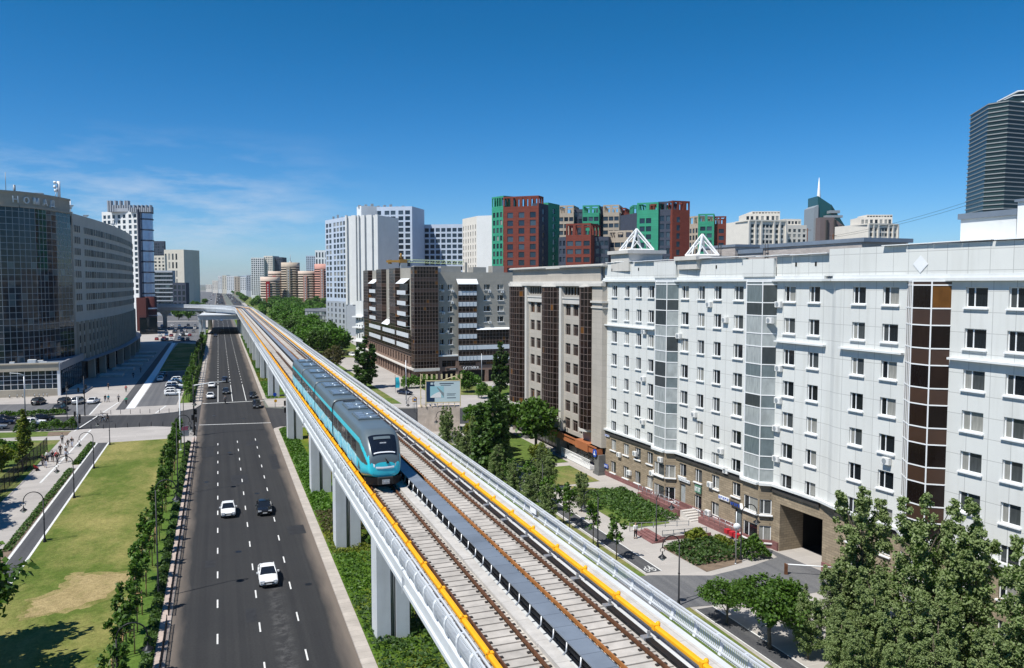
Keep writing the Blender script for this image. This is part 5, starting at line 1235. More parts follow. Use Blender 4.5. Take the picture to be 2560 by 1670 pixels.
# towers far down the avenue
t, w0 = far('far_tower', 'pale grid tower far down the avenue, left of its dark twin', 630, 662, 1300, 1300, 30, 70, M['towerwhite'], front=(6,3.3,2.2,2.2,3,8,'q')); block(t, D(662,1305), D(684,1303), 25, 0, 73, M['creamy2'], front=(5,3.3,1.6,2,3,30,'q'), wins=w0, name='grey_wall'); add_windows(t, w0)
t, w0 = far('far_tower', 'dark navy tower far down the avenue behind the round blocks', 684, 708, 1310, 1310, 25, 71, M['bnavy'], front=(5,3.3,1.6,2,4,30,'q')); add_windows(t, w0)
t, w0 = far('far_tower', 'dark blue and white tower rising behind the pink round block', 767, 790, 1500, 1500, 25, 80, M['towerblue'], front=(5,3.6,2.2,2.2,3,40,'q')); add_windows(t, w0)
t, w0 = far('far_tower', 'bright white gridded tower beside the ribbed tower', 790, 820, 1400, 1400, 25, 86, M['white'], front=(4,12,2.6,9,8,40,'q')); add_windows(t, w0)
fm('roundbeige', (.44,.37,.29)); fm('roundpink', (.52,.27,.22)); fm('roundcream', (.55,.44,.36)); fm('stripred', (.40,.02,.025))
def round_block(label, px, dep, rad, z1, m, strip=None):
    c = D(px,dep); t = thing('round_block', label, 'building', (c[0],c[1],0), group='round apartment blocks', world=True)
    b = MB(); g = MB(); prof = [(rad*.8,0),(rad*.8,8),(rad,8)]; z = 8
    g.lathe([(rad*.985,8),(rad*.985,z1-4)], (*c,0), 28)
    while z < z1-7: b.lathe([(rad*.98,z),(rad,z),(rad,z+2.0),(rad*.98,z+2.0)], (*c,0), 28); z += 3.3
    b.lathe([(rad*.8,0),(rad*.8,8.2),(rad,8.2)], (*c,0), 28); b.lathe([(rad,z),(rad,z1),(rad*.9,z1),(0,z1)], (*c,0), 28); b.build('wall', m, t); g.build('window_band', M['dark'], t)
    u = Vector((-c[0],-c[1])).normalized(); w = Vector((-u.y,u.x)); q = Vector(c)+u*rad*.985-w*rad*.25
    b = MB(); a, e = q-w*2.4, q+w*2.4; b.obox((a.x,a.y),(e.x,e.y), -1, 1.3, 0, z1-6); b.obox((e.x,e.y),(a.x,a.y), -1, 1.3, 0, z1-6); b.build('stair_strip', strip or m, t)
    b = MB()
    for k in range(int((z1-8)/3.3)): v = q+u*1.32; b.box(v.x-.6,v.x+.6,v.y-.3,v.y+.1,2+k*3.3,4+k*3.3)
    b.build('window', M['white'], t)
round_block('front round apartment block, pinkish with a red stair strip', 677, 1080, 13, 37, M['roundcream'], M['stripred'])
round_block('round block just behind the front one with a red notch', 692, 1120, 11, 45, M['roundcream'], M['stripred'])
round_block('tallest round beige apartment block with a small mast', 728, 1110, 12.6, 57, M['roundbeige'])
round_block('round cream apartment block right of the tallest one', 770, 1095, 12.6, 45, M['roundcream'], M['roundpink'])
round_block('pink round apartment block partly hidden by the ribbed tower', 812, 1090, 13, 54.5, M['roundpink'], M['roundpink'])
c_ = D(728,1110); b = MB(); b.tube([(*c_,57),(*c_,68)], .35, 5); b.lathe([(2,0),(1.4,2),(0,2.6)], (c_[0],c_[1],57), 8); tag(b.build('mast', M['f_grey']), 'thin mast on the tallest round apartment block', 'mast')
QL = [(532,546,2300,36,'creamy2','low cream block at the left end of the far skyline'),(547,556,2250,49,'towerwhite','slim white block with a yellow edge on the far skyline'),(557,568,2200,50,'cream','cream block right of the yellow-edged one'),(568,596,2150,48,'towerwhite','wide white slab on the far skyline'),(597,604,2050,46,'towerblue','narrow pale block on the far skyline'),(587,601,1850,44,'bsand','hazy block behind the teal-fronted one'),(602,617,1800,43,'towerwhite','white-framed block with a teal glass front on the far skyline'),(618,628,1700,46,'towergrey','grey block left of the pale grid tower'),(628,634,1600,43,'towerwhite','white strip block touching the pale grid tower'),(516,531,2600,24,'creamy2','lowest pale block at the far end of the avenue'),(606,640,2500,52,'towerblue','hazy pale slab behind the far skyline')]
for p0, p1, dep, z1, mk, lab in QL:
    t, w0 = far('skyline_block', lab, p0, p1, dep, dep, 30, z1, M[mk], front=(max(2,int((p1-p0)*dep/FPX/4.5)),4.0,2.0,2.2,4,10,'t' if 'teal' in lab else 'q'), group='far skyline blocks'); add_windows(t, w0)
# ------------------------------------------------------------------ foliage
ORD = 'first second third fourth fifth sixth seventh eighth ninth tenth eleventh twelfth thirteenth fourteenth fifteenth sixteenth seventeenth eighteenth nineteenth twentieth twenty-first twenty-second twenty-third twenty-fourth twenty-fifth twenty-sixth twenty-seventh twenty-eighth twenty-ninth thirtieth'.split()
M['leaf'] = leafmat('leaf_green', (.035,.085,.010), (.10,.19,.022)); M['leafdark'] = leafmat('leaf_dark', (.028,.066,.014), (.085,.155,.030))
M['leafpop'] = leafmat('leaf_poplar', (.030,.072,.012), (.155,.265,.045), under=(.20,.26,.10)); M['leafyel'] = leafmat('leaf_yellow', (.08,.12,.012), (.19,.21,.025))
M['leafbright'] = leafmat('leaf_bright', (.05,.12,.012), (.10,.21,.022)); M['leafbrown'] = leafmat('leaf_brown', (.06,.055,.022), (.12,.11,.04))
def leaves(name, pts, size, m, flat=.35, rs=None):
    """one small leaf-cluster blade per point; pts (n,3)"""
    rs = rs or NP; n = len(pts); nr = rs.normal(size=(n,3)); nr[:,2] = np.abs(nr[:,2])+flat; nr /= np.linalg.norm(nr,axis=1)[:,None]
    t = rs.normal(size=(n,3)); t -= nr*(t*nr).sum(1)[:,None]; t /= np.linalg.norm(t,axis=1)[:,None]; u = np.cross(nr,t)
    s = (size*(.6+.8*rs.rand(n)))[:,None]; k = .62
    co = np.empty((n,4,3)); co[:,0] = pts-t*s; co[:,1] = pts+u*s*k+nr*s*.12; co[:,2] = pts+t*s; co[:,3] = pts-u*s*k+nr*s*.12
    me = bpy.data.meshes.new(name); me.vertices.add(n*4); me.vertices.foreach_set('co', co.ravel()); me.loops.add(n*4); me.loops.foreach_set('vertex_index', np.arange(n*4))
    me.polygons.add(n); me.polygons.foreach_set('loop_start', np.arange(n)*4); me.update(calc_edges=True); me.materials.append(m); return me
def clumps(cs, rad, per, rs):
    out = []
    for c, r in zip(cs, rad):
        v = rs.normal(size=(per,3)); v /= np.linalg.norm(v,axis=1)[:,None]; q = rs.rand(per)**.45; out.append(np.array(c)+v*(q*r)[:,None]*np.array([1,1,.8]))
    return np.vstack(out)
def crown_round(r, h, z0, nc, per, rs, cr=.33):
    cs, rd = [], []
    for k in range(nc):
        v = rs.normal(size=3); v /= np.linalg.norm(v); q = .45+.5*rs.rand(); cs.append((v[0]*r*q*(1+.15*rs.randn()), v[1]*r*q, z0+h/2+v[2]*h/2*q)); rd.append(r*cr*(.6+.8*rs.rand()))
    return clumps(cs, rd, per, rs), cs
def crown_poplar(r, h, z0, nc, per, rs, leaders=5):
    cs, rd = [], []
    L = [(r*.55*cos(a+rs.rand()), r*.55*sin(a+rs.rand()), .68+.32*rs.rand()) for a in np.linspace(0,2*pi,leaders)]; L[0] = (0,0,1.0)
    for k in range(nc):
        lx, ly, lh = L[rs.randint(len(L))]; f = rs.rand()**.8; w = r*.55*(1-f*.86)*(.35+.65*min(1,f*4)); a = rs.rand()*2*pi
        cs.append((lx*(.5+f*.7)+w*cos(a), ly*(.5+f*.7)+w*sin(a), z0+h*lh*f)); rd.append(.2+r*.19*(1-f*.8))
    return clumps(cs, rd, per, rs), cs
def trunk_mesh(name, h, r, tips, rs, lean=0):
    b = MB(); top = (lean*h*.3, 0, h); b.tube([(0,0,-.1),(lean*h*.1,0,h*.4),(lean*h*.2,.05,h*.75),top], [r*1.25,r,r*.75,r*.35], 7)
    for c in tips:
        f = .35+.5*rs.rand(); z = min(h*f, c[2]-.2); p0 = (lean*z*.25,0,max(.3,z)); mid = ((p0[0]+c[0])*.5, c[1]*.45, (p0[2]+c[2])*.5+.1); b.tube([p0, mid, tuple(c)], [r*.45,r*.3,r*.1], 5, caps=False)
    return b.mesh(name, M['bark'])
TREES = {}
def proto(key, pts, cs, h, r, size, m, rs, nt=9, lean=0):
    tips = [cs[i] for i in rs.choice(len(cs), min(nt,len(cs)), False)]
    TREES[key] = (leaves('crown', pts, size, m, rs=rs), trunk_mesh('trunk', h, r, tips, rs, lean))
for i in range(3):
    rs = np.random.RandomState(20+i); p, c = crown_poplar(3.0, 10.8, 1.5, 260, 85, rs, 7); proto('poplar%d' % i, p, c, 9.8, .16, .115, M['leafpop'], rs, 16)
for i in range(2):
    rs = np.random.RandomState(30+i); p, c = crown_round(3.0, 3.0, 2.3, 75, 120, rs, .22); proto('spread%d' % i, p, c, 3.4, .13, .125, M['leaf'], rs, 12, .2)
for i in range(3):
    rs = np.random.RandomState(40+i); p, c = crown_round(3.3, 6.0, 2.6, 70, 48, rs); proto('round%d' % i, p, c, 6, .2, .30, M['leaf'], rs)
for i in range(3):
    rs = np.random.RandomState(50+i); p, c = crown_round(3.9, 7.2, 2.0, 55, 26, rs, .36); proto('wood%d' % i, p, c, 7, .22, .52, M['leafbright'], rs, 5)
for i in range(2):
    rs = np.random.RandomState(60+i); p, c = crown_poplar(2.4, 11.5, 1.2, 190, 42, rs, 6); proto('dark%d' % i, p, c, 10, .2, .25, M['leafdark'], rs, 12)
for i in range(3):
    rs = np.random.RandomState(70+i); p, c = crown_poplar(.95, 2.6, 1.7, 34, 16, rs, 4); proto('young%d' % i, p, c, 3.6, .045, .15, M['leaf'], rs, 8)
rs = np.random.RandomState(80); cs = []; rd = []
for k in range(90): f = rs.rand(); a = rs.rand()*2*pi; w = 1.7*(1-f)*rs.rand()**.5; cs.append((w*cos(a), w*sin(a), .8+6.2*f)); rd.append(.2+.35*(1-f))
proto('larch', clumps(cs,rd,34,rs), cs, 6.5, .12, .17, M['leafyel'], rs, 10)
rs = np.random.RandomState(81); p, c = crown_round(2.6, 4.4, 1.6, 50, 40, rs); proto('yellowgreen', p, c, 4.2, .13, .25, M['leafyel'], rs)
rs = np.random.RandomState(82); p, c = crown_round(3.0, 7.0, 1.5, 50, 34, rs); proto('brown', p, c, 7, .18, .28, M['leafbrown'], rs, 14)
rs = np.random.RandomState(83); p, c = crown_round(1.9, 4.8, .4, 40, 70, rs, .4); proto('topiary', p, c, 2, .12, .2, M['leafbright'], rs, 4)
def tree(key, name, label, x, y, s=1.0, rz=None, group=None, sz=None):
    t = thing(name, label, 'tree', (x,y,.1), RN.random()*6.28 if rz is None else rz, group); a, tr = TREES[key]
    t.scale = (s,s,sz or s); put('crown', a, t); put('trunk', tr, t); return t
PG = 'silvery poplars in front of the white building'
for x, y, s, k, lab in ((47.3,48.4,.98,0,'tall poplar just right of the archway, leftmost of the high ones'),(47.6,42.6,1.05,1,'tall poplar before the brown glass bay'),(48.2,39.6,1.05,2,'tallest poplar right of the brown glass bay'),(47.2,34.2,1.0,0,'poplar cut by the right edge of the photo')): tree('poplar%d' % k, 'poplar_tree', lab, x, y, s*.88, group=PG, sz=s*1.04)
for n, (x, y, s) in enumerate(((44.8,48.2,.56),(43.9,43.6,.58),(42.7,40.6,.54),(44.6,38.8,.64),(42.2,36.6,.54),(44.8,34.9,.62),(40.6,38.0,.46),(41.2,33.4,.52),(42.0,44.9,.46),(45.9,45.2,.6),(41.2,47.2,.42),(40.6,43.2,.46),(39.6,40.6,.44),(42.6,50.2,.4))): tree('poplar%d' % (n%3), 'poplar_tree', 'shorter poplar in the bottom right thicket, %s counting from the drive' % ORD[n], x, y, s, group='low poplars at the bottom right')
tree('spread0', 'spreading_tree', 'small bushy tree beside the drive, its thin trunk standing by the bike path', 39.2, 54.6, .72, .4); tree('spread1', 'spreading_tree', 'spreading tree with bare leaning stems over the bike path', 39.6, 49.6, 1.05, 2.2)
tree('dark0', 'tall_tree', 'tall dark poplar between the billboard and the beige building', 36.6, 107.5, 1.3, sz=1.06); tree('dark1', 'tall_tree', 'dark narrow tree just behind the tall poplar by the viaduct', 39.3, 113.5, 1.0)
tree('round0', 'round_tree', 'round green tree at the foot of the beige building', 48.3, 119.8, 1.18); tree('dark0', 'tall_tree', 'tall tree before the balconies of the grey corner block', 66.5, 189.5, 1.08)
tree('round1', 'round_tree', 'green tree under the left bay of the beige building', 49.5, 137, .75); tree('yellowgreen', 'loose_tree', 'yellowish loose tree behind the tall dark poplar', 43.5, 126, .95); tree('round2', 'round_tree', 'green tree between the billboard bush and the beige building', 46.5, 141, .7); tree('yellowgreen', 'loose_tree', 'yellow-green tree nearest to the tall dark poplar', 41.6, 130.5, .9); tree('round0', 'round_tree', 'green tree behind the yellowish ones, before the left glass bay', 50.5, 148, .7); tree('yellowgreen', 'loose_tree', 'small yellow-green tree beside the round green one', 46.2, 113.5, .6); tree('brown', 'loose_tree', 'brownish sparse tree left of the round green one', 44.5, 133, .62)
tree('topiary', 'clipped_tree', 'tall bright clipped bush by the shop entrance', 60.2, 197.5, 1.15); tree('topiary', 'clipped_tree', 'bright rounded bush right of the billboard', 47.0, 151, .85); tree('topiary', 'clipped_tree', 'bright rounded bush at the left end of the beige building', 57.5, 163, .9); tree('topiary', 'clipped_tree', 'yellow-green bush below the clipped tall bush', 60.5, 186, .8)
tree('dark1', 'tall_tree', 'dark oval tree before the corner block, right of the viaduct', 36.8, 215, 1.55, sz=1.1); tree('brown', 'loose_tree', 'brownish thin tree beside the viaduct', 34.2, 259, 1.05)
tree('round2', 'round_tree', 'broad round tree right of the viaduct, nearest of the bright crowns', 34.4, 303, 1.32); tree('round0', 'round_tree', 'broad round tree behind the nearest bright crown', 33.4, 352, 1.35); tree('round1', 'round_tree', 'round tree third back along the viaduct', 33.0, 398, 1.3)
for n, (x, y) in enumerate(((37.8,71.6),(37.6,76.6),(37.7,84.8),(37.5,89.6),(37.2,94.2),(37.8,97.5),(36.8,101),(37.4,82.4))): tree('young%d' % (n%3), 'young_tree', 'thin young tree beside the right bike path, %s in the list from the drive' % ORD[n], x, y, 1.15, group='young trees along the right bike path')
for n, (x, y, s) in enumerate(((36.0,97,.42),(35.6,103,.5),(38.4,106,.42),(35.4,111,.5),(41,101,.35),(35.5,117,.45),(41.5,118,.5),(36.4,124,.42),(44.3,108,.4),(41.8,88.5,.42),(42.0,99.5,.46),(38.4,93.2,.44),(42.6,121.5,.5),(37.2,117.5,.52),(40.2,127,.5),(36.2,131,.5),(38.4,139,.5),(35.8,91,.45),(35.6,84.5,.42))): tree('poplar%d' % (n%3), 'small_tree', 'small leafy tree in the strip behind the viaduct railing, %s going away' % ORD[n], x, y, s, group='small trees behind the right railing')
# wood beyond the viaduct
P = []
rs = np.random.RandomState(90)
def far_ok(x, y, d): return all((x-a)**2+(y-c)**2 > d*d for a, c in P)
while len(P) < 120:
    y = 318+ (rs.rand()**1.5)*900; xm = 47 if y < 430 else 47+(y-430)*.135; x = 33+rs.rand()*(xm-33)
    if far_ok(x, y, 5.2): P.append((x,y))
for n, (x, y) in enumerate(P): tree('wood%d' % (n%3), 'wood_tree', 'leafy tree in the dense green wood right of the viaduct', x, y, .85+rs.rand()*.5, group='trees of the wood beyond the viaduct')
P = []
while len(P) < 34:
    y = 640+rs.rand()*500; x = -75+rs.rand()*66
    if far_ok(x, y, 6): P.append((x,y))
for n, (x, y) in enumerate(P): tree('wood%d' % (n%3), 'wood_tree', 'leafy tree beyond the curve of the viaduct, left of the avenue', x, y, .8+rs.rand()*.35, group='trees left of the far avenue')
for n, k in enumerate(range(16)): tree('wood%d' % (n%3), 'wood_tree', 'small hazy tree along the right side of the far avenue', 34+rs.rand()*10, 1250+k*70, 1.0, group='trees along the far avenue')
# left side
tree('round1', 'edge_tree', 'leafy tree cut by the left edge above the lawn corner', -18.6, 69.2, 1.0); tree('round0', 'edge_tree', 'tree outside the bottom left corner throwing a shadow on the lawn', -18.6, 63.0, 1.15)
tree('round2', 'edge_tree', 'tree outside the left edge shading the pale footpath, nearer one', -29.6, 106.0, .9); tree('round0', 'edge_tree', 'tree outside the left edge shading the pale footpath, farther one', -30.5, 114.0, .9)
tree('larch', 'larch_tree', 'tall yellow-green larch behind the black fence', -30.0, 146.5, 1.15); tree('yellowgreen', 'loose_tree', 'yellow-green loose tree at the left edge behind the fence', -30.6, 131, .95)
for n, (x, y, k, s) in enumerate(((-31.2,137.5,'round0',.6),(-33.5,141,'dark1',.5),(-30.2,124,'dark0',.5),(-31.6,119,'round1',.72),(-34,130,'dark1',.55),(-29.6,110,'round2',.7),(-28.9,139.8,'larch',.7),(-36,150,'round1',.55))): tree(k, 'park_tree', 'dark green tree in the park behind the fence, %s from the larch' % ORD[n], x, y, s, group='park trees at the left edge')
# young staked trees
def stake(t):
    if 'stake' not in TREES:
        b = MB(); b.tube([(0,0,0),(0,0,2.0)], .05, 6); s1 = b.mesh('stake', M['wood']); b = MB()
        for a in range(3): p, q = (.5*cos(a*2.094),.5*sin(a*2.094)), (.5*cos((a+1)*2.094),.5*sin((a+1)*2.094)); b.tube([(*p,1.75),(*q,1.75)], .045, 5)
        TREES['stake'] = (s1, b.mesh('crossbar', M['wood']))
    s1, cb = TREES['stake']
    for a in range(3): put('stake', s1, t, (.5*cos(a*2.094), .5*sin(a*2.094), 0))
    put('crossbar', cb, t)
for n in range(24):
    y = 57.5+n*4.05
    t = tree('young%d' % (n%3), 'staked_tree', 'young staked tree in the row left of the road, %s from the bottom' % ORD[n], -7.2+RN.uniform(-.2,.2), y, 1.12, group='staked trees left of the road'); stake(t)
for n, (x, y) in enumerate(((14.6,64.5),(14.4,70.5),(14.6,75),(14.5,79.5),(14.4,91),(14.6,96),(14.5,101),(14.4,105),(14.5,114.5),(14.6,119),(14.5,124),(14.4,129),(14.5,134),(14.5,139.5),(14.5,215),(14.5,224),(14.5,233),(14.5,262))):
    t = tree('young%d' % (n%3), 'staked_tree', 'young staked tree under the viaduct edge, %s from the bottom' % ORD[n], x, y, 1.12, group='staked trees under the viaduct'); stake(t)
for n in range(26):
    y = 205+n*(5 if n < 14 else 12)-(98 if n >= 14 else 0)
    tree('young%d' % (n%3), 'roadside_tree', 'small tree in the strip by the car park, %s from the crossing' % ORD[n], -7.6+RN.uniform(-.5,.5), y, 1.25, group='small trees along the car park')
def hedge(name, label, x0, x1, y0, y1, h, m, size=.16, dens=46, cat='hedge', group=None, rough=.25):
    rs = np.random.RandomState(int(abs(x0*7+y0*3)) % 9999); A = (x1-x0)*(y1-y0); n = int(min(9000, max(400, dens*(A+h*(x1-x0+y1-y0)))))
    q = rs.rand(n,3); p = np.empty((n,3)); p[:,0] = x0+q[:,0]*(x1-x0); p[:,1] = y0+q[:,1]*(y1-y0)
    fx = np.minimum(q[:,0],1-q[:,0])*(x1-x0); fy = np.minimum(q[:,1],1-q[:,1])*(y1-y0); ed = np.clip(np.minimum(fx,fy)/.5,.15,1)**.5
    top = h*ed*(1-rough*.5+rough*np.sin(p[:,0]*2.1+np.cos(p[:,1]*1.3)*2)*np.cos(p[:,1]*1.7)); p[:,2] = .1+top*(1-.55*rs.rand(n)**1.6)
    c = ((x0+x1)/2,(y0+y1)/2,0); o = put(name, leaves(name, p-np.array(c), size, m, rs=rs), None, c); tag(o, label, cat, group)
    return o
for n, (y0, y1) in enumerate(((54,74),(74.3,94),(94.3,114),(114.3,133),(133.3,152))): hedge('hedge', 'low dark hedge beside the left kerb, %s stretch from the bottom' % ORD[n], -6.1, -5.25, y0, y1, .7, M['leafdark'], .12, 80, group='hedges beside the left kerb', rough=.5)
for n, (y0, y1) in enumerate(((203,240),(240.5,300),(300.5,380),(380.5,460))): hedge('hedge', 'hedge beyond the crossing beside the road, %s stretch going away' % ORD[n], -7.0, -6.1, y0, y1, 1.3, M['leafdark'], .26, 30, group='hedges beyond the crossing', rough=.5)
hedge('hedge', 'long clipped hedge between the service lane and the side street', -48, -31.6, 193.6, 195.4, 1.25, M['leaf'], .2); hedge('bush', 'rounded shrub left of the clipped row by the white cars', -37.2, -33.4, 173.2, 175.8, 1.9, M['leafdark'], .2); hedge('hedge', 'clipped shrub row beside the white traffic light pole', -33.0, -28.8, 173.0, 175.2, 2.0, M['leaf'], .2); hedge('bush', 'round clipped shrub at the end of the row by the pole', -28.9, -26.5, 172.6, 174.8, 2.2, M['leaf'], .2)
hedge('hedge', 'long low hedge before the corner block', 46, 55.5, 209, 213, 3.2, M['leafbright'], .28, 30); hedge('hedge', 'bright hedge behind the billboard', 59.5, 68, 208.5, 212.5, 2.6, M['leafbright'], .28, 30)
hedge('shrub_bed', 'green shrub bed under the left half of the white building', 45.2, 51.4, 81.3, 95.8, .9, M['leafdark'], .17, 42, 'shrubs'); hedge('shrub_bed', 'dark shrub bed between the ramp and the lamp', 44.3, 50.4, 67.2, 73.2, .9, M['leafdark'], .17, 46, 'shrubs'); hedge('bush', 'yellow bush beside the ramp steps', 48.0, 50.4, 73.4, 75.2, 1.3, M['leafyel'], .17, 60); hedge('bush', 'dark bush at the stone corner left of the archway', 50.4, 53.0, 66.3, 69.6, 1.9, M['leaf'], .17, 60)
hedge('bush', 'small yellow shrub right of the yellow bush', 50.2,51.8,70.6,73.4, 1.0, M['leafyel'], .16, 60); hedge('bed_planting', 'low planting beside the left bike path, near stretch', -22.2,-21.3,96,118, .45, M['leafdark'], .14, 40, 'shrubs'); hedge('bed_planting', 'low planting beside the left bike path, middle stretch', -22.2,-21.2,118.5,136, .5, M['leafdark'], .14, 40, 'shrubs'); hedge('bed_planting', 'dark green planting beside the left bike path, far stretch', -22.1,-21.1,139.3,156.5, .7, M['leaf'], .16, 60, 'shrubs')
for n, (y0, y1, mk) in enumerate(((50,62,'leafdark'),(62,71,'leafdark'),(71,83,'leaf'),(83,90,'leafyel'),(90,100,'leafbrown'),(100,128,'leafbright'),(128,160,'leafbright'),(204,238,'leafbright'),(238,262,'leafyel'),(262,300,'leafbright'),(300,325,'leafyel'),(325,450,'leafbright'))):
    o = hedge('ground_cover', None, 10.6, 13.2 if n > 4 else 17.8, y0, y1, .42, M[mk], .15 if y0 < 100 else .22, 34, None, rough=.6); o['kind'] = 'stuff'
    for kx in ('label','category'):
        if kx in o: del o[kx]
# ------------------------------------------------------------------ cars
PAINT = {k: mat('paint_'+k, c, .22, mt, var=.02, spec=.6) for k, c, mt in (('white',(.78,.78,.77),0),('black',(.012,.013,.015),.1),('navy',(.018,.028,.06),.3),('silver',(.42,.43,.44),.6),('grey',(.12,.125,.13),.5),('red',(.30,.02,.02),.1),('blue',(.10,.20,.36),.3),('dark',(.03,.032,.035),.3))}
M['carglass'] = mat('car_glass', (.012,.014,.016), .05, spec=.9, var=.02); M['headlamp'] = mat('headlamp', (.55,.57,.6), .1, spec=.9, var=.02); M['taillamp'] = mat('tail_lamp', (.35,.01,.01), .2, spec=.7, var=.02); M['rim'] = mat('rim', (.35,.36,.37), .35, .7, var=.02); M['plate'] = mat('licence_plate', (.7,.7,.68), .5, var=.02)
def car_proto(kind):
    """front towards -Y, origin on the ground at the centre"""
    L, Wd, H, belt = {'sedan':(4.55,1.74,1.45,.92),'suv':(4.6,1.84,1.72,1.08),'hatch':(4.0,1.72,1.52,.95)}[kind]; hw = Wd/2
    hood = {'sedan':.30,'suv':.26,'hatch':.25}[kind]; tail = {'sedan':.83,'suv':.985,'hatch':.96}[kind]
    st = [(0,.5,.62,.80),(.015,.34,.74,.90),(.06,.26,.80,.955),(.16,.22,.86,.985),(hood,.20,belt,1.0),(.5,.20,belt+.01,1.0),(.72,.20,belt+.02,1.0),(.88,.22,belt+(.03 if kind != 'sedan' else .02),.985),(.96,.28,belt+.0,.95),(.99,.36,belt-.06,.90),(1,.5,belt-.16,.82)]
    def sec(f, zb, zt, k):
        y = -L/2+L*f; w = hw*k; return [(-w*.86,y,zb),(-w*.97,y,zb+.1),(-w,y,zb+(zt-zb)*.5),(-w*.965,y,zt-.06),(-w*.88,y,zt),(-w*.4,y,zt+.03),(w*.4,y,zt+.03),(w*.88,y,zt),(w*.965,y,zt-.06),(w,y,zb+(zt-zb)*.5),(w*.97,y,zb+.1),(w*.86,y,zb)]
    b = MB(); b.loft([sec(*s) for s in st])
    # roof panel and pillars
    r0, r1 = {'sedan':(.47,.70),'suv':(.42,.88),'hatch':(.43,.82)}[kind]; yr0, yr1 = -L/2+L*r0, -L/2+L*r1; rw = hw*.72
    b.loft([[(-rw*.9,yr0,H-.05),(-rw*.5,yr0-.06,H-.02),(rw*.5,yr0-.06,H-.02),(rw*.9,yr0,H-.05)],[(-rw,(yr0+yr1)/2,H-.04),(-rw*.5,(yr0+yr1)/2,H),(rw*.5,(yr0+yr1)/2,H),(rw,(yr0+yr1)/2,H-.04)],[(-rw*.92,yr1,H-.07),(-rw*.5,yr1+.06,H-.04),(rw*.5,yr1+.06,H-.04),(rw*.92,yr1,H-.07)]], 0, False, False)
    yb0, yb1 = -L/2+L*(hood-.01), -L/2+L*tail
    for sd in (-1,1):
        for (ya, za, yb_, zb_, t) in ((yb0,belt,yr0,H-.05,.05),(yb1,belt,yr1,H-.07,.06),((yb0+yb1)/2+.1,belt,(yr0+yr1)/2+.05,H-.05,.05),(yr0,H-.05,yr1,H-.07,.04)):
            xa = hw*.90 if za < H-.2 else rw*.96; b.tube([(sd*xa,ya,za),(sd*rw*.97,yb_,zb_)], t, 5)
    body = b.mesh('body', PAINT['white'])
    b = MB(); gw = hw*.87
    b.face([(-gw,yb0,belt+.01),(gw,yb0,belt+.01),(rw*.93,yr0,H-.05),(-rw*.93,yr0,H-.05)]); b.face([(gw,yb1,belt+.02),(-gw,yb1,belt+.02),(-rw*.93,yr1,H-.07),(rw*.93,yr1,H-.07)])
    for sd in (-1,1): b.face([(sd*gw,yb0,belt+.01),(sd*rw*.96,yr0,H-.055),(sd*rw*.96,yr1,H-.075),(sd*gw,yb1,belt+.02)])
    win = b.mesh('windows', M['carglass']); P = [('body',body,(0,0,0)),('windows',win,(0,0,0))]
    b = MB(); b.tube([(-.11,0,0),(.11,0,0)], .32, 14); ty = b.mesh('wheel', M['rubber']); b = MB(); b.tube([(-.118,0,0),(.118,0,0)], .2, 10); rm = b.mesh('rim', M['rim'])
    wh = [(sx*(hw-.11), y, .32) for sx in (-1,1) for y in (-L/2+L*.19, -L/2+L*.80)]
    def lampm(nm, m, x, y, z, w, h): b = MB(); b.loft([[(x-w,y,z-h),(x+w,y+.06,z-h*.8),(x+w,y+.08,z+h),(x-w,y+.02,z+h)],[(x-w,y+.1,z-h),(x+w,y+.2,z-h*.8),(x+w,y+.2,z+h),(x-w,y+.1,z+h)]], 0, True, True, False); return b.mesh(nm, m)
    for sd in (-1,1):
        b = MB(); x = sd*hw*.68; y = -L/2+.03; b.box(x-.2,x+.2,y-.02,y+.2,.60,.76); P.append(('headlight', b.mesh('headlight', M['headlamp']), (0,0,0)))
        b = MB(); y = L/2-.05; b.box(x-.18,x+.18,y-.15,y+.03,belt-.26,belt-.1); P.append(('tail_light', b.mesh('tail_light', M['taillamp']), (0,0,0)))
        b = MB(); b.box(min(sd*(hw-.03),sd*(hw+.17)), max(sd*(hw-.03),sd*(hw+.17)), yb0+.42, yb0+.54, belt, belt+.15); P.append(('mirror', b.mesh('mirror', PAINT['white']), (0,0,0)))
    b = MB(); b.box(-hw*.5,hw*.5,-L/2-.03,-L/2+.06,.52,.64); b.box(-hw*.62,hw*.62,-L/2-.015,-L/2+.1,.28,.42); P.append(('grille', b.mesh('grille', M['rubber']), (0,0,0)))
    b = MB(); b.box(-.26,.26,-L/2-.05,-L/2-.02,.42,.52); b.box(-.26,.26,L/2-.02,L/2+.02,.62,.72); P.append(('number_plate', b.mesh('number_plate', M['plate']), (0,0,0)))
    return P, ty, rm, wh, (L, Wd, H)
CP = {k: car_proto(k) for k in ('sedan','suv','hatch')}; CARN = {'sedan':'sedan_car','suv':'suv_car','hatch':'hatchback_car'}
def car(kind, colour, x, y, hd, label, group=None, z=0.005):
    P, ty, rm, wh, _ = CP[kind]; t = thing(CARN[kind], label, 'car', (x,y,z), radians(hd), group)
    for nm, me, loc in P:
        o = put(nm, me, t, loc)
        if nm in ('body','mirror') and colour != 'white': o.material_slots[0].link = 'OBJECT'; o.material_slots[0].material = PAINT[colour]
    for w0 in wh: q = put('wheel', ty, t, w0); put('rim', rm, q)
    return t
GR = 'cars driving on the near avenue'
car('sedan','white',3.85,78.4,0,'white sedan alone in the third lane, nearest car on the road',GR); car('sedan','white',.55,103.2,0,'white sedan driving beside the black car',GR); car('sedan','black',4.75,102.6,0,'black sedan driving beside the white one',GR)
GW = 'cars waiting beyond the crossing'
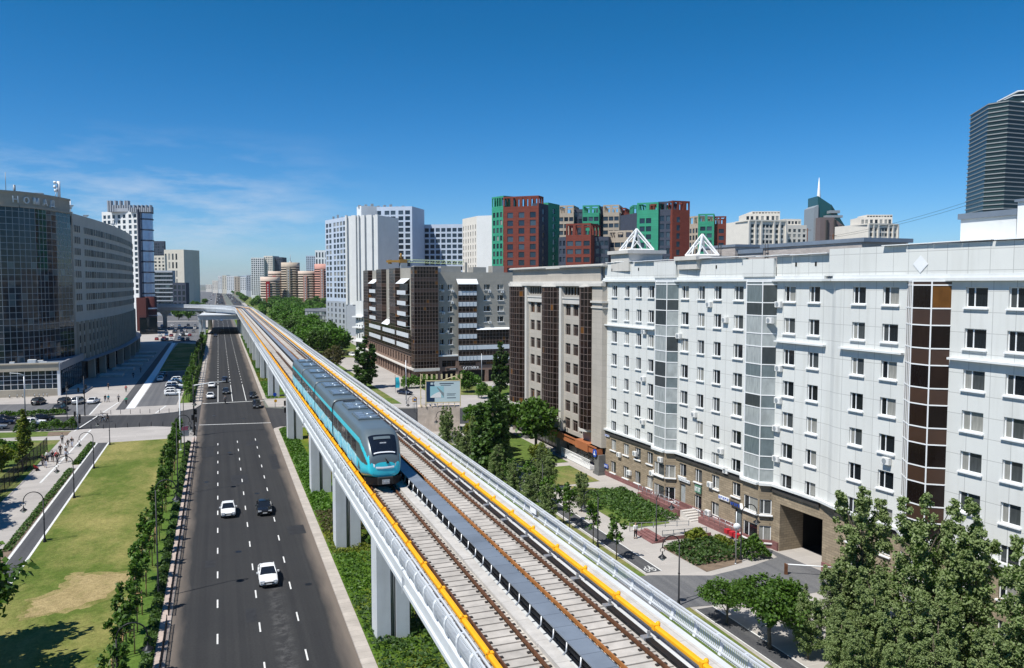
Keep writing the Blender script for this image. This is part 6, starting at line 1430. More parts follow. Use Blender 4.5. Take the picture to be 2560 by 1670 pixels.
car('sedan','white',-2.45,210.2,0,'white sedan first in the kerbside lane at the stop line',GW); car('sedan','white',-2.3,232,0,'white sedan second in the kerbside lane',GW); car('sedan','dark',1.25,217.8,0,'dark sedan waiting behind the motorcyclist',GW); car('sedan','navy',1.2,244,0,'dark sedan farthest back under the signal arm',GW); car('sedan','black',7.5,207.8,0,'black sedan by the median with an orange lamp',GW); car('suv','dark',7.7,190.8,0,'dark off-roader already past the stop line by the median',GW)
car('sedan','navy',-2.0,455,0,'dark sedan far down the avenue before the overpass'); car('sedan','black',1.7,502,0,'dark car in the shade under the overpass')
GP = 'cars parked at the car park edge'
for n, (y, k, c, lab) in enumerate(((217.6,'hatch','white','white hatchback at the near end of the parked row'),(222.4,'hatch','white','white hatchback second in the parked row'),(226.6,'suv','navy','dark blue car between white ones in the parked row'),(233.2,'suv','white','white off-roader in the middle of the parked row'),(238.6,'sedan','black','black car behind the white off-roader'),(243.4,'sedan','blue','light blue car deep in the parked row'),(248,'hatch','white','white car at the far end of the parked row'))): car(k, c, -11.4-(n%2)*.3, y, 90, lab, GP, .15)
car('sedan','white',-16.4,251.8,180,'white sedan parked in the shadow edge by the white path',None,.15); car('sedan','navy',-16.4,258.5,180,'dark sedan parked behind the white one in shade',None,.15); car('sedan','grey',-16.2,264.5,180,'grey sedan parked deepest in the shade by the white path',None,.15)
GL = 'cars standing in the service lane'
for x, y, k, c, lab in ((-40.1,212.4,'suv','black','black off-roader standing alone left in the service lane'),(-34.4,210.6,'suv','dark','dark off-roader beside the silver one in the service lane'),(-31.5,210.4,'suv','silver','silver off-roader between a dark and a white car'),(-28.3,210,'sedan','white','white sedan at the right end of the service lane row'),(-33.4,199.2,'suv','dark','dark car behind the clipped hedge')): car(k, c, x, y, 168, lab, GL, .15)
GS = 'cars queueing in the side street'
for x, y, k, c, lab in ((-35.6,182.6,'sedan','white','white sedan behind the shrubs in the side street'),(-34.9,187.6,'sedan','black','black sedan behind the white one in the side street'),(-41.8,179.6,'sedan','silver','silver sedan at the left edge behind the lawn'),(-41.6,185.0,'sedan','navy','dark blue sedan at the left edge, middle of three'),(-42.3,189.6,'sedan','black','black sedan at the left edge, farthest of three'),(-47.5,181.2,'suv','dark','dark off-roader cut by the left edge')): car(k, c, x, y, 98, lab, GS)
car('sedan','navy',44.2,199.5,30,'dark blue car right of the viaduct on the plaza',None,.13); car('hatch','white',47.5,268,10,'white car right of the dark oval tree'); car('suv','white',48.6,312,10,'white van-like car by the grey end wall'); car('sedan','grey',46.2,284,10,'grey car in the lane beside the corner block'); car('sedan','white',49.5,352,90,'white car parked before the small glass building'); car('sedan','red',52,372,90,'red car parked by the ribbed tower')
rs = np.random.RandomState(7); cl = ['white','white','white','black','dark','silver','grey','red','navy','blue']
for n in range(44):
    r, q = divmod(n, 9); x = -15-q*5.0+rs.rand()*1.2; y = 424+r*34+rs.rand()*4+(q%2)*7
    if x < -33 and y < 520: x = -13-rs.rand()*14
    c = cl[rs.randint(len(cl))]; car(('sedan','suv','hatch')[n%3], c, x, y, 180 if n%2 else 0, '%s car in the crowded far car park by the overpass' % c, 'cars in the far car park', .15)
def low_car(c):
    b = MB(); b.loft([[(-.85,y,z0),(-.86,y,z1),(.86,y,z1),(.85,y,z0)] for y, z0, z1 in ((-2.2,.3,.7),(-1.2,.2,.92),(1.6,.2,.95),(2.2,.3,.8))], 0); b.loft([[(-.8*k,y,.9),(-.62*k,y*.7+.1,1.45),(.62*k,y*.7+.1,1.45),(.8*k,y,.9)] for y, k in ((-1.1,1),(1.5,1))], 1); return b.mesh('distant_car', [PAINT[c], M['carglass']])
LC = {c: low_car(c) for c in set(cl)}
for n in range(130):
    x = [-2,1.2,4.4,7.6,19.5,22.5,25.5,28.5,-12,-16,13.5,34][rs.randint(12)]+rs.rand()*.8; y = 640+ (rs.rand()**1.6)*1900; c = cl[rs.randint(len(cl))]
    o = put('distant_car', LC[c], None, (x,y,.15 if x < -5 or x > 31 else .0)); tag(o, '%s car in the distant traffic beyond the curve of the viaduct' % c, 'car', 'cars in the distant traffic')
# ------------------------------------------------------------------ people
def skin(name, chain, m, root=0, sub=1):
    """one continuous surface grown round a skeleton: chain = [(parent, (x,y,z), radius)]"""
    me = bpy.data.meshes.new(name); me.from_pydata([c[1] for c in chain], [(c[0],i) for i, c in enumerate(chain) if c[0] is not None], [])
    o = bpy.data.objects.new(name, me); COL.objects.link(o); md = o.modifiers.new('skin','SKIN')
    for i, c in enumerate(chain):
        r = c[2] if isinstance(c[2], tuple) else (c[2],c[2]); me.skin_vertices[0].data[i].radius = r; me.skin_vertices[0].data[i].use_root = (i == root)
    s = o.modifiers.new('sub','SUBSURF'); s.levels = s.render_levels = sub
    dg = bpy.context.evaluated_depsgraph_get(); out = bpy.data.meshes.new_from_object(o.evaluated_get(dg)); out.name = name
    bpy.data.objects.remove(o); out.materials.clear(); out.materials.append(m)
    for p in out.polygons: p.use_smooth = True
    return out
CLOTH = {k: mat('cloth_'+k, c, .9, var=.1, vs=4) for k, c in (('black',(.015,.015,.018)),('white',(.68,.68,.67)),('teal',(.01,.30,.38)),('red',(.42,.02,.03)),('green',(.01,.33,.16)),('grey',(.16,.16,.17)),('navy',(.02,.03,.07)),('jeans',(.07,.10,.18)),('pale',(.45,.47,.55)),('pink',(.45,.12,.18)))}
M['skin'] = mat('skin', (.45,.27,.19), .6, var=.05); M['hair'] = mat('hair', (.02,.014,.01), .7, var=.2)
def person_proto(pose):
    st = {'stand':(.03,.05),'walk':(.26,.2),'stride':(.34,.28)}[pose]; a, sw = st
    kn = [( .10,-a*.45-.05,.50),(-.10,a*.3-.02,.49)]; an = [(.10,-a*.8,.09),(-.10,a*1.05,.13 if a > .1 else .09)]; to = [(.11,-a*.8-.14,.04),(-.11,a*1.05-.12,.04)]
    el = [(.25,sw*.5+.02,1.14),(-.25,-sw*.5+.02,1.14)]; wr = [(.27,sw*.8-.08,.90),(-.27,-sw*1.0-.08,.92)]; hd = [(.27,sw*.8-.12,.82),(-.27,-sw*1.0-.13,.84)]
    body = [(None,(0,0,.93),(.13,.10)),(0,(0,0,1.15),(.12,.09)),(1,(0,0,1.38),(.15,.10)),(2,(0,-.01,1.47),.055),(3,(0,-.02,1.56),(.075,.085)),(4,(0,-.02,1.66),(.078,.09)),(5,(0,-.02,1.73),(.045,.05)),(2,(.18,0,1.38),.058),(7,el[0],.043),(8,wr[0],.03),(9,hd[0],.032),(2,(-.18,0,1.38),.058),(11,el[1],.043),(12,wr[1],.03),(13,hd[1],.032),(0,(.09,0,.86),.088),(15,kn[0],.06),(16,an[0],.04),(17,to[0],.036),(0,(-.09,0,.86),.088),(19,kn[1],.06),(20,an[1],.04),(21,to[1],.036)]
    top = [(None,(0,0,.90),(.165,.125)),(0,(0,0,1.15),(.145,.115)),(1,(0,0,1.38),(.17,.12)),(2,(0,0,1.455),.075),(2,(.19,0,1.385),.078),(4,el[0],.06),(5,wr[0],.046),(2,(-.19,0,1.385),.078),(7,el[1],.06),(8,wr[1],.046)]
    leg = [(None,(0,0,.92),(.145,.115)),(0,(.095,0,.84),.105),(1,kn[0],.075),(2,(an[0][0],an[0][1],an[0][2]+.04),.06),(0,(-.095,0,.84),.105),(4,kn[1],.075),(5,(an[1][0],an[1][1],an[1][2]+.04),.06)]
    hair = [(None,(0,0,1.62),(.07,.07)),(0,(0,.015,1.69),(.088,.095)),(1,(0,.0,1.755),(.06,.07))]
    shoe = []
    b = MB()
    for q, w0 in zip(an, to): b.loft([[(w0[0]-.05,w0[1]-.03,0.0),(w0[0]+.05,w0[1]-.03,0.0),(w0[0]+.045,w0[1]-.02,.06),(w0[0]-.045,w0[1]-.02,.06)],[(q[0]-.05,q[1]+.07,q[2]-.09),(q[0]+.05,q[1]+.07,q[2]-.09),(q[0]+.04,q[1]+.06,q[2]+.03),(q[0]-.04,q[1]+.06,q[2]+.03)]])
    return (skin('body', body, M['skin']), skin('jacket', top, CLOTH['black']), skin('trousers', leg, CLOTH['black']), skin('hair', hair, M['hair']), b.mesh('shoes', M['rubber']))
PP = {k: person_proto(k) for k in ('stand','walk','stride')}
def person(x, y, face, pose, topc, legc, label, group=None, z=.13, s=1.05):
    t = thing('person', label, 'person', (x,y,z), radians(face), group); t.scale = (s,s,s); B_ = PP[pose]
    for nm, me, c in zip(('body','jacket','trousers','hair','shoes'), B_, (None,topc,legc,None,None)):
        o = put(nm, me, t)
        if c: o.material_slots[0].link = 'OBJECT'; o.material_slots[0].material = CLOTH[c]
    return t
person(-25.95,211,200,'walk','black','jeans','person in a dark jacket walking beside one in turquoise on the plaza'); person(-25.25,210.8,200,'walk','teal','grey','person in a turquoise jacket walking on the plaza'); person(-23.0,210.2,170,'walk','grey','black','person in grey walking alone right of the turquoise one'); person(-23.2,228.8,180,'walk','red','black','person in red at the shadow edge of the plaza'); person(-20.9,205.6,180,'walk','green','black','person in a green top by the white path'); person(-28.2,236,160,'walk','black','black','person in black in the shade of the wing'); person(-24.5,262,170,'walk','black','navy','dark-clothed person far back in the shade'); person(-23.8,278,150,'walk','grey','black','person in grey near the terraces in the shade')
GF = 'people walking on the left footpath'
person(-26.6,158.9,170,'stand','grey','black','person standing at the far end of the left footpath',GF); person(-25.1,155.0,20,'stand','black','black','person in black sitting height beside the dark stroller at the footpath end',GF,s=.8); person(-24.4,154.5,0,'walk','black','pale','person in a wide black coat on the left footpath',GF); person(-25.15,148.3,0,'walk','black','black','person in black, left of a pair seen from the front',GF); person(-24.4,148.5,0,'walk','white','black','person with a pale shirt under black, right of a pair',GF); person(-26.1,143.1,0,'walk','white','black','person with a white top in the group by the fence',GF); person(-25.35,142.8,10,'walk','black','black','person in black in the middle of the group',GF); person(-24.7,142.6,-10,'walk','red','black','person with a red bag strap in the group',GF); person(-24.4,141.2,0,'stride','black','grey','person in black walking ahead of the group',GF); person(-25.6,138.7,10,'stride','black','pale','person in black top and pale trousers, nearest on the left footpath',GF); person(-26.3,140.4,0,'walk','black','black','person in black beside the fence shrubs',GF)
person(-4.9,163.6,90,'walk','white','black','person in white waiting at the near kerb corner'); person(43.0,77.0,0,'stand','white','black','person in a white shirt on the right footpath'); person(67.2,197,160,'walk','pale','jeans','person in pale blue by the clipped tall bush'); person(-18.9,470,0,'walk','black','black','distant person beyond the shaded lawn')
# ------------------------------------------------------------------ bicycles and scooters
def wheel_mesh(r=.33, m=None):
    b = MB(); n = 14; b.tube([(0,r*cos(2*pi*k/n),r+r*sin(2*pi*k/n)) for k in range(n+1)], .022, 5, caps=False)
    for k in range(6): b.tube([(0,0,r),(0,r*cos(k*pi/3),r+r*sin(k*pi/3))], .006, 3, caps=False)
    return b.mesh('wheel', m or M['rubber'])
WM = wheel_mesh(); b = MB()
for p, q in (((0,.52,.33),(0,.12,.33)),((0,.12,.33),(0,.22,.82)),((0,.12,.33),(0,-.38,.78)),((0,.2,.76),(0,-.36,.84)),((0,.52,.33),(0,.2,.74)),((0,-.52,.33),(0,-.38,.95))): b.tube([p,q], .022, 5)
FRM = b.mesh('frame', M['white']); b = MB(); b.tube([(-.27,-.34,.98),(-.1,-.42,1.0),(.1,-.42,1.0),(.27,-.34,.98)], .016, 5); HB_ = b.mesh('handlebar', M['black']); b = MB(); b.box(-.07,.07,.1,.36,.84,.9); SDL = b.mesh('saddle', M['rubber'])
def bike(x, y, rz, label, group=None, z=.12):
    t = thing('bicycle', label, 'bicycle', (x,y,z), radians(rz), group)
    for yy in (-.52,.52): put('wheel', WM, t, (0,yy,0))
    put('frame', FRM, t); put('handlebar', HB_, t); put('saddle', SDL, t); return t
for n, x in enumerate((-49.0,-47.4,-46.2,-43.6,-42.6,-41.7,-40.9)): bike(x, 226.3, 20, 'white rental bicycle at the podium wall, %s from the left' % ORD[n], 'rental bicycles at the podium')
for n, (x,y) in enumerate(((-6.5,160.4),(-5.9,160.9),(-5.6,159.6))): bike(x, y, 60, 'parked bicycle on the near street corner, %s from the left' % ORD[n], 'bicycles on the near corner')
bike(-23.3,142.1,5,'bicycle ridden on the left footpath beside the planting bed',None,.13); person(-23.3,142.15,5,'stride','pale','black','cyclist in pale clothes on the left footpath',None,.3)
bike(-22.9,180.9,75,'bicycle crossing the side street',None,.01); person(-22.9,180.9,75,'stride','white','black','cyclist in white crossing the side street',None,.25); person(-22.0,181.2,75,'walk','black','black','person in black beside the cyclist on the side street',None,.0)
b = MB(); b.tube([(0,-.55,.3),(0,-.42,.95)], .05, 6); b.box(-.14,.14,-.35,.2,.22,.34); b.prism([(-.16,.15),(.16,.15),(.14,.75),(-.14,.75)], .35, .78); b.box(-.2,.2,.35,.85,.85,1.25); scm = b.mesh('scooter_body', M['black'])
t = thing('motor_scooter', 'dark motor scooter in front of the waiting cars', 'scooter', (.95,199.3,0)); put('body', scm, t); put('handlebar', HB_, t)
for yy in (-.55,.55): put('wheel', WM, t, (0,yy,0), 0, .85)
person(.95,199.35,0,'stride','grey','black','rider on the dark motor scooter',None,.15)
# ------------------------------------------------------------------ lamps, signals, bollards
def hook_lamp(h, reach):
    b = MB(); b.tube([(0,0,0),(0,0,.5),(0,0,.55),(0,0,h-reach*.5)], [.13,.12,.08,.055], 8); b.lathe([(.2,0),(.2,.12),(.13,.3)], (0,0,0), 10); b.lathe([(.09,0),(.11,.04),(.09,.08)], (0,0,h*.45), 8)
    pole = b.mesh('pole', M['black']); b = MB(); r = reach/2; n = 12
    pts = [(r-r*cos(pi*k/n), 0, h-r+r*sin(pi*k/n)) for k in range(n+1)]+[(reach,0,h-r-.15)]; b.tube(pts, .05, 6)
    b.tube([(reach+.22*cos(a)-.0,0,h-r-.32+.2*sin(a)) for a in [k*.5-.9 for k in range(11)]], .025, 5); arm = b.mesh('arm', M['black'])
    b = MB(); b.lathe([(.04,0),(.06,-.25),(.16,-.36),(.36,-.52),(.38,-.56),(.0,-.56)], (reach,0,h-r-.45), 12); sh = b.mesh('lamp_shade', M['black'])
    b = MB(); b.lathe([(.26,0),(.22,-.16),(.1,-.25),(0,-.26)], (reach,0,h-r-1.0), 12); return pole, arm, sh, b.mesh('lamp_glass', M['lens'])
HL1, HL2, HL3 = hook_lamp(5.7,1.9), hook_lamp(10.7,1.7), hook_lamp(6.4,1.7)
def lamp(x, y, rz, kind, label, group, z=.1):
    t = thing('street_lamp', label, 'street lamp', (x,y,z), radians(rz), group)
    for nm, me in zip(('pole','arm','lamp_shade','lamp_glass'), kind): put(nm, me, t)
for n, y in enumerate((98.3,117.4,135.3,154.4)): lamp(-18.5,y,180,HL1,'hooked black lamp on the lawn edge by the bike path, %s from the bottom' % ORD[n],'lamps along the left bike path')
lamp(-6.9,57.6,0,HL1,'hooked black lamp at the bottom edge among the staked trees','lamps left of the road')
for n, y in enumerate((77.3,115,137.5)): lamp(-5.7,y,0,HL2,'tall black lamp post beside the left kerb, %s from the bottom' % ORD[n],'tall lamps beside the left kerb')
for n, y in enumerate((215,248,285,325)): lamp(-6.6,y,180 if n % 2 else 0,HL3,'black lamp by the car park strip, %s beyond the crossing' % ORD[n],'lamps along the car park')
for n, (x, y) in enumerate(((37.5,59.3),(37.7,75.7),(38.0,92),(36.4,132),(36,152))): lamp(x,y,180,HL3,'hooked black lamp behind the right railing, %s from the bottom' % ORD[n],'lamps along the right bike path')
for n, (x, y) in enumerate(((44.4,74.9),(49.8,67.2),(44.6,128))): lamp(x,y,0,HL1,'black hooked lamp standing in the planting before the white building, %s from the ramp' % ORD[n],'lamps in the planting')
def signal_head(x, y, z, par, rz=0):
    if 'sig' not in TREES:
        b = MB(); b.box(-.17,.17,-.14,.14,-.5,.5); g = MB()
        for k in (-.3,0,.3): g.tube([(0,-.14,k),(0,-.22,k)], .12, 8)
        TREES['sig'] = (b.mesh('signal_head', M['black']), g.mesh('lens', M['rubber']))
    o = put('signal_head', TREES['sig'][0], par, (x,y,z), rz); put('lens', TREES['sig'][1], o)
def pole_thing(name, label, cat, x, y, h, r, m, heads=(), arm=None, group=None):
    t = thing(name, label, cat, (x,y,.1), 0, group); b = MB(); b.tube([(0,0,0),(0,0,h)], [r*1.2,r*.8], 8); b.lathe([(r*2.4,0),(r*2.4,.06),(r*1.3,.1)], (0,0,0), 8); put('pole', b.mesh('pole', m), t)
    if arm: b = MB(); b.tube([(0,0,arm[2]-.5),(arm[0]*.5,arm[1]*.5,arm[2]-.12),(arm[0],arm[1],arm[2])], [.1,.08,.05], 6); put('arm', b.mesh('arm', M['white']), t)
    for hx, hy, hz, rz in heads: signal_head(hx, hy, hz, t, rz)
    return t
pole_thing('traffic_light', 'traffic signal mast with a long white arm over the waiting cars', 'traffic light', -4.8, 158.8, 9.6, .13, M['black'], [(5.9,0,10.1,pi),(.35,0,3.0,0),(.3,.2,4.4,1.2),(-.3,0,3.4,pi/2)], (6.6,.6,9.9))
pole_thing('white_mast', 'tall thin white mast at the end of the lawn', 'mast', -6.6, 145.5, 10.2, .1, M['white']); pole_thing('traffic_light', 'white pole with black signals at the end of the shrub row', 'traffic light', -26.4, 174.3, 6.2, .1, M['white'], [(-.45,0,2.9,0),(.35,0,2.3,pi/2),(.3,0,1.5,pi/2)])
pole_thing('traffic_light', 'black pole with paired signals at the far kerb of the side street', 'traffic light', -27.5, 191, 8.5, .1, M['black'], [(-1.1,0,5.6,0),(.35,0,6.2,0),(0,-.3,5.2,0)]); lamp(-29.4,181.8,90,hook_lamp(8.4,1.4),'black lamp post rising from the shrub row',None)
t = pole_thing('street_light', 'grey curved street light before the podium hall', 'street light', -38.9, 192.4, 8.8, .11, M['steel'], (), (-2.6,0,9.6)); pole_thing('traffic_light', 'grey pole with a signal at the plaza corner right of the viaduct', 'traffic light', 40.8, 182.5, 4.6, .09, M['steel'], [(0,-.2,3.9,0)])
pole_thing('traffic_light', 'dark signal pole half hidden by the viaduct at the crossing', 'traffic light', 12.2, 163, 5.6, .1, M['black'], [(-.3,0,4.6,0),(-.3,0,3.2,0)]); pole_thing('camera_pole', 'grey pole with white camera boxes right of the viaduct', 'pole', 42.2, 189, 9.8, .12, M['steel'])
pole_thing('sign_pole', 'thin grey pole with a pale oval plate before the stone corner', 'pole', 48.6, 66.4, 5.4, .06, M['steel']); pole_thing('flag_pole', 'pale pole beside the tall tree before the corner block', 'pole', 70.8, 200.7, 9.5, .08, M['steel'], group='pale poles before the corner block'); pole_thing('flag_pole', 'pale pole left of the tall tree before the corner block', 'pole', 66.2, 203.5, 9.5, .08, M['steel'], group='pale poles before the corner block')
b = MB(); b.lathe([(0,0),(.35,.0),(.35,.04),(0,.04)], (0,0,0), 14); ov = b.mesh('oval_plate', M['white']); o = put('oval_plate', ov, None, (48.6,66.3,4.0)); o.rotation_euler = (pi/2,0,-.6); tag(o, 'pale oval plate fixed on the thin grey pole', 'sign')
def bollards(pts, group, lab):
    b = MB(); b.tube([(0,0,0),(0,0,.95)], .055, 6); me = b.mesh('bollard', M['black'])
    for n, (x, y) in enumerate(pts): o = put('bollard', me, None, (x,y,.12)); tag(o, lab % ORD[n], 'bollard', group)
bollards([(-26+k*2.15, 172.6-.55*k*.19-(.0 if k < 6 else (k-6)*.55)) for k in range(9)], 'bollards on the near kerb of the side street', 'thin black bollard on the near kerb of the side street, %s from the left')
bollards([(-24.4+k*1.95, 190.9-k*.27) for k in range(9)], 'bollards on the far kerb of the side street', 'thin black bollard on the far kerb of the side street, %s from the left')
# road signs by the far median, wayfinding panel, banner
def round_sign(x, y, z, r, m, label, edge=None):
    t = thing('road_sign', label, 'road sign', (x,y,.1)); b = MB(); b.tube([(0,0,0),(0,0,z)], .04, 6); put('pole', b.mesh('pole', M['steel']), t); b = MB(); b.tube([(0,-.05,z),(0,-.09,z)], r, 14); put('plate', b.mesh('plate', m), t); return t
round_sign(11.6,188.6,3.0,.42,M['signblue'],'round blue road sign on the far median by the pier'); round_sign(11.7,188.0,1.6,.34,M['yellow'],'small yellow round sign below the blue one'); 
for x, y, lab in ((40.2,171.5,'square yellow-edged sign right of the viaduct railing'),(38.4,157.5,'yellow-edged sign at the billboard corner')):
    t = thing('road_sign', lab, 'road sign', (x,y,.1)); b = MB(); b.tube([(0,0,0),(0,0,2.6)], .05, 6); put('pole', b.mesh('pole', M['steel']), t); b = MB(); b.box(-.5,.5,-.06,-.03,2.2,3.2); put('plate', b.mesh('plate', M['yellow']), t); b = MB(); b.box(-.3,.3,-.08,-.06,2.4,3.0); put('panel', b.mesh('panel', M['white']), t); b = MB(); b.box(-.2,.2,-.09,-.08,2.55,2.85); put('symbol', b.mesh('symbol', M['signblue']), t)
t = thing('info_panel', 'grey and pink information panel on the near street corner', 'sign', (-6.4,158.0,.12), .3); b = MB(); b.box(-.7,.7,-.05,.05,.1,2.0); put('board', b.mesh('board', M['f_grey']), t); b = MB(); b.box(-.6,.6,-.07,-.05,1.2,1.9); put('poster', b.mesh('poster', CLOTH['pink']), t)
t = thing('feather_banner', 'turquoise feather banner on the plaza right of the viaduct', 'banner', (42.6,203.5,.13)); b = MB(); b.tube([(0,0,0),(0,0,4.6)], .04, 5); put('pole', b.mesh('pole', M['black']), t); b = MB(); b.loft([[(0.05,0,1.2+k*.55),(1.1+.15*sin(k),.15*sin(k*1.3),1.2+k*.55)] for k in range(6)], 0, False, False); put('flag', b.mesh('flag', M['teal']), t)
# fences
def fence(name, label, pts, h, step, m, bars=.0, rails=(.1,.95), r=.035, thin=.02):
    t = thing(name, label, 'fence', (*pts[0],.12), world=True); n_ = 0; b = MB(); bb2 = MB()
    for a, c in zip(pts[:-1], pts[1:]):
        L = hypot(c[0]-a[0],c[1]-a[1]); k = max(1,int(L/step))
        for i in range(k+1):
            p = (a[0]+(c[0]-a[0])*i/k, a[1]+(c[1]-a[1])*i/k)
            if n_ < 95: q = MB(); q.box(p[0]-r,p[0]+r,p[1]-r,p[1]+r,.1,h+.15); q.build('post', m, t); n_ += 1
        for z in rails: b.obox(a, c, -.02, .02, h*z-.02+.1, h*z+.03+.1)
        if bars:
            for i in range(int(L/bars)): p = (a[0]+(c[0]-a[0])*i*bars/L, a[1]+(c[1]-a[1])*i*bars/L); bb2.box(p[0]-thin/2,p[0]+thin/2,p[1]-thin/2,p[1]+thin/2,.1+h*.08,h+.05)
    b.build('rail', m, t)
    if bars: tag(bb2.build('bars', m, t), kind='stuff')
    return t
fence('kerb_fence', 'low black fence along the left kerb, long stretch', [(-4.62,72.5),(-4.62,153)], .85, 1.7, M['black'], .11, thin=.035); fence('kerb_fence', 'low black fence along the left kerb, short stretch at the bottom', [(-4.62,50),(-4.62,70.5)], .85, 1.7, M['black'], .11, thin=.035)
fence('park_fence', 'tall black mesh fence along the left footpath', [(-28.3,92),(-27.9,153)], 2.2, 2.5, M['black'], .16, (.05,.5,1.0), .05, .018); fence('kerb_fence', 'low fence along the far median by the car park', [(-4.9,206),(-4.9,330)], .7, 2.2, M['steel'], 0); fence('crossing_rail', 'bent grey railing at the plaza corner right of the viaduct', [(41,176.5),(46,176.2),(50,172)], .9, 1.6, M['steel'], 0); fence('median_rail', 'short pale railing on the far median by the crossing', [(10.2,202.9),(17.8,202.9)], .9, 1.5, M['steel'], 0)
fence('ramp_rail', 'metal railing of the ramp before the white building', [(43.6,79.4),(50.4,77.8)], 1.0, 1.3, M['steel'], 0, (.55,1)); fence('ramp_rail', 'second metal railing along the ramp before the white building', [(45.6,75.6),(50.9,75.0)], 1.0, 1.3, M['steel'], 0, (.55,1))
b = MB(); b.prism([(45.4,75.2),(51.4,74.8),(51.6,77.6),(45.4,78.6)], .1, .55, 0, 1); 
for k in range(4): b.prism([(43.8+k*.42,74.7),(45.4,74.7),(45.4,78.6),(43.8+k*.42,78.8)], .1+k*.11, .21+k*.11)
tag(b.build('ramp', [M['redplinth'], M['paver']]), 'paved ramp with steps leading to the white building', 'ramp')
t = thing('barrier', 'white barrier pole beside the archway drive', 'barrier', (51.4,62.2,.14), -.55); b = MB(); b.box(-.15,.15,-.15,.15,0,1.05); put('post', b.mesh('post', M['rust']), t); b = MB(); b.tube([(0,0,1.0),(4.6,0,1.0)], .06, 6); put('bar', b.mesh('bar', M['white']), t)
b = MB()
for k in range(3): b.box(52.0+k*.02,52.6,70.9+k*.9,71.5+k*.9,.9,1.35)
tag(b.build('flower_pots', CLOTH['red']), 'red flower tubs on the raised terrace of the white building', 'planter')
t = thing('bench', 'red bench at the edge of the left footpath', 'bench', (-26.6,137.2,.13), .35); b = MB(); b.box(-.2,.2,-.8,.8,.4,.45); put('seat', b.mesh('seat', PAINT['red']), t); b = MB(); b.box(-.24,-.2,-.8,.8,.5,.8); put('backrest', b.mesh('backrest', PAINT['red']), t)
for yy in (-.8,.8): b = MB(); b.box(-.22,.22,yy-.04,yy+.04,0,.4); put('leg', b.mesh('leg', M['black']), t)
# billboard on its concrete block
t = thing('billboard', 'billboard in a cream steel frame on a concrete block behind the viaduct', 'billboard', (39.2,147,.12), world=True)
b = MB(); b.prism([(35.2,147.6),(43.0,145.8),(43.8,149),(36,151)], 0, 4.9); b.build('base_block', mat('stained_concrete', (.50,.43,.37), .9, var=.25, vs=.7, streak=.4), t)
M['cream_steel'] = mat('cream_steel', (.58,.50,.30), .5, var=.08)
ux, uy = (42.9-35.9)/7.2, -1.62/7.2
def BP(s, d=0): return (36.6+ux*s+uy*d, 147.2+uy*s-ux*d)
b = MB()
for s in (0,6.6): b.obox(BP(s),BP(s+.16), -.1,.1,4.9,10.1)
for z in (5.7,9.85): b.obox(BP(0),BP(6.76), -.12,.12,z,z+.16)
for k in range(7): b.obox(BP(.1+k*1.08),BP(.2+k*1.08), -.2,0,4.9,5.7)
for k in range(9): b.obox(BP(-.8+k*.95,-1.6),BP(-.45+k*.95,-1.6), -.1,.1,10.1,11.0)
for z in (5,6.6,8.2,9.9): b.obox(BP(-.9,-2.6),BP(-.9+.12,0), -.1,.1,z,z+.14)
for d in (-2.6,-1.4,-.2): b.obox(BP(-.95,d),BP(-.8,d), -.08,.08,4.9,11.0)
b.tube([(*BP(3.2),10.0),(*BP(5.6,-.4),10.7),(*BP(6.7),10.0)], .08, 5); b.build('frame', M['cream_steel'], t)
mk = lambda n, c: mat(n, c, .5, var=.02)
M['adnavy'] = mk('ad_navy', (.012,.035,.085)); M['adpale'] = mk('ad_pale', (.50,.62,.66)); M['adsky'] = mk('ad_sky', (.30,.55,.62)); M['adgrey'] = mk('ad_grey', (.22,.28,.31)); M['adtext'] = mk('ad_text', (.09,.12,.16))
pn = MB(); pn.obox(BP(.16),BP(6.6), .02,.1,5.87,9.84); pan = pn.build('poster', M['adpale'], t)
def ad(nm, m, rects, lv): 
    b = MB()
    for s0, s1, z0, z1 in rects: b.obox(BP(s0),BP(s1), .1,.1+.006*lv,z0,z1)
    b.build(nm, m, pan, tuple(t['_b']))
ad('poster_field', M['adnavy'], [(.18,1.75,5.9,9.82)], 1); ad('poster_photo', M['adsky'], [(.9,3.5,6.7,8.9)], 2); ad('poster_text', M['adtext'], [(2.7,5.4,9.3,9.5),(2.9,4.9,9.0,9.12),(4.1,5.8,7.35,7.45),(4.1,5.6,7.1,7.2),(4.1,5.8,6.55,6.7)], 2); ad('poster_emblem', M['adpale'], [(1.0,1.45,9.2,9.6),(1.6,1.75,9.2,9.6)], 3)
b = MB(); n = Vector((uy,-ux))
b.loft([[(BP(1.0+a*.5)[0]+n.x*.12, BP(1.0+a*.5)[1]+n.y*.12, 6.7+zz) for zz in (0,.25+.9*sin(min(1,a/4)*pi/2))] for a in range(5)], 0, False, False); b.build('pictured_train', M['white'], pan, tuple(t['_b']))
b = MB(); P3 = lambda s, z: (BP(s)[0]+n.x*.125, BP(s)[1]+n.y*.125, z); b.face([P3(2.2,8.6),P3(3.5,6.75),P3(3.5,7.6),P3(2.3,8.75)]); b.build('pictured_track', M['adgrey'], pan, tuple(t['_b']))
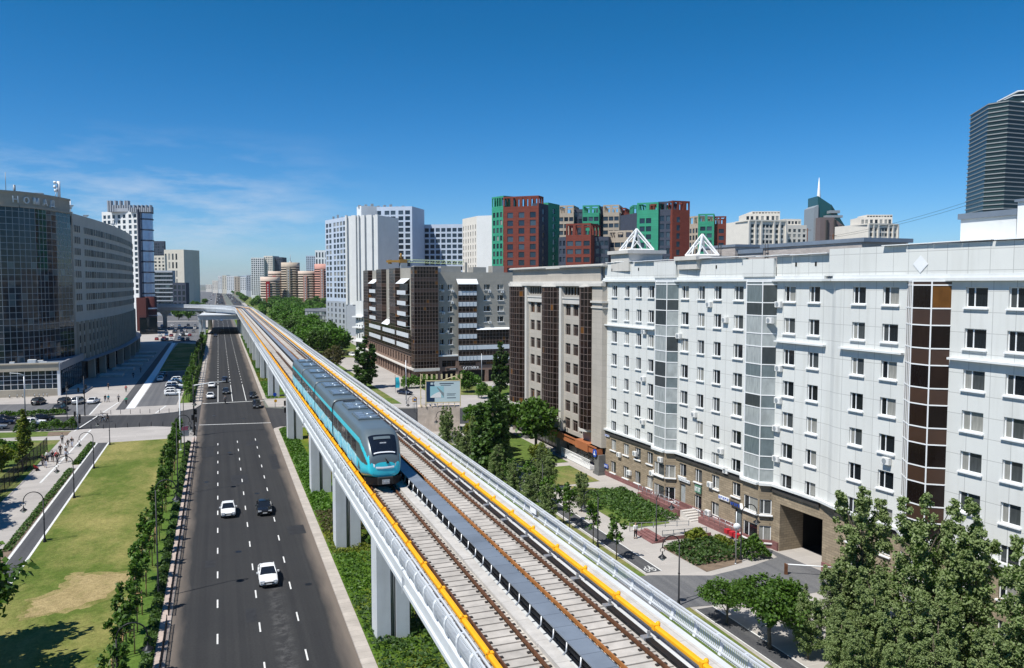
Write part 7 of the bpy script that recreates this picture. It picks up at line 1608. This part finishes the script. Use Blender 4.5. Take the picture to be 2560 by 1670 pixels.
# tower crane with a slewed jib behind the corner block
t = thing('mobile_crane', 'yellow crane with a pale green lattice jib beyond the corner block roof', 'crane', (*D(1010,400),20), world=True); c_ = D(1010,400); b = MB()
b.box(c_[0]-2.2,c_[0]+1.6,c_[1]-1,c_[1]+1,38.6,40.4); b.tube([(c_[0]-1.2,c_[1],40.4),(c_[0]-1.4,c_[1],43.5)], [.9,.4], 5); a, q = D(968,402), D(1002,400); b.obox(a, q, -.6, .6, 38.9, 40.0); b.obox(D(972,402), D(980,402), -.8, .8, 38.2, 40.2); b.build('machinery', mat('mustard_machine', (.26,.15,.035), .6, var=.2), t)
b = MB(); q = D(1160,400); N_ = 24
for dz, dy in ((0,0),(1.4,.5),(0,1)): b.tube([(c_[0],c_[1]+dy,39+dz),(q[0],q[1]+dy,38+dz)], .11, 4)
for k in range(N_):
    f0, f1 = k/N_, (k+1)/N_; p0 = (c_[0]+(q[0]-c_[0])*f0, c_[1]+(q[1]-c_[1])*f0, 39-f0); p1 = (c_[0]+(q[0]-c_[0])*f1, c_[1]+(q[1]-c_[1])*f1+.5, 40.4-f1); b.tube([p0,p1], .07, 3)
b.build('jib', mat('jib_green', (.40,.50,.30), .6), t); b = MB(); b.box(c_[0]-1.6,c_[0]+1.6,c_[1]-1.4,c_[1]+1.4,0,38.6); b.build('tower', M['steel'], t)
# ------------------------------------------------------------------ air
HAZE = True
if HAZE:
    b = MB(); b.box(-9400,9400,-900,16400,-1.1,226); hz = b.build('haze', []); hz['kind'] = 'stuff'
    m = bpy.data.materials.new('haze_air'); m.use_nodes = True; nt = m.node_tree; nt.nodes.clear(); out = nt.nodes.new('ShaderNodeOutputMaterial'); pv = nt.nodes.new('ShaderNodeVolumePrincipled')
    pv.inputs['Color'].default_value = (.80,.88,.97,1); pv.inputs['Density'].default_value = .000035; pv.inputs['Anisotropy'].default_value = .2; nt.links.new(pv.outputs[0], out.inputs['Volume']); hz.data.materials.append(m)
print('objects', len(bpy.data.objects), 'verts', sum(len(m.vertices) for m in bpy.data.meshes))
